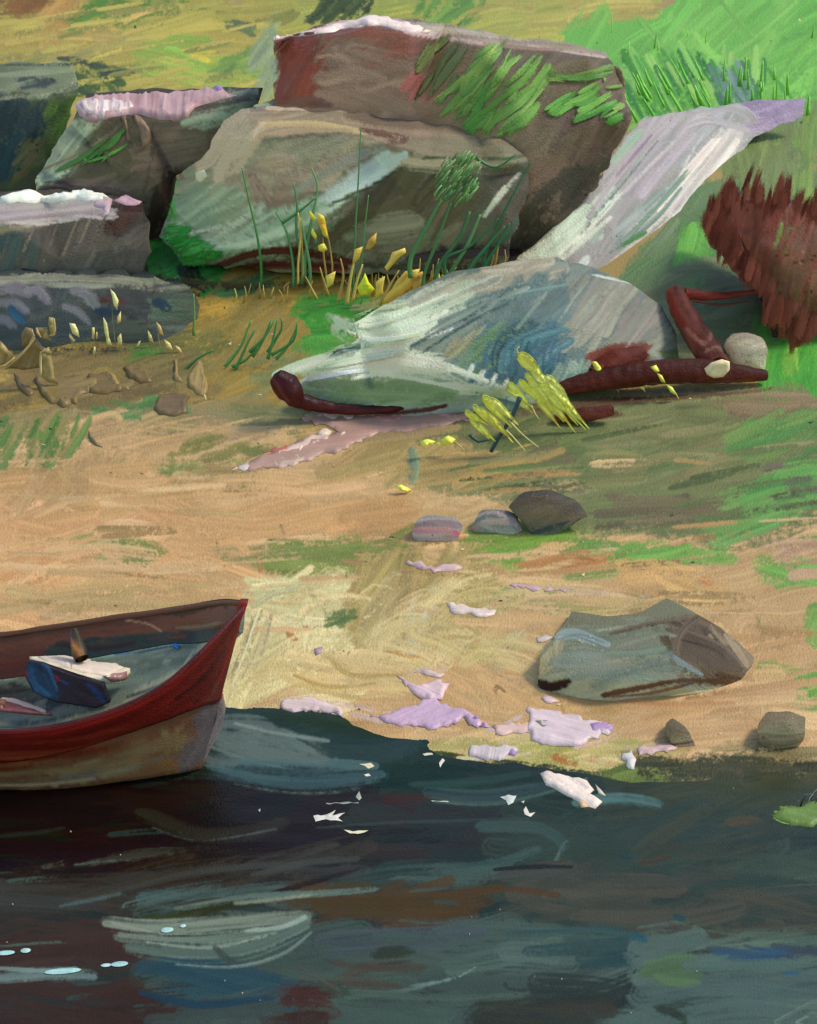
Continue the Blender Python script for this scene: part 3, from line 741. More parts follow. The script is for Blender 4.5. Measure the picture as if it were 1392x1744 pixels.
for p, wd, a, b, d in [([(520,640),(560,610),(600,598)], 18, 'b8c8b0','94ac88', .9), ([(480,650),(530,625),(590,612)], 14, 'a8b89c','8ca078', 1.0),
    ([(560,540),(590,560),(600,590)], 20, 'a8c0a0','6c9c68', 1.0), ([(570,560),(600,580)], 24, 'c0d0bc','8cac88', .9), ([(600,525),(680,510),(740,500)], 12, '9ca890','8c8c60', .9),
    ([(600,1216),(650,1228),(720,1240)], 10, 'd0bcd8','c8b49c', .8), ([(480,1196),(520,1194),(590,1212)], 12, 'dcc8cc','d0bc98', .8), ([(560,1196),(660,1210),(720,1200)], 9, 'd4c0c8','ccb48c', .9), ([(830,1246),(870,1242),(910,1250)], 12, 'd8c4c8','ccb490', .7),
    ([(1060,1276),(1110,1272),(1180,1268)], 10, 'dcc4c0','c8ac84', .7), ([(780,1292),(850,1290),(900,1282)], 9, 'd8ccd8','c0b888', .7), ([(760,1140),(720,1142),(690,1150)], 8, 'd4bcc8','ccb088', .8), ([(860,1232),(890,1218),(900,1206)], 7, 'dcc8d4','c8ac84', .7), ([(980,1275),(1030,1262),(1056,1248)], 9, 'd8c4d4','c8a880', .8),
    ([(870,1000),(940,1002),(1040,1012),(1110,1018)], 8, 'd0b8bc','b8a078', .8), ([(500,704),(620,708),(760,700),(900,690)], 14, '4c2824','5c3c2c', .5), ([(900,696),(1040,684),(1180,672),(1310,660)], 16, '4c2a24','64503c', .6), ([(940,716),(1000,712),(1060,704)], 14, '5c3028','645440', .6),
    ([(440,784),(520,768),(600,748),(700,738)], 14, 'b08c88','9c8468', .7), ([(540,756),(640,744),(780,728)], 16, 'a87c74','94805f', .8), ([(520,716),(640,712),(800,712)], 12, 'b89490','a08470', .6),
    ([(445,1040),(420,1110),(392,1185)], 12, 'a09878','d0c8a0', .9), ([(432,1050),(412,1110),(386,1170)], 8, '8c8468','c0b488', .9), ([(460,1050),(440,1120),(400,1190)], 14, 'd8cca0','a89c78', .8), ([(430,1035),(470,1010),(540,1000)], 14, 'd0cca4','a8a87c', .8), ([(470,640),(520,620),(600,600)], 16, 'd4e0d0','a8bca4', .6), ([(500,632),(560,612),(640,600)], 14, 'e0e8dc','b4c8b4', .5), ([(490,662),(520,650),(560,640)], 14, 'c8d4c4','94a890', .7), ([(575,545),(600,560),(640,565)], 20, 'c4d4c0','98b49c', .7), ([(460,700),(520,705),(600,712)], 12, '8c8c70','7c805c', .8), ([(880,705),(960,690),(1060,672)], 14, '6c4c3c','64604c', .8), ([(1060,672),(1180,668),(1290,662)], 12, '6c5444','74705c', .8),
    ([(250,475),(400,490),(520,486)], 14, '4c3c30','6c5c3c', .7), ([(560,484),(700,476),(860,466)], 12, '4c4430','7c6c40', .8), ([(0,600),(150,598),(320,582)], 16, '4c5444','6c6c4c', .7)]:
    G.stroke(p, wd, a, b, dry=d)
for k in range(70):
    x = 1052+rnd()*250; y = 105+rnd()*75; l = 30+rnd()*40; d = -.55 if x < 1230 else .05
    G.stroke([(x+d*l*.5,y-l*.5),(x,y),(x-d*l*.5,y+l*.5)], 5+rnd()*7, random.choice(['3c8838','4c9838','8cc864','5ca844','9cd06c','448c40']), dry=.6)
for k in range(26):
    x = 1220+rnd()*60; y = 130+rnd()*50; G.stroke([(x-14,y-26),(x+12,y+22)], 8, random.choice(['5c8470','6c9484','7c9c98','58885c']), dry=.8)
# scratches and specks in the paint
for k in range(150):
    x = rnd()*1390; y = 20+rnd()*1270; a = rnd()*6.3; l = 3+rnd()*9
    G.slab([(x,y),(x+l*math.cos(a),y+l*.4*math.sin(a)),(x+l*.5,y+2.5)], [random.choice(['e0d0a8','4c4434','c0a880','3c3c30','d8c8b0'])], th=.003, amp=.6, grid=3, bottom=False, lift=.005, ragged=5)
G.tone = (.90, .935, .98)
ground = G.build('ground'); tag(ground, kind='structure')

# ---------------------------------------------------------------- water
wr = []
yv = 1.2
while yv < 7.6: wr.append(yv); yv *= 1.012
WN = 200; wv = []; wf = []
for yv in wr:
    for i in range(WN):
        x = (i/(WN-1)*2-1)*6.5
        z = .010*noise.noise((x*1.3, yv*3.6, 0))+.004*noise.noise((x*4, yv*12, 3))
        wv.append(Vector((x, yv, z)))
for r in range(len(wr)-1):
    for i in range(WN-1):
        a = r*WN+i; wf.append((a, a+1, a+1+WN, a+WN))
WP = bvh_proj(wv, wf)
WF = []
def wfill(poly, cols, ang=2, length=170, wd=30, dens=2.6, dry=.4, **kw): WF.append((poly, cols, ang, length, wd, dens, dry, kw))
A, B_ = (0, 1300), (1392, 1300)
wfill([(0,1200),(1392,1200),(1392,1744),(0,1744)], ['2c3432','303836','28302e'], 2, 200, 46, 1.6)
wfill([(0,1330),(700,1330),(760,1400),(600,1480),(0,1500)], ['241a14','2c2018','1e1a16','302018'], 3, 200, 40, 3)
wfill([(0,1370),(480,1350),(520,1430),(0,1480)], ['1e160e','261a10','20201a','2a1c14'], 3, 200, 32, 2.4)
wfill([(380,1210),(480,1212),(760,1255),(760,1320),(640,1320),(380,1300),(350,1260)], ['2c3c38','28342c','344440','24342c'], -2, 130, 28, 3)
wfill([(1040,1300),(1392,1300),(1392,1420),(1240,1410),(1060,1380)], ['3a402e','444836','40403a','343a30'], 4, 120, 26, 4, .45)
wfill([(1160,1300),(1392,1300),(1392,1350),(1200,1350)], ['48482f','504c38','3c4030'], 4, 120, 18, 2.6, .5)
wfill([(460,1214),(740,1240),(760,1262),(700,1262),(560,1240),(470,1236)], ['28341c','303c20','202c18'], -6, 110, 13, 3)
wfill([(340,1240),(400,1225),(540,1262),(560,1300),(400,1300)], ['5c686c','68747a','4c5c60','505c5c'], -8, 120, 22, 3.4)
wfill([(560,1250),(710,1262),(720,1300),(560,1296)], ['34444a','3c4c50','2c3c3c'], 0, 100, 22, 3)
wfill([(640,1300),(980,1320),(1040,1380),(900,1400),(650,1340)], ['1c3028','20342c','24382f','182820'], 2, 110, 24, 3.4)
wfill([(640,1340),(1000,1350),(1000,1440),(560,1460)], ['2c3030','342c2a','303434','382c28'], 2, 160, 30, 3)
wfill([(600,1345),(740,1350),(730,1385),(590,1375)], ['34201c','3c241c'], 0, 110, 20, 2.4)
wfill([(900,1360),(1392,1400),(1392,1600),(860,1560),(820,1450)], ['303c38','34403a','2c3a34','3c4640','38423c'], 6, 150, 34, 3.6, spread=22)
wfill([(1000,1350),(1392,1400),(1392,1490),(1050,1450)], ['38423a','3f4a40','404238','34403c'], 8, 120, 30, 2.4, spread=30)
wfill([(820,1470),(1200,1480),(1392,1520),(1392,1620),(1100,1610),(860,1560)], ['4c463e','44443f','504a42','3c403c'], 6, 130, 20, 2.4, .55, spread=16)
wfill([(0,1485),(300,1465),(640,1440),(600,1500),(300,1540),(0,1560)], ['3c3c3c','38342f','444444','40342c'], 4, 200, 24, 3, .5)
wfill([(250,1500),(400,1480),(420,1500),(300,1530)], ['50382a','4c3424'], 8, 110, 16, 2, .5)
wfill([(100,1530),(300,1515),(640,1500),(900,1450),(930,1470),(620,1540),(280,1560),(120,1550)], ['4c5c5c','54646a','445454','3c4c4c'], 7, 180, 20, 2.6, .5)
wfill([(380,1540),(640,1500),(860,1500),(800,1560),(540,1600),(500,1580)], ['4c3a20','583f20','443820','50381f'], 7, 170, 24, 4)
wfill([(0,1560),(200,1545),(260,1640),(200,1660),(0,1700)], ['42302a','3c3028','483830','402c26'], 4, 150, 28, 3.4)
wfill([(230,1545),(440,1530),(420,1560),(240,1570)], ['34341c','3a3a20','2c301c'], 4, 120, 14, 2.6)
wfill([(240,1630),(560,1600),(840,1570),(1100,1620),(1100,1744),(240,1744)], ['44504e','485654','404a4c','4c5856'], 4, 170, 32, 3.2)
wfill([(540,1590),(800,1580),(840,1610),(560,1640)], ['48505a','4c5460','444c54'], -4, 140, 22, 2, .5)
wfill([(230,1640),(400,1650),(560,1690),(480,1720),(300,1690)], ['2c4454','304c5c','34505f','284050'], -10, 150, 24, 3)
wfill([(0,1670),(180,1672),(330,1700),(330,1744),(0,1744)], ['3c2a24','402c24','382822'], -3, 120, 28, 3.4)
wfill([(470,1680),(560,1680),(560,1744),(450,1744)], ['402a22','4a2c24'], -5, 70, 22, 3)
wfill([(280,1700),(460,1700),(480,1744),(250,1744)], ['444c50','404848'], 4, 110, 22, 2.4)
wfill([(540,1640),(700,1640),(800,1670),(700,1700),(560,1690)], ['3c443c','4c4038','443c34'], 6, 110, 20, 2, .5)
wfill([(760,1640),(1040,1600),(1100,1640),(1080,1680),(800,1680)], ['50605c','58686a','4c5c5a'], 5, 150, 26, 2.6)
wfill([(860,1590),(1080,1590),(1105,1640),(1000,1640),(870,1620)], ['34484c','2c444c','3c5054'], 4, 120, 22, 2.4)
wfill([(900,1660),(1090,1650),(1090,1700),(1000,1744),(800,1744)], ['34342c','38302a','3c3c34','30383a'], 3, 110, 26, 3.4)
wfill([(1090,1600),(1392,1600),(1392,1744),(1020,1744),(1095,1690)], ['50605f','54666a','4c5c5c','586866'], 5, 190, 36, 3.8)
wfill([(1100,1620),(1180,1618),(1190,1680),(1105,1690)], ['50684c','58704f','4c6450'], 2, 80, 16, 2.6, .5)
wfill([(1100,1598),(1392,1590),(1392,1612),(1100,1614)], ['5c6c64','485858','54645c'], 1, 150, 12, 2.4, .5)
wfill([(1160,1610),(1392,1612),(1392,1632),(1180,1628)], ['3c4854','34445c','444450'], -2, 120, 13, 2)
Wt = Skin(WP, lift=.0008, dlift=.0000022, jump=.6, thick=.0004)
Wt.g = np.array((1.0, 1.14, 1.55))
WZ = np.array([v.z for v in wv]).reshape(len(wr), WN); WR = np.array(wr)
def wz_np(x, y):
    r = np.clip(np.searchsorted(WR, y)-1, 0, len(WR)-2); t = np.clip((y-WR[r])/(WR[r+1]-WR[r]), 0, 1)
    u = np.clip((x/6.5+1)/2*(WN-1), 0, WN-1.001); c = u.astype(int); f = u-c
    return (WZ[r, c]*(1-f)+WZ[r, c+1]*f)*(1-t)+(WZ[r+1, c]*(1-f)+WZ[r+1, c+1]*f)*t
wy = [1.2]
while wy[-1] < 7.5:
    y = wy[-1]; wy.append(y+(.005*(y/4.6)**2 if 4.2 < y < 7.2 else .05))
WFV, WFF = fine_grid(wy, wz_np, 760, .262, lambda y: 6.49)
Wt.base(WFV, WFF, WF, '303a38', box=(-50,1150,PXW+50,PXH+50), relief=.0016)
Wt.lift = .002
Wt.bcm = .5
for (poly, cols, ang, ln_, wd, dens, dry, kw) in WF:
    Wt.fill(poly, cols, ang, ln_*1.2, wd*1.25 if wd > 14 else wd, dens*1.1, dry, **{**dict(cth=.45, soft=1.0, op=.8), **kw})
for p, wd, a, b, d in [
    # long wavelets
    ([(360,1302),(440,1322),(540,1328),(650,1318)], 32, '4c6874','3c505a', .55), ([(380,1300),(520,1300),(640,1306)], 16, '5c7c8a','48606a', .4),
    ([(400,1335),(500,1350),(600,1345),(645,1325)], 8, '7c949c','566c74', .5), ([(380,1262),(450,1285),(560,1295)], 18, '687478','5a666a', .4),
    ([(400,1232),(470,1248),(560,1262)], 8, 'a0a8ac','707c80', .5), ([(370,1240),(340,1285),(400,1300)], 20, '6c767c','586266', .4),
    ([(730,1350),(820,1358),(930,1345)], 26, '34444a','3c4c50', .4), ([(740,1365),(830,1370),(930,1350),(1000,1325)], 7, '6c8484','4c5c5c', .5),
    ([(980,1368),(1060,1362),(1125,1372)], 20, '4c6468','58747c', .4), ([(960,1385),(1040,1388),(1110,1380)], 10, '40585c','34484c', .5),
    ([(700,1335),(820,1330),(900,1318)], 14, '3c4c4c','28403c', .5),
    ([(240,1390),(330,1425),(430,1418),(480,1400)], 34, '38342f','302c28', .45), ([(260,1410),(340,1432),(470,1412)], 6, '6c747c','4c5054', .5),
    ([(0,1425),(60,1420),(110,1412)], 10, '343c3c','2c3030', .6), ([(150,1470),(240,1455),(320,1450)], 14, '5c5450','3c3834', .8),
    ([(430,1490),(520,1470),(610,1462)], 9, '6c6c68','404040', .7), ([(460,1525),(520,1505),(610,1478)], 12, '2c1c1c','241414', .4),
    ([(820,1410),(920,1412),(960,1440)], 30, '344444','3c4c4c', .4), ([(780,1478),(880,1462),(965,1435)], 12, '3c5454','344848', .5),
    ([(945,1470),(960,1440),(970,1432)], 8, '7c9098','5c7078', .5), ([(540,1410),(700,1400),(900,1395)], 5, '5c5c5c','3c4444', .8),
    ([(300,1545),(420,1528),(540,1520),(640,1512)], 14, '7c8884','5c6c6c', .5), ([(400,1538),(480,1530),(540,1522)], 8, 'a8b0a8','7c8884', .5),
    # the large pale wavelet
    ([(180,1572),(260,1580),(400,1570),(520,1560)], 26, '70746f','848c88', .45), ([(205,1592),(340,1600),(460,1586),(524,1566)], 40, '848f8c','5c6864', .45),
    ([(220,1614),(330,1628),(430,1618),(525,1576)], 28, '7c8a8a','586663', .45), ([(300,1642),(400,1645),(480,1625),(530,1588)], 7, '9ca8ac','6c787c', .4),
    ([(190,1572),(280,1590),(360,1590)], 6, 'b0b4ac','7c8480', .5), ([(250,1605),(360,1615),(470,1590)], 7, 'b4bcb8','7c8888', .5),
    ([(420,1585),(480,1578),(520,1562)], 16, 'a4b0b0','84908f', .35), ([(365,1615),(385,1635),(400,1638)], 13, '48504c','3c4444', .2),
    ([(240,1690),(340,1710),(470,1695)], 16, '2c4458','24384c', .4), ([(0,1668),(90,1660),(160,1664)], 22, '7c8c94','64747c', .4),
    ([(0,1650),(80,1655),(130,1650)], 8, 'a0b4bc','7c9098', .4),
    ([(590,1700),(700,1685),(800,1655)], 9, '7c9090','4c5c5c', .6), ([(700,1680),(770,1668),(810,1648)], 8, '8ca0a4','607478', .5),
    ([(600,1690),(760,1700),(900,1690)], 12, '5c6c6c','485450', .7),
    ([(1220,1622),(1290,1630),(1345,1628)], 18, '2c4868','34506c', .7), ([(1290,1615),(1350,1622)], 9, '24548c','2c4464', .5),
    ([(1338,1657),(1362,1657)], 8, '20507c','2c5484', .2), ([(1075,1590),(1100,1600)], 16, '204c74','2c5060', .5),
    ([(1240,1628),(1170,1645),(1392,1640)], 12, '5c7070','4c6060', .6),
    ([(1150,1570),(1260,1590),(1392,1580)], 11, '5c6c60','484c44', .7),
    ([(1090,1470),(1120,1465),(1140,1458)], 15, '6c4028','3c3c34', .65), ([(1240,1402),(1270,1398),(1295,1400)], 15, '7c4c30','4c4434', .65),
    ([(1100,1445),(1170,1440)], 12, '50402f','3c3c34', .7), ([(1055,1460),(1085,1465)], 12, '204054','2c4444', .6),
    ([(1150,1560),(1165,1565)], 13, '204c5c','2c4448', .5), ([(1310,1570),(1330,1575)], 18, '5c3c30','44443c', .7),
    ([(740,1525),(860,1515),(950,1525)], 13, '5c3c1c','4c3820', .6), ([(740,1536),(780,1540)], 9, '34505c','3c5458', .5),
    ([(560,1625),(640,1618),(760,1600)], 9, '50585c','404850', .7), ([(640,1630),(700,1625)], 26, '343c28','30342c', .6),
    ([(500,1640),(580,1690)], 6, '6c5c58','444440', .7), ([(480,1665),(620,1668),(720,1672)], 6, '5c6840','48504c', .8),
    ([(860,1590),(1000,1585),(1090,1592)], 12, '2c4c5c','3c5454', .5), ([(1120,1720),(1140,1728),(1165,1740)], 22, '2c3c30','34342c', .4),
    ([(1320,1740),(1392,1700)], 7, '8c9c9c','5c6c6c', .7), ([(1350,1744),(1392,1720)], 6, '94a4a4','5c6c6c', .7)]:
    Wt.stroke(p, wd, a, b, dry=d, soft=1.3, op=.85 if wd > 10 else .6, cth=.4)
for k in range(14):
    x = rnd()*1390; y = 1400+rnd()*330; l = 50+rnd()*110
    Wt.stroke([(x,y),(x+l*.5,y-2-rnd()*6),(x+l,y-4-rnd()*10)], 4+rnd()*8, random.choice(['3c4848','4c5854','2c2c28','4c443c','343c3c','56605c']), dry=1.0)
# glints and flecks of white
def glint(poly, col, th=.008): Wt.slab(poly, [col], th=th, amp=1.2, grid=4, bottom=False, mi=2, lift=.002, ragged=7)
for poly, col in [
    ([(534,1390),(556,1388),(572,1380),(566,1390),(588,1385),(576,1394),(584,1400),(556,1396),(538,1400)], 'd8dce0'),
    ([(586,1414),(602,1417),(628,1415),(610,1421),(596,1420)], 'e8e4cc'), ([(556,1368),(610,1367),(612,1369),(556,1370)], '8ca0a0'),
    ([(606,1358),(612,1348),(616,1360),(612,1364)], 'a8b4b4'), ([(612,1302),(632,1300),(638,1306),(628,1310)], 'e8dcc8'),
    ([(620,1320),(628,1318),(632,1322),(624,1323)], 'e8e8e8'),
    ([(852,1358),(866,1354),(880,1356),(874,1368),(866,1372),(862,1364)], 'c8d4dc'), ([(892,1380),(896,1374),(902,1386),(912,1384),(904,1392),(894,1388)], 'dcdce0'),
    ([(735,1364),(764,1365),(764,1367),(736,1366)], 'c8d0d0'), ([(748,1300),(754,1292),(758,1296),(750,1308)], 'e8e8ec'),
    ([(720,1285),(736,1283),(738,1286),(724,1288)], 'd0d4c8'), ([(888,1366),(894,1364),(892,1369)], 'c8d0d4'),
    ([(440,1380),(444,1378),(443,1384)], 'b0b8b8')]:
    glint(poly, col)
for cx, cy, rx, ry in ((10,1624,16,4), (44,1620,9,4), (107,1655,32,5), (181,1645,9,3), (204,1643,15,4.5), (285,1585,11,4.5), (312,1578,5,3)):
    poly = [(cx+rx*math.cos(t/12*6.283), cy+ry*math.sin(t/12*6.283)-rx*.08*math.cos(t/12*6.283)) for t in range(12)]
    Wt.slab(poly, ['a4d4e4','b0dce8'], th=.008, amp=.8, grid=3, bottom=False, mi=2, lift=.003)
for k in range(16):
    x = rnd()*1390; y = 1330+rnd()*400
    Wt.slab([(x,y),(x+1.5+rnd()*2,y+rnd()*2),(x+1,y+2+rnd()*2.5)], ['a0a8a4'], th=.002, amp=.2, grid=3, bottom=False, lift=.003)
Wt.tone = (.80, .92, .88); Wt.floor = .0085
water = Wt.build('water', mats=(M_WATERS, M_WATER, M_THICK)); tag(water, kind='structure')
# ---------------------------------------------------------------- boulders; pale tops and dark sides partly paint in light and shade
def tri_mesh(outline, inner, y0, back, cut=4, amp=.02, seed=0, creases=(), sm=14):
    """a boulder in the round: front facets from (x, y, forward) corners, closed by a shrunk back"""
    n = len(outline); allp = outline+inner
    edges = [(i, (i+1) % n) for i in range(n)]+list(creases)
    vv, ee, ff, ov, oe, of = delaunay_2d_cdt([Vector((p[0], p[1])) for p in allp], edges, [], 1, 1e-3)
    # input vertices keep their order when nothing merges
    dd = []
    for i, v in enumerate(vv):
        dd.append(allp[ov[i][0]][2] if ov[i] else 0)
    V = [W(v[0], v[1], y0(v[0])-d) for v, d in zip(vv, dd)]
    bm = bmesh.new()
    bv = [bm.verts.new(v) for v in V]
    for f in ff:
        try: bm.faces.new([bv[i] for i in f][::-1])
        except ValueError: pass
    c = sum((V[i] for i in range(n)), Vector())/n
    idx = {}
    for i, o in enumerate(ov):
        for k in o: idx[k] = i
    ring = [idx[i] for i in range(n)]
    bk = []
    for i in ring:
        p = V[i]; q = c+(p-c)*.72; q.y = max(p.y, c.y)+back*(.7+.3*math.sin(i*1.7)); q.z = c.z+(p.z-c.z)*.86-.02
        bk.append(bm.verts.new(q))
    for k in range(n):
        a, b = ring[k], ring[(k+1) % n]
        try: bm.faces.new([bv[a], bv[b], bk[(k+1) % n], bk[k]])
        except ValueError: pass
    mid = bm.verts.new(sum((v.co for v in bk), Vector())/n+Vector((0, back*.25, 0)))
    for k in range(n):
        bm.faces.new([bk[k], bk[(k+1) % n], mid])
    bmesh.ops.remove_doubles(bm, verts=bm.verts, dist=1e-4)
    bmesh.ops.triangulate(bm, faces=bm.faces[:])
    bmesh.ops.recalc_face_normals(bm, faces=bm.faces[:])
    res = abs(y0(c.x/CO.length if False else outline[0][0]))*3.0/FPX
    for _ in range(12):
        bm.normal_update()
        es = [e for e in bm.edges if e.calc_length() > (res*1.5 if any(f.normal.y < .1 or f.normal.z > .3 for f in e.link_faces) else .12)]
        if not es or len(bm.verts) > 60000: break
        bmesh.ops.subdivide_edges(bm, edges=es, cuts=1, use_grid_fill=True)
        bmesh.ops.triangulate(bm, faces=[f for f in bm.faces if len(f.verts) > 3])
    for _ in range(sm): bmesh.ops.smooth_vert(bm, verts=bm.verts[:], factor=.45, use_axis_x=True, use_axis_y=True, use_axis_z=True)
    bm.normal_update()
    for v in bm.verts:
        k = v.co*2.2
        v.co += v.normal*amp*(noise.noise(k+Vector((seed, 0, 0)))+.45*noise.noise(k*3.1))
    bm.verts.index_update()
    vs_ = [v.co.copy() for v in bm.verts]; fs_ = [[v.index for v in f.verts] for f in bm.faces]
    bm.free(); return vs_, fs_
def boulder(name, label, cat, outline, inner, base_px, back, fills, default, strokes=(), amp=.02, yoff=0, creases=(), slabs=(), group=None, dl=.00003, extra=None, foot=10, parent=None, cut=5, sm=9, edge=3.5):
    bl = base_px if isinstance(base_px, list) else [(base_px[0]-1, base_px[1]), (base_px[0]+1, base_px[1])]
    def bpy_(x):
        if x <= bl[0][0]: return bl[0][1]
        for a, b in zip(bl, bl[1:]):
            if x <= b[0]: return a[1]+(b[1]-a[1])*(x-a[0])/(b[0]-a[0])
        return bl[-1][1]
    yc = {}
    def y0(x):
        k = round(x)
        if k not in yc: yc[k] = gy(x, bpy_(x))+yoff
        return yc[k]
    # the foot of the rock stands a little way into the ground
    outline = [(x, y+foot, min(d, .04)) if y > bpy_(x)-22 else (x, y, min(d, .1)) for x, y, d in outline]
    if edge:
        o2 = []
        for i, (x, y, d) in enumerate(outline):
            nx_, ny_, nd = outline[(i+1) % len(outline)]; k = max(1, int(math.hypot(nx_-x, ny_-y)/17))
            for q in range(k):
                t = q/k; f = 0 if q == 0 else edge
                o2.append((x+(nx_-x)*t+(rnd()*2-1)*f, y+(ny_-y)*t+(rnd()*2-1)*f, d+(nd-d)*t))
        outline = o2
    inner = [(x, y, min(.26, d*.62) if d > 0 else d) for x, y, d in inner]
    base_px = bl[0]
    vs_, fs_ = tri_mesh(outline, inner, y0, back, amp=amp, seed=len(name)+base_px[0], creases=creases, cut=cut, sm=sm)
    s = Skin(bvh_proj(vs_, fs_), lift=.002, dlift=dl, jump=.35, thick=.0012)
    s.base(vs_, fs_, fills, default, relief=.0028); s.lift = .003
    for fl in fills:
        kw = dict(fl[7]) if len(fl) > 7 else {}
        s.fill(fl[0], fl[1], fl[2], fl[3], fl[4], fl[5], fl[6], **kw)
    for st in strokes:
        s.stroke(st[0], st[1], st[2], st[3], dry=st[4], **(st[5] if len(st) > 5 else {}))
    for sl in slabs: s.slab(sl[0], sl[1], **(sl[2] if len(sl) > 2 else {}))
    if extra: extra(s)
    o = s.build(name, parent)
    if label: recentre(o); tag(o, label, cat, group)
    return o, s

F = lambda poly, cols, ang=5, ln=110, wd=24, dens=3, dry=.35, **kw: (poly, cols, ang, ln, wd, dens, dry, kw)
# the great reddish-brown boulder at the top
o_top, s_top = boulder('boulder', 'huge reddish brown boulder with a pale lilac light painted along its crest, at the top of the bank', 'boulder',
    [(462,62,-.3),(560,40,-.5),(640,26,-.6),(760,42,-.6),(900,62,-.6),(1030,92,-.5),(1060,120,-.3),(1082,200,-.1),(1040,290,0),(960,390,.2),(880,470,.4),(640,480,.4),(430,420,.3),(425,180,.1),(465,170,0)],
    [(470,72,.0),(560,62,.02),(630,46,.05),(700,60,.05),(820,72,.0),(1000,100,-.1),(640,150,.35),(860,130,.3),(470,180,.3),(700,190,.45),(900,240,.5),(1050,200,.1),(700,290,.4),(900,330,.55)],
    [(430,428),(760,425),(880,440)], 1.2,
    [F([(462,60),(700,40),(1060,100),(1082,200),(1000,350),(880,450),(430,420),(430,180),(465,180)], ['6c5c54','645448','74645a','5c5044'], 30, 120, 30, 3),
     F([(464,75),(545,58),(560,180),(466,182)], ['6a3830','623028','744038','5c3830'], 70, 80, 22, 3.6),
     F([(545,60),(620,42),(740,62),(720,110),(560,90)], ['704840','6c4038','7c544a'], 12, 100, 20, 3),
     F([(550,85),(720,95),(735,185),(550,185)], ['74645a','6c5c52','7c6c60'], -8, 130, 26, 3, curve=.2),
     F([(690,120),(745,120),(740,170),(695,175)], ['7c4440','84504a','6c4c44'], 60, 40, 16, 2, .5),
     F([(465,160),(560,175),(560,190),(466,186)], ['4c3c38','5c4a44'], 3, 70, 10, 2),
     F([(720,70),(860,72),(1050,110),(1080,200),(1000,240),(820,250),(740,190)], ['6c6454','605844','70685a','5c5444'], 50, 100, 24, 3),
     F([(860,150),(1075,180),(1040,290),(940,250)], ['5c5248','524840','645c50'], 62, 90, 24, 3.4),
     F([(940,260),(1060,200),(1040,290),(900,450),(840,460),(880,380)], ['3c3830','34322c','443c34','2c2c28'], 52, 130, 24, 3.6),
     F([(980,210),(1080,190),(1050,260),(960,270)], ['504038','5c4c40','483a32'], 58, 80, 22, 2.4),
     F([(425,95),(466,90),(466,185),(425,185)], ['8c9c8c','7c9080','94a494'], 75, 60, 18, 3)],
    '6a5c50',
    [([(464,66),(520,56),(570,44)], 10, 'f0dce0', 'd8b8c0', .3), ([(560,46),(630,30),(700,46),(760,58)], 20, 'd8c0d0', 'b49cac', .3),
     ([(600,44),(660,40),(720,56)], 10, 'ecd8e4', 'c8acbc', .4), ([(700,44),(820,58),(930,70),(1040,92)], 18, '94907c', 'a89c94', .45),
     ([(740,60),(860,70),(980,82),(1035,95)], 11, 'a89890', '8c8474', .45), ([(900,78),(950,86),(1030,98)], 6, 'd4c0c0', 'a89898', .4),
     ([(790,72),(870,80),(960,86)], 6, 'b48c8c', '8c7870', .5), ([(690,56),(760,66),(830,76)], 7, 'e4ccd4', 'a89494', .5),
     ([(500,60),(540,56)], 6, '5c3434', '4c2c2c', .4), ([(560,190),(470,186),(430,200)], 12, '7c6860', '5c4c48', .5)],
    amp=.03, creases=(), yoff=.25,
    slabs=[([(463,62),(500,58),(545,52),(560,44),(600,36),(640,27),(690,38),(735,52),(728,58),(690,56),(640,42),(610,46),(560,56),(520,62),(470,68)], ['f0d8dc','dcc0d4'], dict(th=.03, ang=-10, grid=5))])  # lilac crest: the top light laid on as thick paint
# moss on it is a part of its own
def moss(parent_s, parent_o, polys, name='moss'):
    s = Skin(parent_s.proj, lift=.012, dlift=.00006, jump=.35, thick=.003)
    s.g = np.array((.66, .80, 1.1))
    for p in polys: s.fill(*p[:7], **p[7])
    return s.build(name, parent_o)
moss(s_top, o_top, [
    F([(700,90),(760,60),(775,62),(790,90),(770,150),(705,175),(720,130)], ['5c6c48','506440','68784c'], 52, 100, 13, 1.8, .5),
    F([(740,175),(830,80),(870,70),(880,100),(840,160),(780,215)], ['5c8848','688f4c','507c40','74984f'], 46, 110, 14, 3, .45),
    F([(780,215),(815,160),(835,135),(845,165),(810,230)], ['508c44','5c9448','447c3c'], 50, 60, 14, 2.6, .45),
    F([(805,190),(850,190),(930,110),(940,130),(900,210),(870,235),(820,225)], ['6c9c54','7ca85c','609048'], 48, 110, 15, 3.4, .42),
    F([(870,100),(925,95),(930,115),(830,205),(815,205)], ['5c8c44','68944c'], 46, 100, 12, 1.8, .5),
    F([(930,180),(1010,145),(1030,160),(1060,200),(1010,215),(950,210)], ['4c8c40','5c9848','447c3c','68a050'], 30, 70, 14, 2.6, .45),
    F([(920,130),(1050,105),(1060,180),(1045,190),(1030,130),(930,150)], ['5c7c40','508040','688c48'], 10, 80, 12, 2.2, .5)])

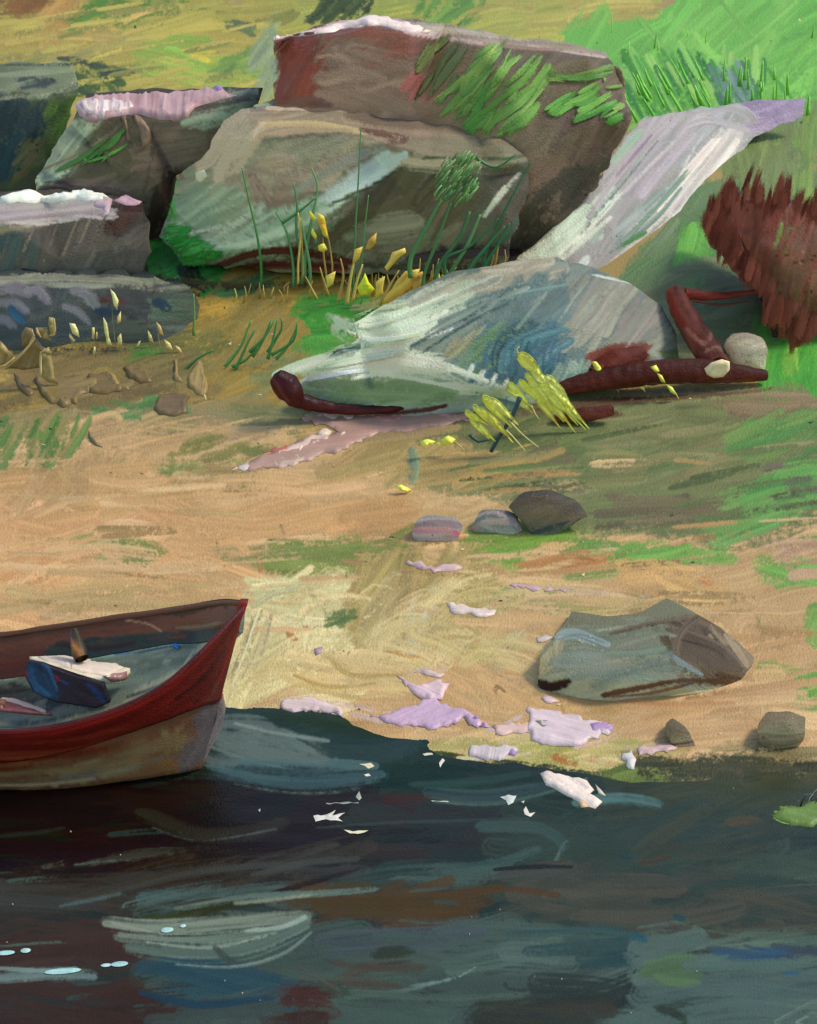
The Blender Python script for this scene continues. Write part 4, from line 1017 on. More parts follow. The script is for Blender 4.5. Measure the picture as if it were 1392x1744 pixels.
# ridge and pale plate in front of it
o_mid, s_mid = boulder('boulder', 'boulder with a beige ledge above a pale teal sloping plate', 'boulder',
    [(285,350,-.1),(300,295,-.1),(340,270,-.1),(375,205,-.3),(430,180,-.5),(560,180,-.6),(700,195,-.6),(860,225,-.5),(900,270,-.3),(905,330,-.1),(880,400,.1),(860,458,.2),(600,460,.4),(440,452,.4),(310,440,.2),(265,405,.1)],
    [(430,235,.2),(440,205,.0),(600,222,.05),(690,255,.15),(740,265,.1),(860,262,.05),(560,380,.45),(480,420,.5),(620,400,.1),(760,400,.15),(350,290,.05),(380,420,.35),(700,330,.0),(820,300,.05)],
    [(250,425),(400,448),(600,456),(860,452)], .7,
    [F([(285,350),(330,280),(430,235),(700,250),(905,270),(880,430),(600,470),(440,470),(250,420)], ['5c6454','68685c','545c4c','605c50'], 30, 130, 28, 2.6),
     F([(290,330),(330,285),(420,240),(640,232),(560,290),(440,320),(300,420)], ['7c7c68','74786a','848470','6c7464'], 22, 120, 26, 3.2),
     F([(380,300),(560,250),(600,260),(520,340),(420,350)], ['7c7464','84786a','74705f','8c8474'], 14, 120, 24, 2.4, .45),
     F([(420,330),(520,310),(540,340),(480,370),(430,360)], ['6c5c54','74685c'], 20, 70, 18, 1.8, .5),
     F([(300,380),(560,340),(640,290),(570,360),(470,430),(300,430),(270,410)], ['7c9080','8ca090','70887a','9cac9c'], 26, 140, 24, 3, .4),
     F([(250,400),(300,310),(420,330),(400,430),(300,440)], ['6c8070','7c8c78','607464'], 30, 100, 22, 2.4, .45),
     F([(540,355),(600,370),(520,430),(430,440)], ['648464','5c7c5c','709070'], 30, 80, 18, 2.4, .45),
     F([(430,430),(560,400),(700,330),(900,330),(880,430),(840,450),(640,440)], ['4c4a3c','54503f','444438','4c5444'], 40, 100, 26, 3.4),
     F([(560,360),(690,268),(870,290),(830,400),(640,430),(560,410)], ['4c4638','443f32','54503f','3f3c30'], 45, 120, 26, 3.6),
     F([(600,370),(700,360),(730,420),(560,430)], ['605c48','68685a','5c6450'], 10, 90, 20, 2.4, .5),
     F([(700,400),(860,380),(850,440),(700,440)], ['5c5444','4c483c','5c6450'], 55, 70, 18, 2, .5),
     F([(790,290),(905,270),(905,330),(850,440),(780,420)], ['4c4c40','444438','4c5448','3c3c34'], 58, 90, 22, 3),
     F([(860,290),(905,268),(905,335),(870,420),(840,420)], ['4c463c','443f34','504a40'], 62, 70, 16, 4, .3),
     F([(345,262),(385,200),(440,188),(470,190),(450,225),(410,280),(385,300),(350,282)], ['a49c88','9c9480','b0a894','948c78'], 56, 90, 22, 4),
     F([(440,185),(600,180),(800,210),(870,240),(860,262),(740,268),(690,255),(600,225),(440,222)], ['8c8070','948878','7c7060','9c9080'], -3, 160, 20, 3.6),
     F([(690,240),(860,225),(900,262),(840,280),(700,282),(670,262)], ['7c7464','84806c','747060','8c8874'], -4, 110, 20, 3.2),
     F([(560,180),(760,195),(850,210),(760,225),(620,210)], ['74665c','7c6c60','6c6054'], -3, 130, 18, 2.2)],
    '605c50',
    [([(445,212),(540,212),(620,226)], 12, 'c4b490', 'a89878', .35), ([(450,230),(520,222),(600,222)], 9, 'bcac88', '948870', .4),
     ([(350,280),(385,225),(410,205)], 14, 'b8b0a0', '948c7c', .4), ([(405,268),(430,232),(455,215)], 12, 'b0a894', '9c9484', .4),
     ([(665,262),(700,275),(760,278),(800,272)], 12, 'b4a894', '8c8070', .4),
     ([(540,352),(600,305),(660,262)], 22, 'a8b4b4', '7c9090', .35), ([(560,340),(620,300),(690,262)], 18, 'bcccc8', '8ca0a0', .3),
     ([(500,330),(580,280),(650,250)], 20, '8c8c84', '747c74', .45), ([(470,310),(560,270),(620,245)], 16, '8c8478', '7c7468', .5),
     ([(548,356),(610,322),(680,275)], 12, 'e4ece6', 'b4c8c4', .35), ([(430,410),(520,380),(600,330)], 9, 'c8d8cc', '9cb4a4', .5), ([(300,420),(420,400),(560,345)], 16, '98ac9c', '708878', .6),
     ([(320,400),(430,375),(520,340)], 10, 'a8b8ac', '7c9080', .65), ([(350,425),(420,415),(480,390)], 13, 'b0c0b4', '849888', .6),
     ([(825,368),(850,335),(885,295)], 9, 'c8ccc0', '849084', .45), ([(830,360),(860,318)], 6, 'dce0d4', 'a0a898', .5),
     ([(432,268),(480,262),(510,268)], 9, '9c9484', '7c7468', .4), ([(420,285),(500,302),(560,280)], 12, '8c8070', '746c60', .5),
     ([(300,302),(292,340),(300,380)], 10, '509c48', '3c8838', .55), ([(560,350),(640,312),(700,275)], 6, '34382c', '40402f', .5),
     ([(460,345),(430,300),(440,330)], 16, '6c5c54', '7c6c64', .65), ([(615,222),(690,238),(640,245)], 12, '74504a', '6c5c50', .6),
     ([(830,415),(860,405),(890,360)], 12, '3c5c4c', '34443c', .5), ([(720,270),(740,268),(860,270),(900,262)], 7, '4c5c40', '5c6450', .5),
     ([(455,185),(560,184),(660,196)], 8, '9c8c80', 'b4a494', .5),
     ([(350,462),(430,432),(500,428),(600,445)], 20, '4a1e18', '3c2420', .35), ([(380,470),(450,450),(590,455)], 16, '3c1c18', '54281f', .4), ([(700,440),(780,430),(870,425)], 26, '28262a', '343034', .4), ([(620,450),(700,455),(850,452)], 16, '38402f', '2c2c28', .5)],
    amp=.02, yoff=-.2,
    slabs=[([(333,293),(350,288),(354,300),(342,312),(334,306)], ['d8c4a0','b0a088'], dict(th=.012, grid=4))])

moss(s_mid, o_mid, [F([(232,385),(300,380),(385,432),(330,456),(262,450)], ['3f9c48','34903c','50a858'], 20, 40, 12, 3.4, .5),
    F([(286,300),(304,296),(300,380),(284,372)], ['4c9c44','5cac4c'], 84, 60, 8, 1.6, .6)])
# left boulder; its lilac cap is a highlight laid on as paint
o_l, s_l = boulder('boulder', 'dark grey brown boulder with its top light painted in thick lilac, left of the beige ledge', 'boulder',
    [(58,305,-.1),(95,240,-.2),(130,190,-.3),(145,158,-.5),(250,152,-.5),(400,148,-.5),(450,150,-.5),(440,190,-.3),(380,240,-.1),(340,285,.0),(300,300,.0),(290,360,.1),(280,410,.2),(150,420,.3),(60,400,.2)],
    [(135,200,.0),(250,205,.1),(350,200,.05),(400,175,-.1),(200,290,.3),(130,320,.15),(260,300,.35),(70,310,.1)],
    [(60,400),(290,405)], .7,
    [F([(60,400),(58,305),(130,190),(440,170),(340,285),(290,400)], ['4c463c','544e42','443e34','4c4c40'], 30, 110, 24, 3.2),
     F([(60,300),(100,235),(140,195),(175,205),(140,280),(80,310)], ['84907f','788474','909c8c','6c7c6c'], 55, 100, 20, 3.8),
     F([(140,200),(180,205),(150,280),(120,290)], ['646c5c','5c6454'], 58, 80, 16, 2, .45),
     F([(175,205),(250,205),(245,310),(100,320),(140,280)], ['4c483c','443f34','544c40','48483a'], 48, 90, 22, 3.4),
     F([(240,205),(390,190),(420,200),(340,285),(245,330)], ['5c544a','544c42','64584e','4c463c'], 14, 100, 22, 3.2),
     F([(380,160),(440,150),(440,195),(370,210),(310,215)], ['7c8c7c','849484','708070'], 20, 70, 16, 3),
     F([(240,300),(300,300),(290,400),(240,410)], ['34281f','3c3028','2c241c'], 78, 80, 20, 3),
     F([(65,300),(110,285),(105,312),(70,320)], ['9cac9c','a8b8a8'], 20, 40, 12, 2.2, .45),
     F([(60,310),(240,300),(240,330),(60,335)], ['4c4440','5c5450','3c3834'], 4, 80, 14, 2.4)],
    '4a443a',
    [([(75,302),(110,250),(150,205)], 14, 'a8b4a4', '7c8c7c', .5), ([(68,292),(100,245),(130,205)], 9, '9caca0', '74847a', .55),
     ([(70,290),(140,258),(200,216)], 5, '8c8470', '5c584c', .6), ([(230,335),(180,320),(75,318)], 9, '5c4c4c', '6c6464', .6),
     ([(258,225),(258,270),(245,330)], 9, '54483c', '3c342c', .5)], amp=.02,
    slabs=[([(132,176),(150,168),(230,160),(300,158),(350,152),(378,150),(388,160),(405,163),(388,168),(350,178),(332,184),(322,200),(300,208),(270,204),(240,196),(218,196),(180,204),(150,208),(136,198)], ['d0b0bc','b8949c'], dict(th=.045, ang=85, grid=5, rim=.5)),
           ([(138,180),(170,174),(225,176),(232,188),(200,198),(160,202),(142,196)], ['dcd0e4','e8d8dc'], dict(th=.06, ang=85, grid=4, rim=.4)),
           ([(360,153),(378,150),(386,160),(372,164)], ['9c7cc4','b090c8'], dict(th=.05, grid=4)),
           ([(205,200),(216,196),(224,245),(214,238)], ['544a3c','4c4438'], dict(th=.03, grid=4, ang=90)),
           ([(226,194),(240,200),(256,222),(256,245),(242,258),(238,225)], ['6c5c50','5c5044'], dict(th=.03, grid=4, ang=100))])
moss(s_l, o_l, [F([(98,306),(200,250),(215,225),(208,222),(150,255),(100,290)], ['4c7c40','3c6c38'], 35, 90, 8, 1.2, .5),
                F([(120,308),(220,252),(215,242),(160,270),(110,300)], ['4c8c40','5c9848'], 33, 90, 9, 1.6, .45)])
# dark blue rock at the left edge
boulder('boulder', 'blackish blue rock with a grey green flat top, at the upper left edge', 'boulder',
    [(-120,115,-.5),(0,108,-.5),(128,104,-.4),(134,160,-.1),(110,240,0),(80,300,.1),(40,330,.2),(-120,340,.2)],
    [(0,165,.2),(110,170,.1),(20,250,.3),(70,220,.25)],
    (20,320), .7,
    [F([(0,100),(134,100),(134,170),(0,180)], ['74806c','687860','7c8874','606c54'], 3, 120, 22, 3.6),
     F([(40,132),(85,134),(82,150),(30,150)], ['3c484a','445050'], 4, 50, 14, 3),
     F([(0,165),(70,175),(134,150),(110,240),(30,310),(0,310)], ['40503a','48543c','38482c'], 50, 60, 20, 3),
     F([(0,178),(35,182),(78,180),(76,235),(50,250),(30,240),(0,235)], ['243038','1f2c34','2c3a40','28343a'], 70, 50, 22, 4),
     F([(0,225),(30,240),(40,275),(25,300),(0,300)], ['1c2c38','243844','20343c'], 70, 50, 20, 4),
     F([(78,180),(128,165),(110,230),(85,240)], ['3c5c2c','4c6434','34502a'], 62, 60, 16, 3),
     F([(30,245),(75,240),(45,300),(28,305)], ['504c3c','5c5c44','44443a'], 55, 50, 14, 2.6)],
    '3c443c', [([(0,128),(60,124),(128,118)], 10, '8c9484', '74806c', .6), ([(0,112),(60,112),(120,112)], 8, '505c4c', '6c7864', .6),
     ([(0,170),(30,164),(60,168)], 7, '909888', '6c785c', .6), ([(30,290),(38,282)], 8, '143c34', '1c443c', .4)])
# pale-topped block; the lavender top is light put into the paint
boulder('boulder', 'low dark block with its top light painted in thick pale lavender at the left edge', 'boulder',
    [(-140,345,-.5),(0,330,-.5),(100,322,-.5),(190,332,-.4),(245,342,-.3),(262,380,-.1),(262,430,.1),(240,490,.2),(0,500,.3),(-140,500,.3)],
    [(0,372,.1),(150,372,.1),(190,362,.0),(100,440,.3),(215,420,.1)],
    [(0,478),(240,478)], .7,
    [F([(0,360),(190,360),(262,380),(262,440),(235,475),(0,475)], ['54504a','4c4844','5c5850','443f3c'], 64, 90, 20, 3.4),
     F([(0,390),(60,388),(50,460),(0,465)], ['3c484c','44504c','34424a'], 65, 80, 18, 2.6, .45),
     F([(190,350),(250,350),(262,400),(230,410),(190,390)], ['382420','402c26','34302c'], 40, 60, 18, 3.4),
     F([(0,375),(90,375),(60,395),(0,400)], ['84806c','74745f','8c8c78'], 10, 80, 14, 2.6),
     F([(0,345),(190,338),(185,368),(120,372),(0,385)], ['a8a4a8','b4b0b0','9c98a0','a09898'], 5, 170, 15, 4.4),
     F([(180,390),(260,390),(250,430),(190,420)], ['4c4c48','54544c'], 40, 50, 16, 2, .5)],
    '4c4844',
    [([(0,365),(100,356),(185,345)], 13, 'bcb8bc', '9894a0', .35), ([(0,376),(100,366),(170,360)], 9, 'a89ca8', '8c8890', .4),
     ([(60,385),(40,430)], 5, '8c8478', '5c5850', .6), ([(100,380),(75,450)], 5, '7c7468', '4c4844', .7), ([(130,378),(105,440)], 5, '8c8474', '544c44', .7),
     ([(155,372),(135,420)], 5, '948c7c', '5c544c', .7), ([(20,395),(5,440)], 6, '6c6860', '3c4444', .7), ([(180,368),(160,410)], 5, '7c7468', '4c443c', .7)],
    slabs=[([(0,338),(25,328),(55,326),(75,334),(100,330),(140,324),(170,328),(190,340),(180,344),(120,340),(90,348),(70,344),(0,346)], ['ecdcd8','d8c4d4'], dict(th=.035, ang=5, grid=4)),
           ([(170,332),(192,340),(186,364),(168,372),(178,356),(160,352)], ['c8b4c8','bcacbc'], dict(th=.03, ang=60, grid=4)),
           ([(192,342),(215,334),(242,344),(238,348),(215,350)], ['dcc4d0','c8a8c0'], dict(th=.03, ang=0, grid=4))])
# blue grey low rock
boulder('boulder', 'long low blue grey rock with swirled lavender patches on the left', 'boulder',
    [(-140,480,-.5),(0,470,-.5),(100,466,-.5),(240,474,-.4),(330,488,-.4),(345,520,-.2),(335,560,0),(300,600,.15),(0,620,.25),(-140,620,.25)],
    [(0,485,-.1),(150,490,-.1),(300,500,-.1),(60,545,.15),(250,550,.12)],
    [(0,590),(300,575),(345,550)], .7,
    [F([(0,466),(330,485),(345,520),(320,570),(0,590)], ['3c4448','444c4c','384044','4c5450'], 10, 110, 22, 3.2),
     F([(0,470),(200,468),(330,485),(330,498),(200,492),(0,482)], ['7c8478','848878','707868','90948a'], -3, 150, 11, 4),
     F([(160,495),(330,495),(335,530),(300,550),(180,540)], ['3c3434','34383c','404440','2c343c'], -5, 80, 20, 3),
     F([(260,500),(345,498),(345,540),(330,560),(270,550)], ['4c5c54','54645a','445448'], 4, 70, 18, 2.8),
     F([(0,540),(170,530),(170,570),(0,580)], ['38444c','303c44','40484c'], 3, 90, 20, 3)],
    '3c4448',
    [([(0,495),(25,488),(50,500)], 24, '7c7c88', '5c5c68', .3), ([(45,495),(65,492),(85,515)], 22, '84848c', '646470', .3),
     ([(5,515),(30,520),(45,530)], 22, '707480', '545a66', .3), ([(125,495),(145,500),(165,522)], 24, '7c8088', '60646e', .3),
     ([(110,522),(130,530),(150,550)], 20, '787c84', '5c606c', .3), ([(0,540),(15,545),(25,555)], 18, '64687a', '4c5464', .3),
     ([(100,500),(85,530),(50,545)], 18, '4c5454', '3c4444', .4), ([(20,525),(40,545)], 20, '204064', '2c4c6c', .3),
     ([(265,515),(285,525)], 22, '243c50', '2c3c44', .4), ([(165,530),(200,530)], 22, '28405c', '2c3840', .4),
     ([(175,512),(185,508),(210,515)], 14, '4c2c2c', '3c2c2c', .5), ([(0,476),(120,476),(230,482)], 6, 'a0a498', '74786c', .5)])
# leaning slab
boulder('leaning_slab', 'long pale lilac stone slab leaning down to the left, right of the huge boulder', 'stone slab',
    [(1100,196,-1.3),(1180,186,-1.5),(1280,172,-1.6),(1375,168,-1.7),(1372,200,-1.6),(1290,232,-1.4),(1262,270,-1.2),(1238,330,-.9),(1200,385,-.6),(1080,440,-.25),(1005,478,0),(950,470,.05),(868,446,.0),(940,390,-.3),(1010,320,-.7),(1050,250,-1.05)],
    [(1240,235,-1.25),(1130,330,-.7),(1050,400,-.3),(1150,250,-1.1)],
    [(868,450),(1005,475),(1100,440),(1200,400),(1250,350)], .35,
    [F([(1100,196),(1280,174),(1375,168),(1372,200),(1290,232),(1200,390),(1005,478),(868,446),(1010,320)], ['9c9c9c','94969a','a4a0a8','8c9490'], 50, 170, 26, 3.4, .3, spread=6),
     F([(1080,205),(1280,178),(1290,232),(1200,250),(1090,330),(1020,330)], ['a8a0ac','a09ca8','b0a8b4','989aa0'], 47, 160, 22, 3, .35, spread=7),
     F([(1100,215),(1120,195),(1060,250),(1000,340),(900,430),(868,446),(1000,330)], ['8cac9c','a8c0b0','94b4a4'], 50, 120, 16, 3, .45),
     F([(870,446),(1030,330),(1060,330),(1010,420),(930,470)], ['c4d4c8','b4ccc0','d4dcd0','a4c0b4'], 48, 140, 18, 3.6, .4),
     F([(1030,400),(1130,300),(1160,290),(1060,430)], ['7c8c8c','889494','94a0a0'], 50, 120, 16, 2, .5),
     F([(1200,230),(1260,225),(1262,270),(1200,385),(1130,420),(1160,310)], ['c4bcc0','d0c8c8','b4b0b4','bcc0bc'], 56, 150, 18, 3.6, .4, spread=6),
     F([(1270,172),(1375,168),(1372,200),(1290,230),(1275,200)], ['a090bc','9484ac','a898b8','8c84a0'], 18, 70, 16, 3.6)],
    '9c9c9c',
    [([(1255,240),(1200,310),(1150,370),(1080,430)], 14, 'f2ecea', 'd8d0d0', .4), ([(1225,236),(1170,300),(1120,360)], 7, 'fbf0ea', 'd8cccc', .3), ([(1020,360),(950,430),(900,450)], 18, 'ecf4ea', 'c8dcd0', .5),  # white strokes here and below are highlights painted on the slab
     ([(1100,260),(1060,310),(1000,380)], 8, '7c8488', '909898', .5), ([(1190,270),(1130,340),(1060,410)], 7, '5c7468', '7c8c88', .5), ([(1150,240),(1090,300),(1040,350)], 6, 'd4ccd8', 'b0a8b4', .4), ([(1060,330),(1000,400),(960,440)], 7, 'f4f8f0', 'ccdcd4', .4),
     ([(1240,232),(1190,300),(1130,370),(1020,465)], 9, 'e8dcdc', 'b8b4b8', .35), ([(1215,240),(1180,280),(1160,300)], 10, 'f0e0dc', 'c8bcc0', .3),
     ([(1140,205),(1060,290),(1000,370)], 9, 'c0b8c4', '98949c', .4), ([(1110,230),(1050,300)], 5, '9474a0', '84748c', .5),
     ([(1250,262),(1190,350),(1110,420)], 12, 'dcd4d8', 'a8a8b0', .4), ([(1120,400),(1060,440),(1010,476)], 12, 'd0c4cc', 'a8a4ac', .35),
     ([(1180,186),(1250,185),(1285,205)], 18, 'b4b0b8', '9898a4', .35), ([(1170,215),(1210,205),(1275,222)], 10, 'c4c0c4', 'a09ca4', .4),
     ([(1160,320),(1110,380),(1040,430)], 7, '6c8c80', '8c9c98', .45), ([(1130,325),(1090,360)], 16, '849894', '98a4a4', .5),
     ([(1170,290),(1120,350),(1060,420)], 5, '4c7c60', '7c9488', .5), ([(1080,300),(960,420),(900,445)], 7, 'e8f0e0', 'b4c8bc', .45),
     ([(1040,370),(960,440),(930,462)], 10, 'dce4d8', 'b0c4b8', .45), ([(1000,440),(980,468)], 12, 'e0e4e4', 'b8c0c4', .4),
     ([(1120,240),(1030,350),(990,400)], 6, '8c8894', 'a8a4b0', .4), ([(1090,225),(1045,275)], 12, '9cb0a8', '8ca898', .5),
     ([(1240,290),(1210,340),(1180,380)], 9, 'ece4e4', 'bcb8bc', .5), ([(1060,418),(1100,396)], 8, '3c8c44', '50744c', .4)], amp=.012)
# round blue boulder with a pale skirt
o_rnd, s_rnd = boulder('boulder', 'rounded blue grey boulder with a white flared skirt, in the middle of the bank', 'boulder',
    [(505,664,.05),(545,622,.02),(612,596,-.1),(596,552,-.22),(645,522,-.35),(760,482,-.5),(870,446,-.6),(940,444,-.6),(1010,456,-.55),(1080,482,-.45),(1130,520,-.3),(1155,570,-.1),(1160,615,.05),(1060,640,.2),(930,680,.3),(880,700,.35),(700,712,.5),(560,708,.5),(510,688,.45)],
    [(600,640,.12),(680,625,.2),(760,635,.3),(850,660,.32),(640,668,.16),(740,672,.2),(560,655,.08),(800,560,.12),(900,540,.15),(1000,560,.1),(920,620,.3),(1060,590,.1),(860,480,-.3),(1000,480,-.3),(690,575,.0)],
    [(472,690),(560,702),(700,706),(880,690),(1000,655),(1160,612)], .8,
    [F([(472,640),(605,592),(572,536),(870,446),(1010,456),(1130,520),(1160,610),(930,680),(700,705),(540,700)], ['6c7c7c','74847f','647474','7c8884'], 35, 140, 28, 3, spread=14),
     F([(700,530),(880,448),(1000,456),(900,520),(760,590),(690,600)], ['748484','7c8c88','687c7c','8c9890'], 32, 150, 22, 3, .4),
     F([(760,482),(870,446),(960,446),(940,480),(800,500),(690,530)], ['a09c8c','949484','a8a494','8c9484'], 16, 120, 18, 2.6, .45),
     F([(870,480),(1010,470),(960,560),(800,620),(760,600)], ['5c7478','50686c','647c80','5c7070'], 48, 130, 22, 3.4, spread=10),
     F([(820,560),(960,560),(960,640),(880,680),(800,660)], ['3c586c','345060','4c6c7c','40606c'], 60, 70, 16, 4, spread=25),
     F([(940,560),(1060,560),(1030,620),(950,640)], ['587074','64787c','4c646c'], 65, 70, 16, 3),
     F([(960,470),(1080,482),(1130,520),(1060,600),(960,600),(980,520)], ['84887c','8c8c84','7c8480','94948a'], 52, 140, 20, 3.2, .4, spread=8),
     F([(1050,520),(1110,500),(1130,560),(1060,590)], ['94908c','8c8480','9c9890'], 50, 70, 18, 2, .45),
     F([(1080,560),(1158,560),(1165,610),(1110,620)], ['94988a','8c9084','747c68'], 40, 50, 16, 2.4),
     F([(1010,590),(1060,575),(1100,590),(1100,620),(1000,640)], ['6c3830','643028','784438'], 20, 60, 18, 3),
     F([(940,630),(1000,618),(1010,650),(940,665)], ['849890','94a49c','748c88'], 70, 36, 14, 2.6),
     F([(1120,600),(1180,590),(1190,620),(1120,620)], ['6c8454','78885c'], 4, 50, 12, 2.5),
     F([(572,536),(640,520),(790,480),(850,470),(760,530),(680,590),(620,600)], ['b4c4b4','a4b8a4','c4d0c0','94ac94'], 26, 130, 20, 3.6, .4),
     F([(580,542),(680,540),(660,600),(600,630),(615,580)], ['c8d4c8','d4dcd0','b8ccbc'], 20, 90, 18, 3, .45),
     F([(520,620),(640,598),(740,610),(800,640),(880,660),(960,670),(900,690),(780,662),(700,640),(600,640),(500,650)], ['ccd8cc','d8e0d4','b8c8bc','dce0d8'], lambda x, y: 8 if x < 680 else -16, 130, 16, 4, .4),
     F([(490,620),(540,600),(600,600),(600,620),(500,640)], ['a8bca8','90a890','b8c8b8'], 12, 70, 14, 2.4, .5),
     F([(770,600),(860,560),(870,600),(800,640),(740,612)], ['5c7c60','50705c','6c8468'], 40, 70, 16, 2.4, .45),
     F([(750,600),(850,540),(870,545),(790,610)], ['8c8c74','9c9880','7c8470'], 48, 80, 10, 1.6, .5),
     F([(515,660),(600,645),(720,648),(790,664),(730,690),(620,700),(530,690)], ['5c7458','647c60','546c50','607860'], 2, 130, 22, 4.4)],
    '6c7c7c',
    [([(600,560),(660,550),(740,510)], 34, 'c8dccc', 'b0c8b8', .5), ([(590,590),(650,570),(730,540)], 34, 'd4e4d8', 'bcd4c4', .4), ([(610,610),(680,585),(740,560)], 26, 'e0ecdf', 'c0d4c8', .4),
     ([(850,580),(880,560),(930,540)], 40, '466670', '56747c', .5), ([(860,625),(900,590),(960,570)], 44, '3c5f6c', '4a6c78', .5), ([(900,640),(940,600),(970,580)], 26, '48697a', '5c7c88', .5),
     ([(800,520),(880,495),(960,480)], 26, '5c7c80', '6c8888', .6),
     ([(585,545),(660,540),(760,500)], 14, 'e8f0e6', 'c0d4c0', .4), ([(600,580),(680,566),(760,530)], 12, 'f0f6f0', 'd0e0d4', .45), ([(620,600),(700,584),(770,560)], 9, 'f4f8f4', 'd4e4d8', .4), ([(700,520),(800,480),(880,458)], 12, 'b8b8a8', '94988c', .6), ([(720,600),(800,550),(880,510)], 7, '3c5458', '5c7478', .6), ([(560,628),(640,606),(740,618),(830,650)], 11, 'ecf0ec', 'c4d4c8', .3),  # near-white strokes: highlights painted on the boulder
     ([(520,640),(600,630),(680,636)], 6, 'e4e8e0', 'a8bca8', .4), ([(600,645),(660,638),(740,652),(790,664)], 6, 'f0f0ec', 'c0d0c4', .3),
     ([(740,560),(820,520),(900,490)], 8, '5c706c', '8c9c94', .55), ([(700,590),(790,545),(860,500)], 9, '4c6468', '849490', .55),
     ([(1075,482),(1040,474),(1010,468)], 7, 'e0ece8', 'b8c8c4', .4), ([(1050,500),(1000,570)], 6, 'a8aca4', '787c78', .6),
     ([(1020,500),(980,560)], 5, 'b0b8b0', '7c8884', .6), ([(990,490),(950,550)], 5, 'a0aca8', '6c7c7c', .6),
     ([(1110,530),(1060,600)], 7, 'b4b0a8', '888480', .5), ([(930,500),(880,560)], 7, '8c9c98', '647878', .55),
     ([(545,690),(640,703),(720,698),(760,690)], 9, '4c2824', '3c2420', .3), ([(1130,585),(1110,600),(1130,615)], 14, 'a8b4a8', '8c948a', .5)]
    + [([(835+k*11+rnd()*5,575+rnd()*14),(828+k*11,600),(822+k*11+rnd()*8,625+rnd()*16)], 5, random.choice(['2c5068','5c8494','244458','486c80']), '3c5c70', .3) for k in range(12)]
    + [([(805+k*20,622+k*8),(795+k*20,645+k*7)], 8, 'e0e8e4', 'a8bcb4', .4) for k in range(7)], amp=.02, edge=0, sm=14)

# pale brush strokes added to soften the boulder's edge at its left foot
def sweep(px, py):
    return s_rnd.proj(px, py) or GP(px, py)
s = Skin(sweep, lift=.008, dlift=.0001, jump=.7, thick=.004)
for p, wd, a, b, d in [([(700,600),(620,612),(520,634)], 18, 'd4e0d4','b4c8b4', .7), ([(720,570),(640,580),(572,560)], 20, 'cfdccb','b0c6ac', .8), ([(680,545),(620,556),(576,538)], 16, 'd8e2d4','b8ccb4', .8),
    ([(650,590),(590,592),(540,610)], 14, 'c4d4c0','9cb89c', .9), ([(700,520),(640,530),(590,548)], 14, 'c0cfb8','a4b898', .9), ([(640,630),(560,640),(500,655)], 10, 'd8e0d4','a8bca4', .8)]:
    s.stroke(p, wd, a, b, dry=d)
lf = s.build('pale_stroke_sweep', o_rnd); shift(lf, (0, 0, 0))

# ---------------------------------------------------------------- rocks and stones on the right and on the sand
boulder('boulder', 'flat topped grey green rock with a dark brown right side on the sand', 'boulder',
    [(918,1112,-.1),(945,1078,-.32),(1020,1068,-.42),(1100,1052,-.5),(1180,1046,-.55),(1240,1075,-.35),(1290,1120,-.2),(1275,1160,-.05),(1200,1172,.05),(1120,1180,.1),(1030,1192,.12),(960,1190,.1),(912,1172,.05)],
    [(965,1105,-.16),(1140,1078,-.22),(1150,1128,.02),(1040,1160,.14),(1140,1160,.14),(1240,1140,.05),(940,1150,.04)],
    [(912,1168),(1040,1186),(1200,1172),(1275,1160)], .35,
    [F([(918,1112),(950,1078),(1150,1056),(1160,1160),(1030,1186),(912,1172)], ['788070','6c786c','84887a','70786a'], 4, 120, 24, 3.8),
     F([(960,1120),(1140,1100),(1150,1140),(1040,1180),(960,1160)], ['6c7c74','74807a','64746c'], 3, 130, 20, 2.4, .4),
     F([(1140,1060),(1200,1050),(1250,1090),(1270,1160),(1150,1150)], ['5c5044','64584c','54483c','504438'], -32, 110, 18, 4.6),
     F([(1200,1060),(1292,1120),(1270,1140),(1230,1100)], ['8c7c68','7c7060','948870'], -45, 80, 14, 2.6, .5),
     F([(915,1110),(960,1085),(950,1130),(915,1160)], ['98967c','8c8c78','a09c80'], 60, 50, 14, 2, .5)],
    '747868',
    [([(950,1085),(980,1078),(1035,1100)], 18, '5c747c', '7c8c90', .35), ([(955,1082),(990,1080),(1030,1095)], 7, '98a8b0', '60747c', .45),
     ([(1040,1080),(1110,1064),(1185,1050)], 10, '6c6050', '7c6c5c', .4), ([(1190,1052),(1160,1080),(1150,1130)], 14, '544a3e', '645848', .4),
     ([(1028,1184),(1090,1172),(1160,1160),(1250,1162)], 13, '4c3a2c', '3c2c24', .2), ([(1040,1186),(1110,1180),(1180,1162)], 6, '6c5444', '342820', .3),
     ([(1140,1115),(1160,1130),(1195,1150)], 8, '84949c', '64747c', .4), ([(1140,1188),(1200,1180),(1250,1172)], 7, '7c8c8c', '9c9480', .5),
     ([(1220,1150),(1262,1160)], 16, '3c3028', '4c4034', .4), ([(918,1162),(940,1168),(968,1160)], 17, '2c1a14', '1c1210', .1),
     ([(1160,1090),(1220,1110),(1260,1150)], 6, '3c3028', '5c5040', .5), ([(1170,1075),(1230,1100),(1270,1140)], 6, '7c7060', '5c5044', .5)], amp=.003, edge=0, sm=14)
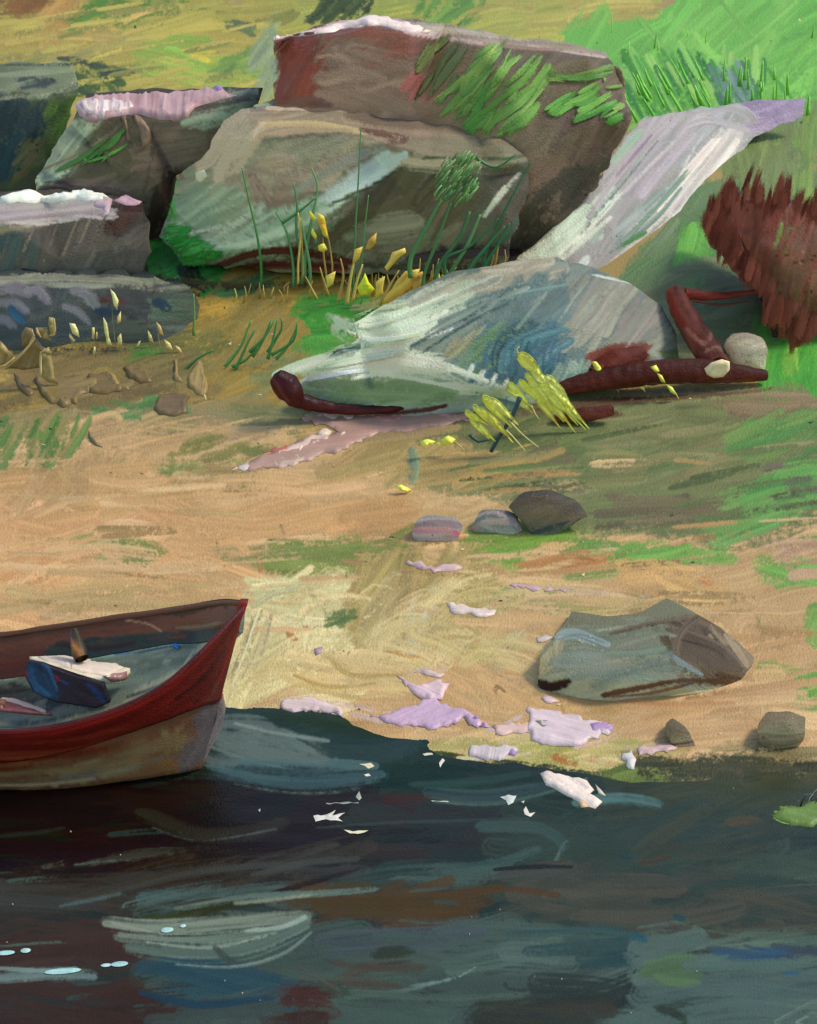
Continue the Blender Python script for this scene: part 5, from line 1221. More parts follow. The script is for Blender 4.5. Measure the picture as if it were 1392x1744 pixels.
def stone(label, pts, base, cols, ang, strokes=(), h=.06, back=.16, group='loose stones on the bank', default=None, name='stone', th=16):
    n = len(pts); cx = sum(p[0] for p in pts)/n; cy = sum(p[1] for p in pts)/n
    top = min(p[1] for p in pts); bt = max(p[1] for p in pts)
    ol = [(x, y, (y-cy)/max(1, bt-top)*h*1.2) for x, y in pts]
    inn = [(cx+(x-cx)*.5, cy+(y-cy)*.5-2, h) for x, y in pts[::2]]
    return boulder(name, label, 'stone', ol, inn, base, back, [F([(cx+(x-cx)*1.1, cy+(y-cy)*1.1) for x, y in pts], cols, ang, 60, th, 4, .3)], cols[0], strokes, amp=.006, group=group, cut=4, sm=40, edge=0)
stone('small mauve stone with a pink right end on the upper sand', [(694,900),(705,884),(740,878),(785,880),(795,896),(788,918),(740,922),(700,912)], (745,918), ['74747c','847c84','8c7480','6c7478'], -4,
      [([(705,905),(750,905),(785,910)], 13, 'a87c8c', '947480', .4), ([(700,888),(740,882),(790,886)], 10, '7c8488', '949498', .4), ([(775,904),(784,915)], 7, 'b04858', '9c5c68', .4)])
stone('slate grey stone between the mauve stone and the dark pointed rock', [(795,892),(808,872),(850,866),(885,872),(895,895),(880,912),(840,902),(805,900)], (845,905), ['5c6468','707478','647074','84787c'], -8,
      [([(800,885),(840,872),(885,890)], 9, 'a89ca4', '787c80', .4), ([(820,890),(870,890),(890,905)], 9, 'b4a4a8', '7c7478', .5), ([(805,892),(830,876)], 8, '4c6470', '647478', .4)])
stone('dark slate rock with a pointed right end, beside the two mauve grey stones', [(858,865),(885,840),(940,832),(985,850),(1010,882),(960,900),(900,918),(893,895)], (930,905), ['4c4840','54504a','444444','5c5448'], 12,
      [([(900,910),(950,895),(1005,885)], 13, '3c444c', '4c5458', .35), ([(870,860),(930,850),(980,870)], 12, '5c5248', '4c443c', .4)], h=.08)
stone('small brown triangular stone on the sand below the flat rock', [(1130,1238),(1150,1234),(1178,1242),(1190,1262),(1172,1272),(1146,1266)], (1160,1268), ['6c6452','746c5a','5c5444'], -20,
      [([(1145,1268),(1190,1262)], 4, '4c443c', '3c342c', .3)], h=.04)
stone('rounded brown grey stone at the right edge above the waterline', [(1283,1240),(1310,1222),(1350,1214),(1378,1216),(1380,1250),(1360,1268),(1315,1272),(1290,1258)], (1340,1270), ['7c7460','6c6454','847c68','5c5446'], 3,
      [([(1290,1246),(1330,1240),(1378,1236)], 9, '949078', '746c58', .45), ([(1300,1264),(1340,1266),(1378,1252)], 8, '4c4438', '5c5444', .3)], h=.06)
stone('pale grey round stone beside the end of the fallen reddish trunk', [(1228,590),(1240,572),(1270,565),(1300,572),(1314,596),(1308,622),(1296,632),(1270,620),(1240,612)], (1280,625), ['9c9888','a8a494','94907f','a49c90'], 25,
      [([(1240,585),(1270,572),(1300,580)], 9, 'bcb8a8', '98948a', .4), ([(1280,618),(1300,625),(1311,600)], 7, 'd0c4a8', 'ac9c84', .3), ([(1245,600),(1280,606),(1300,596)], 9, 'b0ac9c', '8c887c', .4)], h=.12, back=.25)
# pale slabs of stone along the shore
def shore(label, polys, h=.02, name='shore_stone', cat='flat stone', group='pale stones along the shore', kw={}):
    s = Skin(GP, lift=.005, thick=.001, jump=1)
    for p in polys:
        k = dict(th=h, grid=4, mi=2, amp=4.5, ragged=7); k.update(kw); k.update(p[2] if len(p) > 2 else {}); k['th'] *= .62
        s.slab(p[0], p[1], **k)
    o = s.build(name); recentre(o); tag(o, label, cat, group); return o
shore('largest flat lilac stone lying at the water, pointed at its right end', [
    ([(630,1222),(700,1205),(735,1190),(760,1200),(790,1208),(836,1238),(800,1236),(790,1222),(762,1240),(735,1244),(700,1236),(660,1232)], ['d4bce0','c8b0d4'], dict(ang=25, th=.022)),
    ([(772,1212),(800,1216),(832,1238),(805,1232)], ['9c78b4','b89cc0'], dict(ang=-30, th=.028))])
shore('cream and lilac stone flake standing above the largest lilac stone', [
    ([(676,1152),(700,1166),(740,1160),(766,1165),(756,1186),(735,1196),(716,1190),(700,1178)], ['e4d0d4','d4bcd8'], dict(ang=-30, th=.03)),
    ([(705,1146),(730,1142),(758,1150),(740,1154)], ['dcc4cc'], dict(th=.015))])
shore('long low cream and lilac stone edge beside the boat bow', [
    ([(478,1205),(488,1190),(520,1188),(560,1200),(580,1206),(582,1222),(560,1216),(530,1210),(500,1216)], ['dcc8d0','d0bcd8','e4d4c8'], dict(ang=-10, th=.02))])
shore('wide lilac stone with a violet right tip on the lower sand', [
    ([(898,1206),(930,1210),(990,1222),(1046,1236),(1040,1248),(1010,1258),(975,1272),(940,1272),(905,1262),(898,1246),(902,1228)], ['dcc8dc','d4bcd8'], dict(ang=-15, th=.022)),
    ([(1000,1236),(1046,1234),(1038,1248),(1014,1254)], ['9c7cc0','b094cc'], dict(ang=25, th=.027)),
    ([(905,1226),(930,1228),(945,1240),(920,1244)], ['5c6c68','7c8478'], dict(th=.024))])
shore('pinkish pebble strip between the two large lilac stones', [([(838,1238),(870,1230),(900,1232),(905,1250),(870,1250),(845,1252)], ['dcc4c4','d0b8b8'], dict(th=.015))])
shore('ridged pale lilac stone half in the shallow edge', [([(800,1276),(830,1270),(870,1272),(884,1278),(860,1292),(830,1298),(800,1290)], ['d8ccdc','c8c0d0'], dict(ang=75, th=.02)),
    ([(866,1275),(884,1274),(880,1284),(866,1286)], ['a48cc8'], dict(th=.02))])
shore('small white stone on the sand right of the wide lilac stone', [([(1060,1284),(1075,1278),(1084,1296),(1080,1312),(1066,1306)], ['e8e4ec','c0ccd8'], dict(ang=-60, th=.018))])
shore('thin pinkish white stone lying flat right of the small white stone', [([(1085,1276),(1120,1270),(1165,1268),(1150,1278),(1110,1288),(1086,1290)], ['dcc0b8','d8bcc4'], dict(ang=5, th=.014))])
shore('white curled stone flake at the top of the sandy path', [([(690,960),(712,956),(735,966),(755,962),(788,968),(762,974),(740,978),(720,972),(700,964)], ['e8d4d4','d4b8c4'], dict(th=.02, grid=4))])
shore('thin white stone bar in the middle of the sand', [([(760,1028),(800,1036),(846,1040),(842,1048),(790,1048),(766,1042)], ['e8d8dc','d8c4cc'], dict(th=.02, grid=4))])
shore('narrow mauve stone sliver near the upper sand', [([(868,998),(890,996),(920,1003),(976,1005),(930,1009),(890,1004)], ['d8c0d0','c4a8b8'], dict(th=.012, grid=4))])
shore('tiny pale chip beside the flat topped rock on its left', [([(914,1086),(930,1082),(944,1086),(928,1094),(916,1096)], ['d0ccd8'], dict(th=.012, grid=4))])
shore('small lilac chip below the dark corner of the flat topped rock', [([(922,1190),(940,1188),(954,1196),(930,1198)], ['dcc4d4'], dict(th=.012, grid=4))])
shore('tiny violet chip on the pale sand right of the boat', [([(536,1106),(550,1102),(548,1112),(538,1118)], ['a88cb0','c4b0c8'], dict(th=.012, grid=4))])
# white foam slab in the water
s = Skin(WP, lift=.002)
s.slab([(920,1318),(935,1314),(965,1322),(1000,1330),(1012,1346),(1005,1352),(1026,1366),(1014,1378),(996,1372),(975,1360),(955,1350),(930,1338)], ['f0e4e4','e8e0e0'], th=.018, ang=-35, grid=5)
s.slab([(975,1360),(990,1362),(1004,1374),(990,1376)], ['e8c8a4'], th=.02, grid=4)
s.slab([(1014,1336),(1024,1346),(1032,1356),(1020,1352)], ['e8e0dc'], th=.01, grid=4)
o = s.build('foam_patch'); recentre(o); tag(o, 'bright white foam patch floating at the right edge of the open water', 'foam')
# pink stone scree under the driftwood
shore('pink and mauve streaked flat rock below the dark red driftwood', [
    ([(512,712),(560,700),(640,698),(720,696),(800,706),(770,722),(700,735),(640,740),(580,770),(500,790),(440,800),(395,806),(440,780),(500,756),(580,738)], ['c4a09c','a8847c','b49490'], dict(ang=6, th=.02, grid=7)),
    ([(520,708),(600,698),(640,708),(600,718),(555,714)], ['d8c0c0','e0ccd0'], dict(ang=5, th=.03)),
    ([(690,700),(760,704),(800,716),(740,716)], ['c89c9c'], dict(th=.025)),
    ([(525,744),(560,740),(555,756),(500,770),(470,776),(490,760)], ['e0c8c4','d4b8bc'], dict(th=.028, ang=30)),
    ([(590,734),(600,728),(590,742),(575,750)], ['f0dcd8'], dict(th=.03, grid=4)),
    ([(540,738),(556,730),(566,736),(552,748)], ['ecd8d4'], dict(th=.032, grid=4)), ([(510,757),(530,750),(528,762),(508,770)], ['e8d4d4'], dict(th=.032, grid=4)),
    ([(610,716),(660,706),(700,712),(660,722)], ['b88484'], dict(th=.03, grid=4)), ([(455,786),(500,776),(540,776),(500,796),(470,798)], ['c8b4b0','dcc8c4'], dict(th=.024, grid=4)),
    ([(395,802),(420,790),(440,790),(424,800)], ['a8a8a8','dcd0cc'], dict(th=.014, grid=4)), ([(448,772),(480,764),(505,760),(480,774)], ['c8706c','b45c5c'], dict(th=.026, grid=4))], name='streaked_rock', cat='flat rock', group=None, h=.02)
# ---------------------------------------------------------------- the rowing boat, bow to the right
boat = thing('rowing_boat', Wz(150, 1320, 0), 'wooden rowing boat with a dark red rim and upswept bow at the sandy shore', 'boat')
# curves in plan, seen towards (px, py) at distance y: near rim, band foot, waterline, far rim
def curve(pts): return [W(*p) for p in pts]
NEAR = curve([(0,1244,6.10),(70,1240,6.10),(140,1226,6.12),(200,1206,6.15),(250,1183,6.19),(290,1157,6.23),(330,1121,6.30),(365,1085,6.38),(395,1053,6.46),(418,1030,6.53)])
BAND = curve([(0,1296,6.12),(70,1288,6.12),(140,1272,6.14),(200,1253,6.17),(250,1236,6.21),(290,1222,6.25),(325,1208,6.30),(352,1198,6.36),(366,1196,6.42),(376,1190,6.47)])
WLIN = curve([(0,1345,6.20),(70,1345,6.20),(140,1340,6.22),(200,1332,6.24),(250,1326,6.26),(290,1318,6.28),(315,1312,6.31),(332,1306,6.34),(342,1302,6.37),(352,1290,6.40)])
FARR = curve([(0,1082,7.05),(70,1072,7.04),(140,1062,7.02),(200,1052,6.99),(250,1046,6.95),(290,1040,6.90),(330,1034,6.84),(358,1029,6.78),(384,1026,6.70),(412,1028,6.58)])
FARI = curve([(0,1142,6.98),(70,1128,6.97),(140,1110,6.95),(200,1098,6.92),(250,1089,6.88),(290,1082,6.83),(330,1076,6.78),(350,1072,6.72),(372,1066,6.64),(398,1058,6.53)])
NS = len(NEAR)
# the boat goes on to the left, out of the picture, and closes at a transom
def extend(c, dy_end, dz_end, n=5):
    a = c[0]; d = (c[1]-c[0]); out = []
    for k in range(n, 0, -1):
        t = k/n
        out.append(Vector((a.x-2.2*t, a.y+dy_end*t*t, a.z+dz_end*t*t)))
    return out+c
NEAR, BAND, WLIN = extend(NEAR, .12, .05), extend(BAND, .14, .03), extend(WLIN, .2, .0)
FARR, FARI = extend(FARR, -.12, .05), extend(FARI, -.14, .03)
KEEL = [Vector((p.x-.03, (p.y+q.y)/2, -.16)) for p, q in zip(WLIN, FARR)]
KEEL[-1] = Vector((WLIN[-1].x-.06, WLIN[-1].y+.03, -.12))
FWL = [Vector((w_.x, 2*((n_.y+f_.y)/2)-w_.y, w_.z)) for w_, n_, f_ in zip(WLIN, NEAR, FARR)]
for k in range(1, 4): FWL[-k].y = min(FWL[-k].y, WLIN[-k].y+.10*k)
def loft(curves, sub=18, steps=5):
    steps *= 3
    """surface through several curves; sub points between stations, steps rows between curves"""
    rows = []
    for c in curves:
        pts = [tuple(v) for v in c]; P = [pts[0]]+pts+[pts[-1]]; out = []
        for i in range(1, len(P)-2):
            p0, p1, p2, p3 = [np.array(q) for q in P[i-1:i+3]]
            for k in range(sub):
                t = k/sub; out.append(.5*((2*p1)+(-p0+p2)*t+(2*p0-5*p1+4*p2-p3)*t*t+(-p0+3*p1-3*p2+p3)*t**3))
        out.append(np.array(pts[-1])); rows.append(out)
    V = []; Fc = []; n = len(rows[0]); full = []
    for a, b in zip(rows, rows[1:]):
        for s_ in range(steps): full.append([a[i]*(1-s_/steps)+b[i]*(s_/steps) for i in range(n)])
    full.append(rows[-1])
    for r in full: V += [Vector(p) for p in r]
    for r in range(len(full)-1):
        for i in range(n-1):
            a = r*n+i; Fc.append((a, a+1, a+1+n, a+n))
    return V, Fc
def thicken(V, Fc, dvec):
    """closed shell: the sheet and a copy of it moved by dvec"""
    n = len(V); V2 = V+[v+dvec for v in V]; F2 = list(Fc)+[tuple(i+n for i in f[::-1]) for f in Fc]
    cnt = {}
    for f in Fc:
        for k in range(len(f)):
            e = (f[k], f[(k+1) % len(f)]); cnt[tuple(sorted(e))] = cnt.get(tuple(sorted(e)), [])+[e]
    for e in cnt.values():
        if len(e) == 1: a, b = e[0]; F2.append((b, a, a+n, b+n))
    return V2, F2
BM3 = (M_BOATS, M_BOAT, M_THICK)
def part(name, V, Fc, fills, default, strokes=(), g=None, slabs=(), jump=.3, parent=boat, dl=.000012, label=None, mats=BM3, relief=.0014, tone=(1, 1, 1)):
    s = Skin(bvh_proj(V, Fc), lift=.0012, dlift=dl, jump=jump, thick=.0008, g=g)
    s.tone = tone
    s.base(V, Fc, fills, default, relief=relief); s.lift = .002
    for fl in fills: s.fill(*fl[:7], **fl[7])
    for st in strokes: s.stroke(st[0], st[1], st[2], st[3], dry=st[4], **(st[5] if len(st) > 5 else {}))
    for sl in slabs: s.slab(sl[0], sl[1], **(sl[2] if len(sl) > 2 else {}))
    o = s.build(name, parent, mats=mats)
    if label: o['label'] = label
    return o, s
# lower hull
V, Fc = loft([BAND, WLIN, KEEL, FWL, [f*1 for f in FARR]], steps=4)
V, Fc = thicken(V, Fc, Vector((-.004, .012, .012)))
part('hull', V, Fc, [
    F([(0,1285),(200,1250),(370,1190),(350,1310),(0,1345)], ['6c4c34','7c5c3c','5c4030','74563a'], 9, 150, 18, 3.6),
    F([(0,1290),(150,1268),(220,1250),(200,1275),(0,1312)], ['6c3020','5c2818','7c4028'], 9, 150, 14, 3, .45),
    F([(150,1300),(320,1235),(330,1270),(200,1325),(0,1338)], ['7c6c48','847450','6c6044','74684c'], 14, 120, 14, 3, .45),
    F([(318,1235),(352,1200),(385,1222),(345,1305),(312,1310),(300,1290)], ['605a5c','585458','686264','544e50'], 52, 70, 16, 4)], '5c4434', tone=(.56, .52, .52), strokes=
    [([(0,1318),(120,1308),(240,1285),(310,1240)], 9, '8c7850', '6c5840', .5), ([(0,1335),(100,1330),(220,1315)], 9, '746048', '8c8068', .6),
     ([(100,1325),(200,1312),(290,1290)], 10, '605c5c', '7c7460', .6), ([(0,1305),(140,1288),(250,1258)], 8, '8c5c34', '6c3c24', .5),
     ([(340,1225),(365,1215),(352,1270)], 10, '6c666c', '585256', .4)])
# stem post at the bow
st = [W(422,1029,6.54), W(408,1065,6.52), W(394,1110,6.50), W(384,1150,6.48), W(378,1190,6.46), W(382,1222,6.44), W(366,1262,6.41), W(346,1300,6.38)]
st2 = [p+Vector((-.035,.0,0)) for p in st]
V, Fc = loft([st, st2], steps=2); V, Fc = thicken(V, Fc, Vector((0,.05,.004)))
part('stem_post', V, Fc, [F([(370,1020),(430,1020),(400,1190),(360,1190)], ['7c1a14','8c2018','6c1812'], 70, 60, 8, 3), F([(335,1190),(395,1190),(395,1310),(335,1310)], ['605a5e','686266'], 60, 40, 9, 3)], '6c2018',
    [([(412,1040),(390,1110),(376,1190)], 5, 'a02018', '6c1410', .3), ([(416,1045),(398,1110),(384,1170)], 3, '5c3c54', '4c2c3c', .4)])
# red rim strake
V, Fc = loft([NEAR, BAND], steps=5)
out = Vector((0, -.016, 0)); V = [v+out for v in V]
V, Fc = thicken(V, Fc, Vector((-.004, .03, .0)))
part('rim_strake', V, Fc, [
    F([(0,1235),(200,1195),(300,1140),(422,1020),(372,1200),(200,1262),(0,1302)], ['6a1c12','5c160e','7a2214','641a10'], 14, 150, 15, 4, .25),
    F([(0,1262),(160,1248),(260,1228),(200,1262),(0,1300)], ['743018','7c3c20','682414'], 8, 150, 12, 2.4, .45)], '641a10',
    [([(0,1250),(100,1244),(200,1214),(290,1166),(360,1098),(414,1036)], 10, '6c140c', '84201a', .15),
     ([(0,1262),(110,1254),(210,1226),(300,1180),(350,1130),(400,1060)], 12, '5a140c', '6c1c12', .2),
     ([(0,1275),(120,1268),(230,1240),(320,1195),(365,1150)], 11, '6c2012', '541208', .25),
     ([(0,1290),(120,1280),(220,1252)], 10, '8c4a28', '6c2c18', .45),
     ([(300,1190),(350,1150),(385,1100)], 12, '4c1810', '64281c', .3), ([(330,1200),(365,1160),(388,1110)], 7, '541a18', '7c2018', .4),
     ([(366,1180),(384,1130),(402,1080),(416,1036)], 5, 'a42818', '7c1810', .3), ([(180,1222),(260,1186),(330,1132)], 4, '943020', '701c12', .5),
     ([(352,1196),(362,1186),(370,1165)], 8, '4c2420', '5c2c24', .3)], dl=.00003, tone=(.42, .34, .36))
# lining behind the near rim, and the far side seen from within
def mid(a, b, t): return [p*(1-t)+q*t for p, q in zip(a, b)]
FLN = [Vector((n_.x, n_.y+.13, max(.14, n_.z-.16))) for n_ in NEAR]
FLF = [Vector((f_.x, f_.y-.03, max(.14, f_.z-.03))) for f_ in FARI]
for k, t in ((1,.75),(2,.55),(3,.35),(4,.15)):
    m_ = (FLN[-k]+FLF[-k])/2; FLN[-k] = FLN[-k].lerp(m_, t); FLF[-k] = FLF[-k].lerp(m_, t)
V, Fc = loft([[n_+Vector((0,.016,0)) for n_ in NEAR], FLN], steps=4)
V, Fc = thicken(V, Fc, Vector((0,.004,-.01)))
part('lining', V, Fc, [F([(0,1140),(430,1000),(430,1100),(200,1230),(0,1250)], ['6c7468','5c645c','7c8070'], 20, 90, 12, 3)], '5c6458')
V, Fc = loft([FARR, FARI, FLF], steps=4)
V, Fc = thicken(V, Fc, Vector((0,.03,.0)))
part('inner_side', V, Fc, tone=(.92, .78, .62), default='4c322a', fills=[
    F([(0,1078),(200,1048),(390,1022),(380,1070),(250,1090),(0,1145)], ['543830','4c322a','60423a','4a3028'], 8, 160, 16, 4, .25),
    F([(0,1110),(140,1105),(120,1160),(0,1180)], ['4c2c28','44282a','3c2824'], 10, 90, 16, 3),
    F([(90,1092),(300,1078),(380,1068),(340,1100),(140,1125),(88,1115)], ['28343c','2c3a40','243038'], 5, 120, 10, 3.6),
    F([(260,1040),(384,1022),(386,1038),(290,1046)], ['342820','3c2c20','28241c'], 9, 70, 8, 3.6)], strokes=
    [([(0,1084),(120,1068),(230,1054)], 5, '6c4c40', '543830', .4), ([(210,1056),(250,1062),(276,1076)], 3, 'b09484', '846858', .45),
     ([(270,1043),(330,1034),(384,1028)], 8, '2c281c', '3c3020', .2), ([(380,1022),(386,1036)], 7, '34241c', '2c201a', .2),
     ([(150,1112),(230,1108),(300,1102)], 4, '1c3c64', '243448', .3), ([(300,1070),(330,1070),(375,1062)], 7, '4c4038', '5c5048', .4),
     ([(100,1098),(160,1104),(230,1094)], 9, '241c1c', '2c2428', .3)])
# floor boards
V, Fc = loft([FLN, mid(FLN, FLF, .5), FLF], steps=4)
V, Fc = thicken(V, Fc, Vector((0,.0,-.02)))
part('floor', V, Fc, [
    F([(0,1080),(420,1030),(360,1130),(200,1220),(0,1250)], ['5c6c68','54645f','647470','4c5c58'], 12, 120, 16, 4),
    F([(0,1170),(130,1160),(200,1200),(60,1220),(0,1215)], ['24282c','1c2428','2c3030'], -6, 100, 14, 3.6),
    F([(0,1200),(200,1195),(300,1140),(360,1080),(370,1090),(230,1200),(60,1240),(0,1245)], ['7c8478','6c746c','8c9080'], 24, 90, 10, 2.8, .55),
    F([(180,1110),(330,1080),(350,1090),(240,1140),(200,1150)], ['647470','5c6c6c','6c7c78'], 14, 90, 14, 2.6)], '54605c',
    [([(330,1110),(300,1150),(250,1180)], 5, 'b0b0a0', '6c7468', .6), ([(200,1190),(270,1170),(330,1130)], 5, '242c2c', '4c5850', .6),
     ([(300,1165),(340,1120),(360,1090)], 4, 'c4c4b4', '848c80', .6), ([(20,1225),(120,1210),(200,1190)], 6, '9ca094', '5c6458', .65),
     ([(0,1240),(100,1224),(180,1206)], 4, '2c3230', '5c6458', .6),
     ([(86,1100),(180,1106),(300,1090)], 13, '26303c', '2c3c48', .3), ([(150,1112),(230,1110),(302,1100)], 4, '1c4078', '243c5c', .2), ([(0,1150),(60,1145),(130,1160)], 16, '2c2828', '34302c', .4), ([(0,1185),(80,1180),(160,1200)], 18, '1c2024', '2c3030', .4)])
# transom closing the stern (out of the picture)
tv = [NEAR[0], BAND[0], WLIN[0], KEEL[0], FWL[0], FARR[0]]
V = [Vector(v) for v in tv]; c_ = sum(V, Vector())/6; V.append(c_); Fc = [(i, (i+1) % 6, 6) for i in range(6)]
V, Fc = thicken(V, Fc, Vector((.03,0,0)))
part('transom', V, Fc, [], '5c3a2c')
# rounded cap along the far rim
def tube(pts, r, seg=8):
    V = []; Fc = []
    for i, p in enumerate(pts):
        a = pts[max(0, i-1)]; b = pts[min(len(pts)-1, i+1)]; t = (b-a).normalized()
        u = t.cross(Vector((0,0,1))).normalized(); v = u.cross(t).normalized()
        rr = r(i/(len(pts)-1)) if callable(r) else r
        for k in range(seg): an = k/seg*6.2832; V.append(p+u*math.cos(an)*rr+v*math.sin(an)*rr)
    for i in range(len(pts)-1):
        for k in range(seg): Fc.append((i*seg+k, i*seg+(k+1) % seg, (i+1)*seg+(k+1) % seg, (i+1)*seg+k))
    Fc.append(tuple(range(seg))[::-1]); n = (len(pts)-1)*seg; Fc.append(tuple(n+k for k in range(seg)))
    return V, Fc
V, Fc = tube(FARR, .012)
part('far_rim', V, Fc, [], '54382c')
# seat board with its blue front: spans the boat
def box_from(c, ex, ey, ez, cutx=10, cuty=5, cutz=3, bev=.12):
    """rounded box spanned by three vectors"""
    V = []; Fc = []
    def face(o, a, b, na, nb):
        s0 = len(V)
        for i in range(na+1):
            for j in range(nb+1): V.append(o+a*(i/na)+b*(j/nb))
        for i in range(na):
            for j in range(nb):
                q = s0+i*(nb+1)+j; Fc.append((q, q+1, q+nb+2, q+nb+1))
    o = c
    face(o, ex, ez, cutx, cutz); face(o+ey, ez, ex, cutz, cutx); face(o, ey, ex, cuty, cutx); face(o+ez, ex, ey, cutx, cuty)
    face(o, ez, ey, cutz, cuty); face(o+ex, ey, ez, cuty, cutz)
    bm = bmesh.new(); vv = [bm.verts.new(v) for v in V]
    for f in Fc: bm.faces.new([vv[i] for i in f])
    bmesh.ops.remove_doubles(bm, verts=bm.verts, dist=1e-4); bmesh.ops.recalc_face_normals(bm, faces=bm.faces[:])
    bm.verts.index_update(); V2 = [v.co.copy() for v in bm.verts]; F2 = [tuple(v.index for v in f.verts) for f in bm.faces]; bm.free()
    return V2, F2
def prism_px(poly, yf, down, default, name, fills=(), strokes=(), slabs=(), parent=boat, g=None, amp=0, label=None, mats=BM3, tone=(1, 1, 1)):
    """flat piece with corners at (px, py, y) on top and a given drop"""
    P = [W(*p) for p in poly]; n = len(P); c = sum(P, Vector())/n
    V = list(P)+[c]; Fc = [(i, (i+1) % n, n) for i in range(n)]
    bm = bmesh.new(); vv = [bm.verts.new(v) for v in V]
    for f in Fc: bm.faces.new([vv[i] for i in f])
    bmesh.ops.subdivide_edges(bm, edges=bm.edges[:], cuts=12, use_grid_fill=True); bmesh.ops.triangulate(bm, faces=bm.faces[:])
    bm.verts.index_update(); V = [v.co.copy() for v in bm.verts]; Fc = [tuple(v.index for v in f.verts) for f in bm.faces]; bm.free()
    V, Fc = thicken(V, Fc, Vector(down))
    return part(name, V, Fc, list(fills), default, strokes, g, slabs, parent=parent, label=label, mats=mats, tone=tone)
seat, ss = prism_px([(50,1118,6.62),(110,1116,6.70),(170,1128,6.66),(222,1138,6.60),(205,1152,6.50),(150,1152,6.46),(95,1136,6.48),(60,1126,6.52)], 0, (0,0,-.035), 'e0d8c8', 'seat_board',
    [F([(50,1112),(225,1128),(215,1160),(60,1130)], ['e4dcc8','d8ccb8','f0e8dc'], -10, 70, 9, 3)],
    slabs=[([(52,1117),(110,1117),(165,1128),(224,1137),(200,1143),(176,1152),(140,1146),(120,1138),(80,1126)], ['ecdcd4','e8e4d0'], dict(th=.012, ang=-10, grid=4)),
           ([(175,1152),(216,1143),(216,1156),(190,1162)], ['a87c84','c49c9c'], dict(th=.008, ang=10, grid=4)),
           ([(110,1128),(140,1130),(122,1140)], ['c4a8b0'], dict(th=.014, grid=4))])
blue, sb_ = prism_px([(48,1128,6.45),(70,1132,6.44),(130,1153,6.43),(176,1166,6.42),(188,1196,6.40),(165,1206,6.38),(95,1196,6.38),(58,1180,6.40),(42,1150,6.43)], 0, (0,.03,.0), '1c2438', 'seat_front',
    [F([(46,1128),(140,1142),(190,1165),(180,1200),(95,1196),(50,1175)], ['241c28','1c2034','2c1820','1c1c24'], -30, 70, 14, 4),
     F([(44,1130),(75,1125),(95,1160),(95,1185),(60,1180)], ['1c3c5c','204468','183450'], -60, 60, 12, 4)],
    [([(55,1135),(60,1160),(85,1182)], 16, '1c4470', '245484', .2), ([(75,1130),(85,1150),(95,1175)], 8, '183858', '245080', .3),
     ([(90,1140),(140,1155),(165,1180)], 12, '241830', '3c1c28', .3), ([(150,1165),(170,1185),(182,1200)], 10, '1c3c84', '1c2c54', .35),
     ([(95,1152),(100,1160)], 7, '842028', '6c1c24', .2), ([(105,1160),(115,1165)], 6, '1c489c', '1c3874', .2),
     ([(38,1140),(44,1152)], 10, '842018', '6c1c1c', .3)], tone=(.6, .5, .5))
# upright rowlock post with its pale worn foot
pv, pf = tube([W(140,1122,6.56), W(136,1112,6.58), W(132,1098,6.6), W(128,1082,6.61), (W(126,1070,6.62))], lambda t: .042-.028*abs(t-.35)-.012*t, 10)
part('rowlock_post', pv, pf, [F([(115,1066),(155,1066),(155,1110),(115,1110)], ['28281c','34301c','3c3020'], 70, 30, 8, 3)], '2c2418',
    [([(126,1096),(132,1108),(140,1120)], 12, 'a07448', '8c5c34', .1), ([(128,1076),(136,1092),(148,1104)], 6, '2c3c24', '3c2c1c', .3), ([(119,1086),(120,1090)], 8, '1c58b0', '1c4c9c', .1)])
bv_, bf_ = tube([W(302,1098,6.74), W(300,1104,6.73)], .016, 8)
part('blue_bolt', bv_, bf_, [], '1c58a8')
# oar lying in the boat, blade to the right
oar = thing('oar', W(40,1200,6.42), 'pinkish oar with a white edged blade lying in the bottom of the boat', 'oar')
ov_, of_ = tube([W(-260,1200,6.44), W(-100,1196,6.43), W(-10,1196,6.42), W(10,1198,6.42)], .018, 8)
part('shaft', ov_, of_, [], '6c4c40', parent=oar)
prism_px([(-12,1190,6.43),(20,1188,6.45),(55,1198,6.44),(88,1214,6.40),(50,1212,6.38),(10,1208,6.38),(-10,1205,6.40)], 0, (0,.01,-.02), '6c4048', 'blade',
    [F([(0,1186),(60,1196),(88,1214),(0,1208)], ['7c4c54','6c3c44','8c5c60'], -15, 50, 9, 3)], slabs=[
    ([(0,1186),(15,1189),(50,1198),(88,1213),(80,1217),(50,1206),(20,1197),(0,1194)], ['e4ccc4','d8b8b8'], dict(th=.008, grid=3, ang=-20)),
    ([(0,1197),(6,1199),(4,1208),(0,1210)], ['c49090'], dict(th=.008, grid=3))], parent=oar)
def streak(x, y, l, w_, a=-47, tail=.45):
    a = R(a+rnd()*10-5); dx, dy = math.cos(a), -math.sin(a); nx, ny = -dy, dx
    prof = [(0,.25),(.08,.8),(.25,1),(.45,.9),(.62,.6),(1-tail*.35,.22),(1,.05)]
    L_ = [(x+dx*l*t+nx*w_*.5*k*(.8+.4*rnd()), y+dy*l*t+ny*w_*.5*k*(.8+.4*rnd())) for t, k in prof]
    R_ = [(x+dx*l*t-nx*w_*.5*k*(.8+.4*rnd()), y+dy*l*t-ny*w_*.5*k*(.8+.4*rnd())) for t, k in prof]
    return L_+R_[::-1]
def brushmark(x, y, l, w_, a):
    a = R(a); dx, dy = math.cos(a), -math.sin(a); nx, ny = -dy, dx; prof = [(0,.75),(.2,.95),(.5,1),(.8,.9),(1,.6+rnd()*.3)]
    return [(x+dx*l*(t+rnd()*.06)+nx*w_*.5*k, y+dy*l*t+ny*w_*.5*k) for t, k in prof]+[(x+dx*l*(t+rnd()*.06)-nx*w_*.5*k, y+dy*l*t-ny*w_*.5*k) for t, k in prof[::-1]]
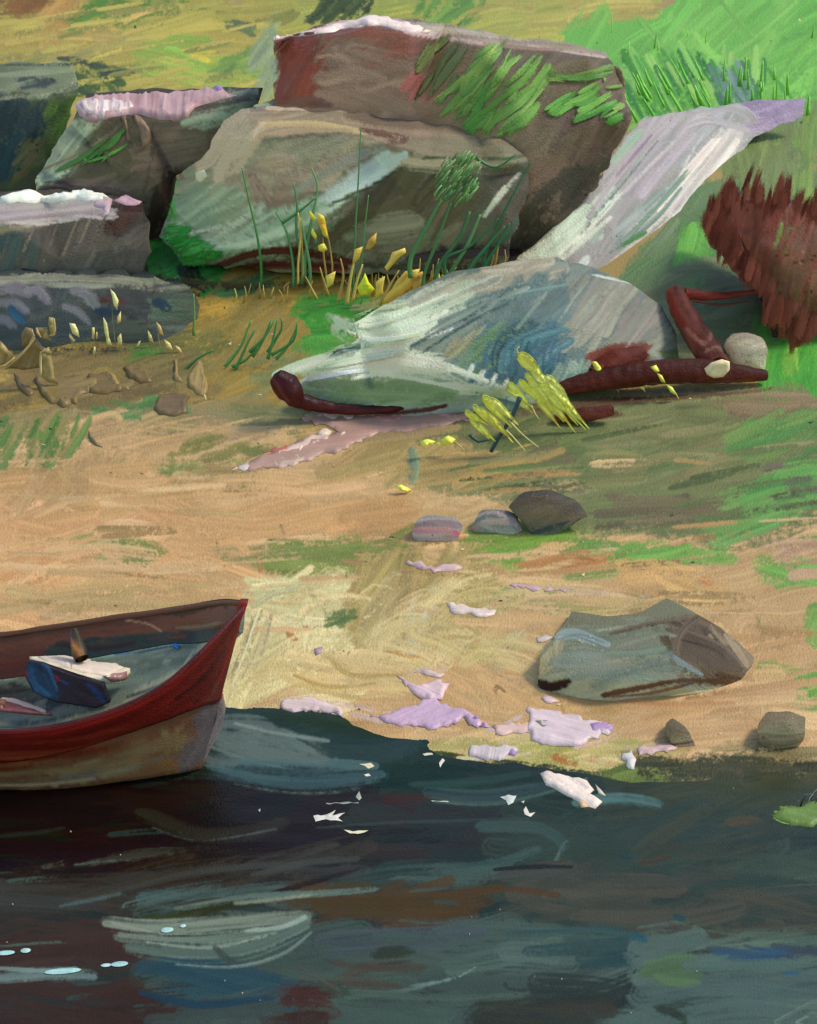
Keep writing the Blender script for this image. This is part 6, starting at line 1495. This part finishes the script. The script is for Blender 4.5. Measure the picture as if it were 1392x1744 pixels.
# ---------------------------------------------------------------- logs, driftwood
def log_path(path, rad, y, flat=1.0):
    """tapered trunk through (px, py) points at distance y (number or list); rad in pixels"""
    pts = spline([(p[0], p[1]) for p in path], 3); n = len(pts)
    P = [W(p[0], p[1], y if not isinstance(y, (list, tuple)) else y[0]+(y[1]-y[0])*i/(n-1)) for i, p in enumerate(pts)]
    k = (P[n//2]-CO).length/FPX
    rr = [np.interp(i/(n-1), [j/(len(rad)-1) for j in range(len(rad))], rad)*k for i in range(n)]
    V = []; Fc = []; seg = 40
    for i, p in enumerate(P):
        a = P[max(0, i-1)]; b = P[min(n-1, i+1)]; t = (b-a).normalized()
        u = t.cross(Vector((0,1,.1))).normalized(); v = u.cross(t).normalized()
        for q in range(seg):
            an = q/seg*6.2832; r = rr[i]*(1+.12*noise.noise((math.cos(an)*1.5, math.sin(an)*1.5, i*.25)))
            V.append(p+u*math.cos(an)*r+v*math.sin(an)*r*flat)
    for i in range(n-1):
        for q in range(seg): Fc.append((i*seg+q, i*seg+(q+1) % seg, (i+1)*seg+(q+1) % seg, (i+1)*seg+q))
    for i, sgn in ((0, 1), (n-1, -1)):
        V.append(P[i]-(P[min(n-1, i+1)]-P[max(0, i-1)]).normalized()*sgn*rr[i]*.3); c = len(V)-1
        for q in range(seg):
            f = (c, i*seg+q, i*seg+(q+1) % seg); Fc.append(f if sgn > 0 else f[::-1])
    return V, Fc
T3 = (M_SOLID, M_PAINT, M_THICK)
# fallen reddish trunk
yl = gy(1100, 668)
tr = thing('fallen_trunk', W(1100,668,yl), 'long dark red fallen trunk lying behind the yellow sprigs', 'fallen trunk')
V, Fc = log_path([(905,668),(980,655),(1060,640),(1150,632),(1230,634),(1306,640)], [10,15,20,21,19,8], (gy(940,682), gy(1300,655)))
part('trunk', V, Fc, [F([(900,600),(1320,600),(1320,670),(900,700)], ['44201a','50261f','3c1c16','54281f'], 4, 120, 15, 4.4)], '50241e',
     [([(920,672),(1000,668),(1100,660)], 8, '6c4030','54281f',.5), ([(1060,615),(1180,612),(1280,622)], 9, '5c3424','4c241c',.4), ([(1100,655),(1200,655),(1280,650)], 8, '4c4c3c','50302a',.6)], parent=tr, mats=T3, tone=(.72, .66, .66), relief=.0022)
V, Fc = log_path([(1010,640),(1060,612),(1098,600)], [18,22,10], (gy(1010,668), gy(1060,664)+.05))
part('stub', V, Fc, [F([(990,580),(1110,580),(1110,650),(990,660)], ['643028','70382e','542a22'], 25, 60, 14, 4)], '5c2c24', parent=tr, mats=T3, tone=(.72, .66, .66), relief=.0022)
V, Fc = log_path([(945,712),(1000,706),(1044,698)], [7,13,9], gy(1000,722))
part('broken_branch', V, Fc, [F([(930,690),(1050,685),(1050,725),(930,725)], ['5c3028','6c3c30','50281f'], 4, 60, 10, 4)], '5c3028', parent=tr, mats=T3, tone=(.72, .66, .66), relief=.0022)
# leaning red log with a pale sawn end
yl2 = gy(1225, 645)
lg = thing('leaning_log', W(1225,640,yl2), 'short leaning red brown log with a cream sawn end, left of the pale round stone', 'log')
V, Fc = log_path([(1150,500),(1168,540),(1196,585),(1224,628)], [16,21,23,20], (yl2+.55, yl2-.12))
part('log_body', V, Fc, [F([(1120,480),(1220,480),(1260,640),(1190,640)], ['54302a','5c322c','482620','683e36'], -58, 80, 15, 4.4)], '5c2c26',
     [([(1170,560),(1200,586),(1215,560)], 7, 'a08478', '7c5048', .5), ([(1165,530),(1190,560),(1215,600)], 12, '74483f', '5c3028', .5), ([(1200,600),(1220,590),(1232,600)], 7, '8c6c60', '643c34', .55),
      ([(1140,500),(1150,530),(1165,555)], 12, '7c342c','642822', .4)], parent=lg, mats=T3, tone=(.85, .78, .78), relief=.0022)
s = Skin(plane_proj(yl2-.36), lift=.0); s.slab([(1200,628),(1212,618),(1230,612),(1243,616),(1243,630),(1232,642),(1216,644),(1204,638)], ['d4ccac','c4bc9c'], th=.03, grid=4, ang=60, gg=np.array((.6,.7,.95)))
s.build('sawn_end', lg)
V, Fc = log_path([(1168,500),(1220,504),(1290,497)], [10,6,3], yl2+.55)
part('branch', V, Fc, [F([(1150,485),(1300,485),(1300,512),(1150,512)], ['642c24','703028'], 2, 70, 9, 3.6)], '602c24', parent=lg, mats=T3, tone=(.85, .78, .78), relief=.0022)
V, Fc = log_path([(1180,512),(1230,519),(1280,512)], [2.2,2,1.2], yl2+.5)
part('twig', V, Fc, [], '54302a', parent=lg, mats=T3, tone=(.85, .78, .78), relief=.0022)
# driftwood root with a dark knob
yd = gy(600, 716)
dw = thing('driftwood', W(560,700,yd), 'glossy dark red driftwood branch with a round knob at its left end', 'driftwood')
V, Fc = log_path([(504,680),(560,694),(640,698),(720,686),(790,668)], [14,10,7,8,3], yd)
part('stem', V, Fc, [F([(490,660),(800,650),(800,710),(490,710)], ['401210','4c1814','38100e','542420'], -6, 90, 9, 4)], '42120f', parent=dw, mats=(M_BOATS, M_BOAT, M_THICK), tone=(.6, .55, .6))
V, Fc = log_path([(470,640),(482,652),(498,672),(502,690)], [14,23,21,10], yd-.06)
part('knob', V, Fc, [F([(450,620),(530,620),(530,700),(450,700)], ['3c0f10','481614','2c0a0c'], -55, 50, 9, 4)], '3a0e0e', [([(466,645),(480,668),(492,684)], 5, '6c4848', '441818', .3)], parent=dw, mats=(M_BOATS, M_BOAT, M_THICK), tone=(.6, .55, .6))

# ---------------------------------------------------------------- plants
GRN = ['4c8c40','447c3c','5c9c4c','3c7034','689c50']
def plant(name, label, cat, base, parts, group=None):
    """parts: list of (part name, list of drawing calls) ; base is where it stands (px, py)"""
    near = 400 < base[0] < 900 and base[1] < 490
    y = gy(base[0], base[1]+(42 if near else 0)); p = W(base[0], base[1], y)
    t = thing(name, p, label, cat, group)
    parts = [(nm, g) for nm, fn in parts for g in getattr(fn, 'each', [fn])]
    for nm, fn in parts:
        s = Skin(plane_proj(y), lift=0, thick=.001); s.y = y; fn(s); s.build(nm, t)
    return t
def blades(lst, wd, cols, **kw):
    def f(s):
        for q in lst:
            w_ = q[1] if isinstance(q, tuple) and isinstance(q[1], (int, float)) and isinstance(q[0], list) else wd
            path = q[0] if isinstance(q, tuple) and isinstance(q[0], list) else q
            if path[0][1] > 425 and path[0][1] < 480 and 400 < path[0][0] < 900: path = [(path[0][0], path[0][1]+34)]+path
            s.blade(path, s.y+(rnd()-.5)*.08, w_, random.choice(cols), random.choice(cols), **kw)
    if len(lst) > 1: f.each = [blades([q], wd, cols, **kw) for q in lst]
    return f
def dabs(lst, cols, th=.02, i0=0, **kw):
    def f(s):
        for i, q in enumerate(lst):
            y = s.y-.02-.012*(i+i0); s2 = s.proj; s.proj = plane_proj(y)
            k = dict(grid=4, amp=1.5, gg=np.array((.55,.66,.95))); k.update(kw); s.slab(q, cols, th=th, **k); s.proj = s2
    if len(lst) > 1: f.each = [dabs([q], cols, th, i, **kw) for i, q in enumerate(lst)]
    return f
# tall seed-headed plant
def head(s):
    for k in range(150):
        x = 745+rnd()*70; y = 262+rnd()*85
        if not pip([(768,258),(800,255),(822,290),(815,320),(790,346),(728,340),(740,300)], x, y): continue
        s.blade([(x-6,y+9),(x,y),(x+7,y-8)], s.y+(rnd()-.5)*.18, 4+rnd()*3, random.choice(['6c9850','7ca458','5c8848','88a868','4c7c40']), tip=.4, root=.6)
plant('seedhead_plant', 'tall green plant with a dense pale green seed head before the boulder', 'plant', (770,480), [
    ('seed_head', head),
    ] + [('stem', blades([q], 9, ['4c7840','5c8848','446c3c'], root=.8, tip=.5)) for q in [([(700,440),(730,380),(752,340)],11), ([(722,470),(745,410),(768,345)],8), ([(745,460),(785,400),(800,360)],12), ([(765,470),(795,420),(818,365)],10)]]
    + [('leaf', blades([q], 9, ['3c7440','34683c','2c6438'], root=.8, tip=.3)) for q in [([(760,440),(800,420),(850,372)],8), ([(800,460),(830,420),(860,385)],13), ([(820,465),(850,415),(868,380)],11), ([(812,270),(845,285),(880,262)],7)]])
for nm, lab, base, paths, wd, cols in [
    ('reed', 'tallest thin green reed standing straight in front of the boulder ledge', (606,470), [[(602,465),(606,380),(611,300),(615,215)]], 5, ['4c7c44','5c8c50']),
    ('reed', 'thin green reed leaning beside the tallest reed on its right', (620,465), [[(615,460),(620,400),(628,332)]], 5, ['4c8044','588c4c']),
    ('reed', 'green reed with a small brown bud, leftmost in front of the pale plate', (442,455), [[(445,452),(438,400),(424,340),(412,285)]], 6, ['4c8840','3c7838']),
    ('reed_clump', 'clump of pale green curved reeds in front of the pale plate', (515,455), [[(515,450),(505,390),(506,345),(500,310)], [(520,440),(530,380),(541,320),(530,285)], [(500,455),(490,400),(470,360)], [(480,380),(510,360),(540,335)], [(528,455),(518,400),(508,350)]], 7, ['588c50','6c9860','4c8048']),
    ('reed', 'long dark green blade leaning right across the white streaked rock', (835,460), [[(825,440),(850,380),(880,320),(905,275)]], 6, ['24643c','2c6c3c']),
    ('reed', 'faint green reed between the leaf clumps and the ochre bank', (330,575), [[(330,572),(331,540),(330,500)]], 6, ['7c9850','6c8c48']),
    ('reed', 'thin green blade crossing the dark grey brown boulder', (240,380), [[(240,330),(234,280),(228,225)]], 6, ['4c8c44','548c4c']),
    ('grass_tuft', 'row of short green grass blades growing from the ochre bank', (430,625), [[(383,625),(410,590),(428,545)], [(400,632),(415,600),(424,580),(436,560)], [(430,608),(448,580),(462,545)], [(425,600),(450,575),(468,545)], [(456,612),(465,580),(472,545)], [(470,612),(490,590),(508,552)], [(456,600),(480,560),(478,542)], [(462,605),(500,580),(506,548)], [(395,625),(420,612),(440,590)], [(306,640),(335,612),(365,596)]], 7, ['4c8440','5c9448','3c7838']),
    ('grass_tuft', 'fan of curved green blades over the skirt of the rounded boulder', (800,690), [[(730,660),(745,630),(770,605)], [(748,668),(762,632),(790,600)], [(768,672),(782,640),(812,600)], [(785,676),(800,640),(832,605)], [(802,680),(818,645),(848,606)], [(820,684),(838,650),(864,614)], [(838,688),(856,655),(880,625)], [(735,600),(760,580),(790,575)], [(790,610),(815,590),(840,590)]], 5, ['4c7450','5c8460','507c4c','64886c']),
    ]:
    plant(name=nm, label=lab, cat='reed' if nm.startswith('reed') else 'grass', base=base, parts=[('blade', blades([p], wd, cols, root=.9, tip=.35)) for p in paths])
# bud on the third reed
# yellow and ochre tufts along the foot of the boulders
OCH = ['b89c48','a88c40','c4a850','98803c','d0b458']
plant('dry_grass', 'tall yellow dry spikes in front of the pale plate', 'dry grass', (540,465), [
    ('spike', blades([([(508,450),(512,400),(508,362)],6), ([(516,440),(514,410),(512,370)],5)], 6, OCH, root=.7, tip=.4)),
    ('seed_head', dabs([[(528,358),(538,372),(534,378),(526,366)], [(540,362),(552,368),(556,388),(560,408),(550,400),(542,380)], [(532,388),(540,402),(538,410),(530,398)], [(542,418),(552,414),(558,425),(550,430),(542,426)]], ['d8c040','b89830','c8b048'])),
    ('blade', blades([([(556,470),(552,440),(550,404)],6), ([(566,450),(560,410),(552,372)],5)], 6, OCH, root=.7, tip=.4))])
plant('dry_grass', 'ochre tuft with broad dry leaves left of the bright yellow bud', 'dry grass', (585,520), [
    ('leaf', dabs([[(604,425),(618,420),(612,440),(600,452)], [(628,408),(642,396),(640,414),(630,426),(622,424)], [(555,470),(572,462),(568,484),(556,492)]], OCH)),
    ('blade', blades([([(590,520),(596,480),(604,440)],11), ([(560,505),(552,480),(545,455)],7), ([(575,515),(585,470),(580,440)],8), ([(600,515),(608,480),(618,450)],9), ([(540,510),(530,490),(520,470)],7)], 8, OCH, root=.8, tip=.25))])
plant('yellow_bud', 'single bright lemon yellow bud in the ochre tufts', 'flower', (622,520), [
    ('petals', dabs([[(622,465),(628,480),(638,492),(632,500),(614,504),(608,490),(616,478)]], ['e4e020','f0e838'], th=.03)),
    ('stalk', blades([([(614,522),(618,505),(622,490)],4), ([(636,528),(632,508),(628,496)],4)], 4, ['a89840','8c8440']))])
plant('dry_grass', 'large ochre tuft with wide folded leaves right of the lemon bud', 'dry grass', (680,520), [
    ('leaf', dabs([[(655,455),(668,430),(690,422),(692,430),(672,448),(660,462)], [(660,500),(690,462),(715,458),(700,490),(668,515),(650,518)], [(640,480),(656,470),(652,500),(640,512)], [(700,470),(720,462),(722,485),(704,496)]], OCH, ang=40)),
    ('blade', blades([([(646,520),(662,490),(680,460)],8), ([(665,522),(690,500),(706,470)],7), ([(690,500),(712,470),(716,440)],6), ([(655,515),(650,490),(652,470)],6)], 7, OCH, root=.8, tip=.2))])
plant('dry_grass', 'small ochre tuft with a yellow spot right of the wide folded leaves', 'dry grass', (745,500), [
    ('leaf', dabs([[(736,468),(748,464),(752,478),(740,482)], [(752,468),(768,468),(772,476),(758,478)]], ['d8cc30','c8b038'])),
    ('blade', blades([([(728,502),(736,480),(738,450)],7), ([(745,500),(755,480),(778,455)],7), ([(738,500),(740,470),(748,440)],5), ([(760,490),(770,465),(775,445)],5)], 7, OCH, root=.8, tip=.2))])
plant('dry_grass', 'dark tipped ochre blades just left of the leaning slab foot', 'dry grass', (848,465), [
    ('blade', blades([([(842,460),(845,440),(850,412)],9), ([(832,462),(838,448),(842,430)],6), ([(856,462),(862,440),(860,425)],5)], 7, ['c09840','a88438','8c6c34'], root=.8, tip=.3))])
# ochre leaf dabs along the ridge of the bank: short blades
def ridge(s):
    for k in range(46):
        x = 395+rnd()*460; y = 505-(x-395)*.055+rnd()*16-8
        s.blade([(x,y+8),(x+6-rnd()*8,y-4),(x+10-rnd()*12,y-12-rnd()*12)], gy(x, y+8), 5+rnd()*6, random.choice(OCH), tip=.2)
s = Skin(None); ridge(s); o = s.build('bank_grass'); tag(o, kind='stuff')
# brown curled leaf clumps on the left
TAN = ['8c7c50','7c6c44','9c8c5c','a8945c','74643f']
def dabs_ground(lst, cols, th=.02, **kw):
    def f(s):
        pr = s.proj; s.proj = GP; s.lift = .006
        for q in lst: s.slab(q, cols, th=th, **{**dict(grid=3.5, amp=2.2, ragged=8), **kw})
        s.proj = pr
    return f
def rimblade(e, off):
    def f(s): s.blade(e, s.y-off, 5, random.choice(['c4b078','b0a070','d0c08c']), '8c7c50', root=.5, tip=.5, bulge=.5, g=np.array((.7,.8,1.0)))
    return f
def clump(label, base, polys, spikes=(), cols=TAN, name='leaf_clump', th=.026, ang=60, flat=True):
    mk = dabs_ground if flat else dabs
    parts = [('leaf', mk([p], [random.choice(cols), random.choice(cols)], th=th, rim=.7, ang=ang, gg=(None if flat else np.array((.85,.9,1.1))))) for p in polys]
    for p in ([] if flat else polys):
        k = int(rnd()*len(p)); e = [p[k], p[(k+1) % len(p)], p[(k+2) % len(p)]]
        parts.append(('leaf_rim', rimblade(e, .03+.012*len(polys))))
    if spikes: parts.append(('stalk', blades(list(spikes), 4, ['c4b070','a89058','d0bc80'], root=.8, tip=.3)))
    return plant(name, label, 'dry leaves', base, parts)
clump('tall clump of curled brown leaves with a yellow tip at the left edge', (60,660), [
    [(38,590),(36,570),(44,557),(54,560),(58,572),(48,590)], [(62,558),(80,558),(86,580),(70,575),(64,566)], [(10,628),(40,600),(60,575),(72,590),(90,600),(70,625),(40,630)],
    [(70,600),(84,592),(92,640),(100,655),(82,650),(70,640)], [(0,580),(14,596),(26,608),(10,622),(-6,626)], [(84,540),(92,542),(93,570),(84,572)]], ang=70, flat=False)
clump('flat brown knife shaped leaves below the tall curled clump', (110,700), [
    [(24,636),(40,648),(60,670),(50,676),(32,660)], [(60,645),(90,648),(130,640),(160,650),(168,648),(160,665),(140,672),(130,690),(112,685),(90,690),(70,670)], [(95,680),(125,672),(122,690),(108,696)]], ang=10)
clump('brown leaf ring with raised rim right of the flat knife shaped leaves', (230,680), [
    [(150,640),(180,635),(210,660),(205,668),(170,672),(148,668)], [(210,628),(228,624),(250,636),(260,652),(240,654),(220,645)], [(180,634),(196,640),(208,660),(198,662)]], ang=10)
clump('upright tan leaf with a green shine beside the small curled leaf', (335,680), [
    [(320,645),(335,620),(344,616),(348,640),(355,660),(350,675),(336,674),(322,660)], [(296,615),(303,612),(304,640),(312,652),(298,650)]], [([(348,672),(352,684),(351,690)],4)], ang=80)
clump('square grey brown leaf lying alone on the bank', (293,712), [[(272,676),(300,672),(324,676),(318,690),(318,705),(300,710),(272,708),(263,698)]], cols=['7c6c50','746448'], ang=5)
clump('tiny dark curled leaf under the brown clumps', (165,765), [[(152,735),(156,748),(166,756),(175,763),(164,760),(154,752)]], cols=['7c7058'])
# seed buds along the blue grey rock
BUD = ['d4bc84','c8ac70','e0cc98']
for lab, base, P in [
    ('tall pale bud above the others in front of the blue grey rock', (198,595), [[(188,492),(196,500),(202,512),(200,528),(194,520)], [(200,540),(206,530),(206,548),(200,552)], [(200,575),(206,568),(208,590),(201,590)]]),
    ('pair of leaning buds at the left of the blue grey rock', (125,600), [[(118,550),(128,552),(136,575),(124,568)], [(118,568),(128,580),(126,584),(118,574)]]),
    ('thin double bud second from the left of the blue grey rock', (160,605), [[(157,558),(161,558),(160,578),(157,576)], [(164,565),(166,566),(166,578),(164,576)]]),
    ('pointed cream bud with a curved foot near the middle of the row', (183,595), [[(176,540),(182,550),(186,575),(192,590),(182,586),(178,565)]]),
    ('pale bud leaning right in the second half of the row', (255,590), [[(252,562),(258,572),(262,584),(254,580)], [(236,582),(240,580),(236,592),(232,590)]]),
    ('widest leaning bud at the right end of the row', (275,600), [[(266,548),(274,556),(279,572),(272,568)], [(280,578),(290,585),(296,598),(284,592)], [(298,588),(306,592),(314,606),(304,600)]]),
    ('lone small bud under the row of buds', (162,610), [[(160,590),(163,592),(162,606),(159,604)]]),
    ('small orange bud high in front of the dark block', (175,465), [[(170,434),(176,436),(178,444),(172,442)], [(186,450),(190,456),(188,462),(184,456)]])]:
    plant('seed_bud', lab, 'bud', base, [('bud', dabs([p], BUD, th=.02)) for p in P]+[('stalk', blades([([(base[0],base[1]),(P[0][0][0]+4,(P[0][0][1]+base[1])/2),(P[0][0][0]+3,P[0][0][1]+6)],2.5)], 2.5, ['7c7c50','8c8c5c']))])
# yellow flowering weeds: ragged knife dabs that run out into thin tails
YEL = ['dcd060','d0c454','e4d870','ccc058','dcc468']
def weed(label, base, petals, stems, cols=YEL, stemcols=('d0c070','b8a450'), name='yellow_weed'):
    return plant(name, label, 'flowering weed', base, [('flower', dabs([p], [random.choice(cols), random.choice(cols)], th=.03, ang=-45, rim=.8, grid=3.5, amp=1.6, gg=np.array((.52,.62,.95)))) for p in petals]+[('stalk', blades([q], 3.5, list(stemcols), root=1, tip=.4)) for q in stems])
weed('biggest bright yellow flowering weed in front of the rounded boulder', (960,735), [
    streak(q[0],q[1],q[2],q[3]*.68,*q[4:]) for q in [(884,602,62,34),(904,628,60,24),(866,652,62,22),(862,662,44,16,-30),(884,648,80,24),(900,650,92,26),(918,650,100,26),(930,640,84,30),(934,660,96,20),(912,676,70,18),(880,676,40,20),(948,668,84,16),(896,636,50,22),(926,668,92,18)]],
    [[(884,606),(880,595),(885,590)], [(905,690),(912,706),(920,716)], [(893,735),(905,750),(917,760)]])
weed('smaller yellow flowering weed left of the biggest one', (850,775), [
    streak(q[0],q[1],q[2],q[3]*.72,*q[4:]) for q in [(822,674,74,24),(836,678,66,18),(806,690,62,16),(818,694,60,16),(792,702,44,16,-30),(800,712,50,12),(812,722,44,14),(830,700,70,14)]],
    [[(866,715),(890,740),(918,762)], [(850,722),(872,742),(895,768)]])
weed('slim yellow sprig left of the two short ones before the fallen trunk', (1050,672), [[(1008,616),(1016,616),(1028,636),(1040,648),(1028,650),(1016,640)]], [[(1036,645),(1046,655),(1054,668)]])
weed('shortest yellow sprig in the middle of the three before the fallen trunk', (1098,670), [[(1074,636),(1080,636),(1088,652),(1098,660),(1098,666),(1086,658)]], [[(1090,658),(1096,664),(1100,668)]])
weed('dotted yellow sprig at the right of the three before the fallen trunk', (1155,682), [[(1108,625),(1118,622),(1124,632),(1116,634)], [(1118,634),(1128,640),(1134,652),(1126,650)], [(1134,654),(1146,660),(1154,674),(1142,668)]], [[(1146,664),(1152,672),(1156,680)]])
weed('low yellow flowers above the blue patch on the sand', (745,775), [[(716,752),(728,748),(742,752),(730,760),(718,760)], [(752,748),(764,742),(776,748),(770,756),(756,758)], [(744,754),(752,753),(752,760),(744,760)]], [[(774,752),(786,762),(796,775)]])
weed('tiny yellow fleck plant on the sand under the blue patch', (690,838), [[(672,828),(684,826),(700,834),(692,838),(680,834)]], [[(698,834),(704,840),(706,846)]])
# dark slanting stalks under the weeds
plant('dark_stalk', 'thick dark blue green stalk slanting down between the two yellow weeds', 'stalk', (840,772), [('stem', blades([([(886,676),(872,710),(850,745),(836,770)],9), ([(880,690),(866,720),(845,750)],6)], 8, ['2c4440','243c3c','34484c'], root=.9, tip=.7)),
    ('leaf', blades([([(800,740),(815,752),(835,748)],9)], 8, ['2c4c48'], root=.8, tip=.3))])
# red brown bush on the right
yb = gy(1320, 575)
bt = thing('bush', W(1320,575,yb), 'red brown leafy bush at the right edge above the leaning log', 'bush')
bo = [(1200,380,0),(1225,345,-.1),(1250,330,-.1),(1275,335,-.1),(1300,345,-.1),(1330,340,-.1),(1380,358,-.1),(1450,380,-.1),(1500,480,0),(1450,560,.02),(1390,566,.02),(1368,580,.02),(1340,560,.02),(1312,548,.02),(1298,500,0),(1270,470,0),(1240,440,0),(1210,410,0)]
boulder('foliage', None, None, bo, [(1300,420,.35),(1360,470,.4),(1240,390,.2),(1400,420,.35),(1340,530,.25)], [(1195,470),(1280,560),(1340,572),(1450,575)], .7,
    [F([(1195,325),(1460,325),(1460,590),(1330,590),(1190,400)], ['683a32','5c332b','704238','58302a','744a3e'], 78, 80, 19, 5, .5, spread=12),
     F([(1290,390),(1392,400),(1392,520),(1310,500)], ['6c5044','5c4438','704c40'], 70, 70, 14, 1.4, .7),
     F([(1300,390),(1392,380),(1392,440),(1320,430)], ['5c7c40','688444'], 60, 40, 10, .25, .8)], '5c322a', amp=.06, parent=bt, dl=.00006, foot=2)
def tips(s):
    for i in range(150):
        k = int(rnd()*len(bo)); a, b = bo[k], bo[(k+1) % len(bo)]; t = rnd(); x = a[0]+(b[0]-a[0])*t; y = a[1]+(b[1]-a[1])*t
        if x > 1440: continue
        s.proj = plane_proj(yb-.05-rnd()*.35); l = 34+rnd()*40; an = R(78+rnd()*20-10); m = l*(rnd()*.5)
        x += (1310-x)*.10*rnd(); y += (460-y)*.10*rnd()
        s.stroke([(x-math.cos(an)*m,y+math.sin(an)*m),(x+rnd()*6-3,y),(x+math.cos(an)*(l-m),y-math.sin(an)*(l-m))], 12+rnd()*12, random.choice(['683a32','5c332b','704238','58302a']), None, dry=.5+rnd()*.4)
s = Skin(None, lift=.002, dlift=0, thick=.004, g=np.array((.5,.62,.9))); tips(s); s.build('outer_leaves', bt)
s = Skin(None)
for q in ([(1325,590),(1300,500),(1260,400)], [(1330,590),(1345,480),(1350,380)]): s.blade(q, yb, 9, '3c241c', '48281f', tip=.4, root=1)
s.build('stem', bt)
# grass standing on the slope above the slab
def hillgrass(s):
    for k in range(46):
        x = 1050+rnd()*330; y = 120+rnd()*75-(x-1050)*.02
        l = 20+rnd()*30; d = -.5 if x < 1230 else .05
        s.blade([(x,y+l*.4),(x+d*l*.4,y),(x+d*l+rnd()*6-3,y-l*.6)], gy(x, y+l*.4), 7+rnd()*7, random.choice(['5ca844','78bc54','68b04c','6cb450']), tip=.2, thick=.15, g=np.array((.55,.66,.95)))
    for k in range(8):
        x = 930+rnd()*460; y = 15+rnd()*110
        if x < 1050 and y > 75: continue
        l = 14+rnd()*20
        s.blade([(x,y+l*.4),(x+rnd()*10-5,y-l*.6)], gy(x, y+l*.4), 3+rnd()*3, random.choice(['5ca444','74b850','66ac48','88c45c']), tip=.2, thick=.15, g=np.array((.55,.66,.95)))
s = Skin(None); hillgrass(s); o = s.build('slope_grass'); tag(o, kind='stuff')
s = Skin(WP, lift=.0); s.slab([(1312,1388),(1340,1376),(1400,1366),(1430,1372),(1430,1402),(1370,1408),(1330,1400)], ['6c8c44','5c7c3c'], th=.018, grid=5, amp=4, rim=.3, ang=-10)
s.fill([(1312,1388),(1340,1376),(1400,1366),(1430,1372),(1430,1402),(1370,1408),(1330,1400)], ['7c9c50','648440','8cac5c'], -12, 40, 10, 3, .5)
o = s.build('moss_hummock'); recentre(o); tag(o, 'low mossy green hummock in the water under the twig tuft', 'hummock')
# twiggy tuft at the right edge of the water
plant('twig_tuft', 'small dark twig tuft with pale stalks on the mossy bank at the right edge', 'twigs', (1378,1386), [
    *[('twig', blades([q], 5, ['241c18','342820'])) for q in [([(1362,1380),(1366,1365),(1374,1354)],6), ([(1372,1384),(1378,1366),(1388,1350)],5), ([(1385,1386),(1388,1368),(1400,1356)],5)]],
    ('stalk', blades([([(1370,1354),(1384,1352),(1392,1344)],3), ([(1376,1372),(1380,1358),(1386,1352)],4), ([(1384,1374),(1390,1362),(1394,1352)],4), ([(1360,1364),(1366,1372)],3)], 4, ['d0bcac','a89888','8c9c98']))])
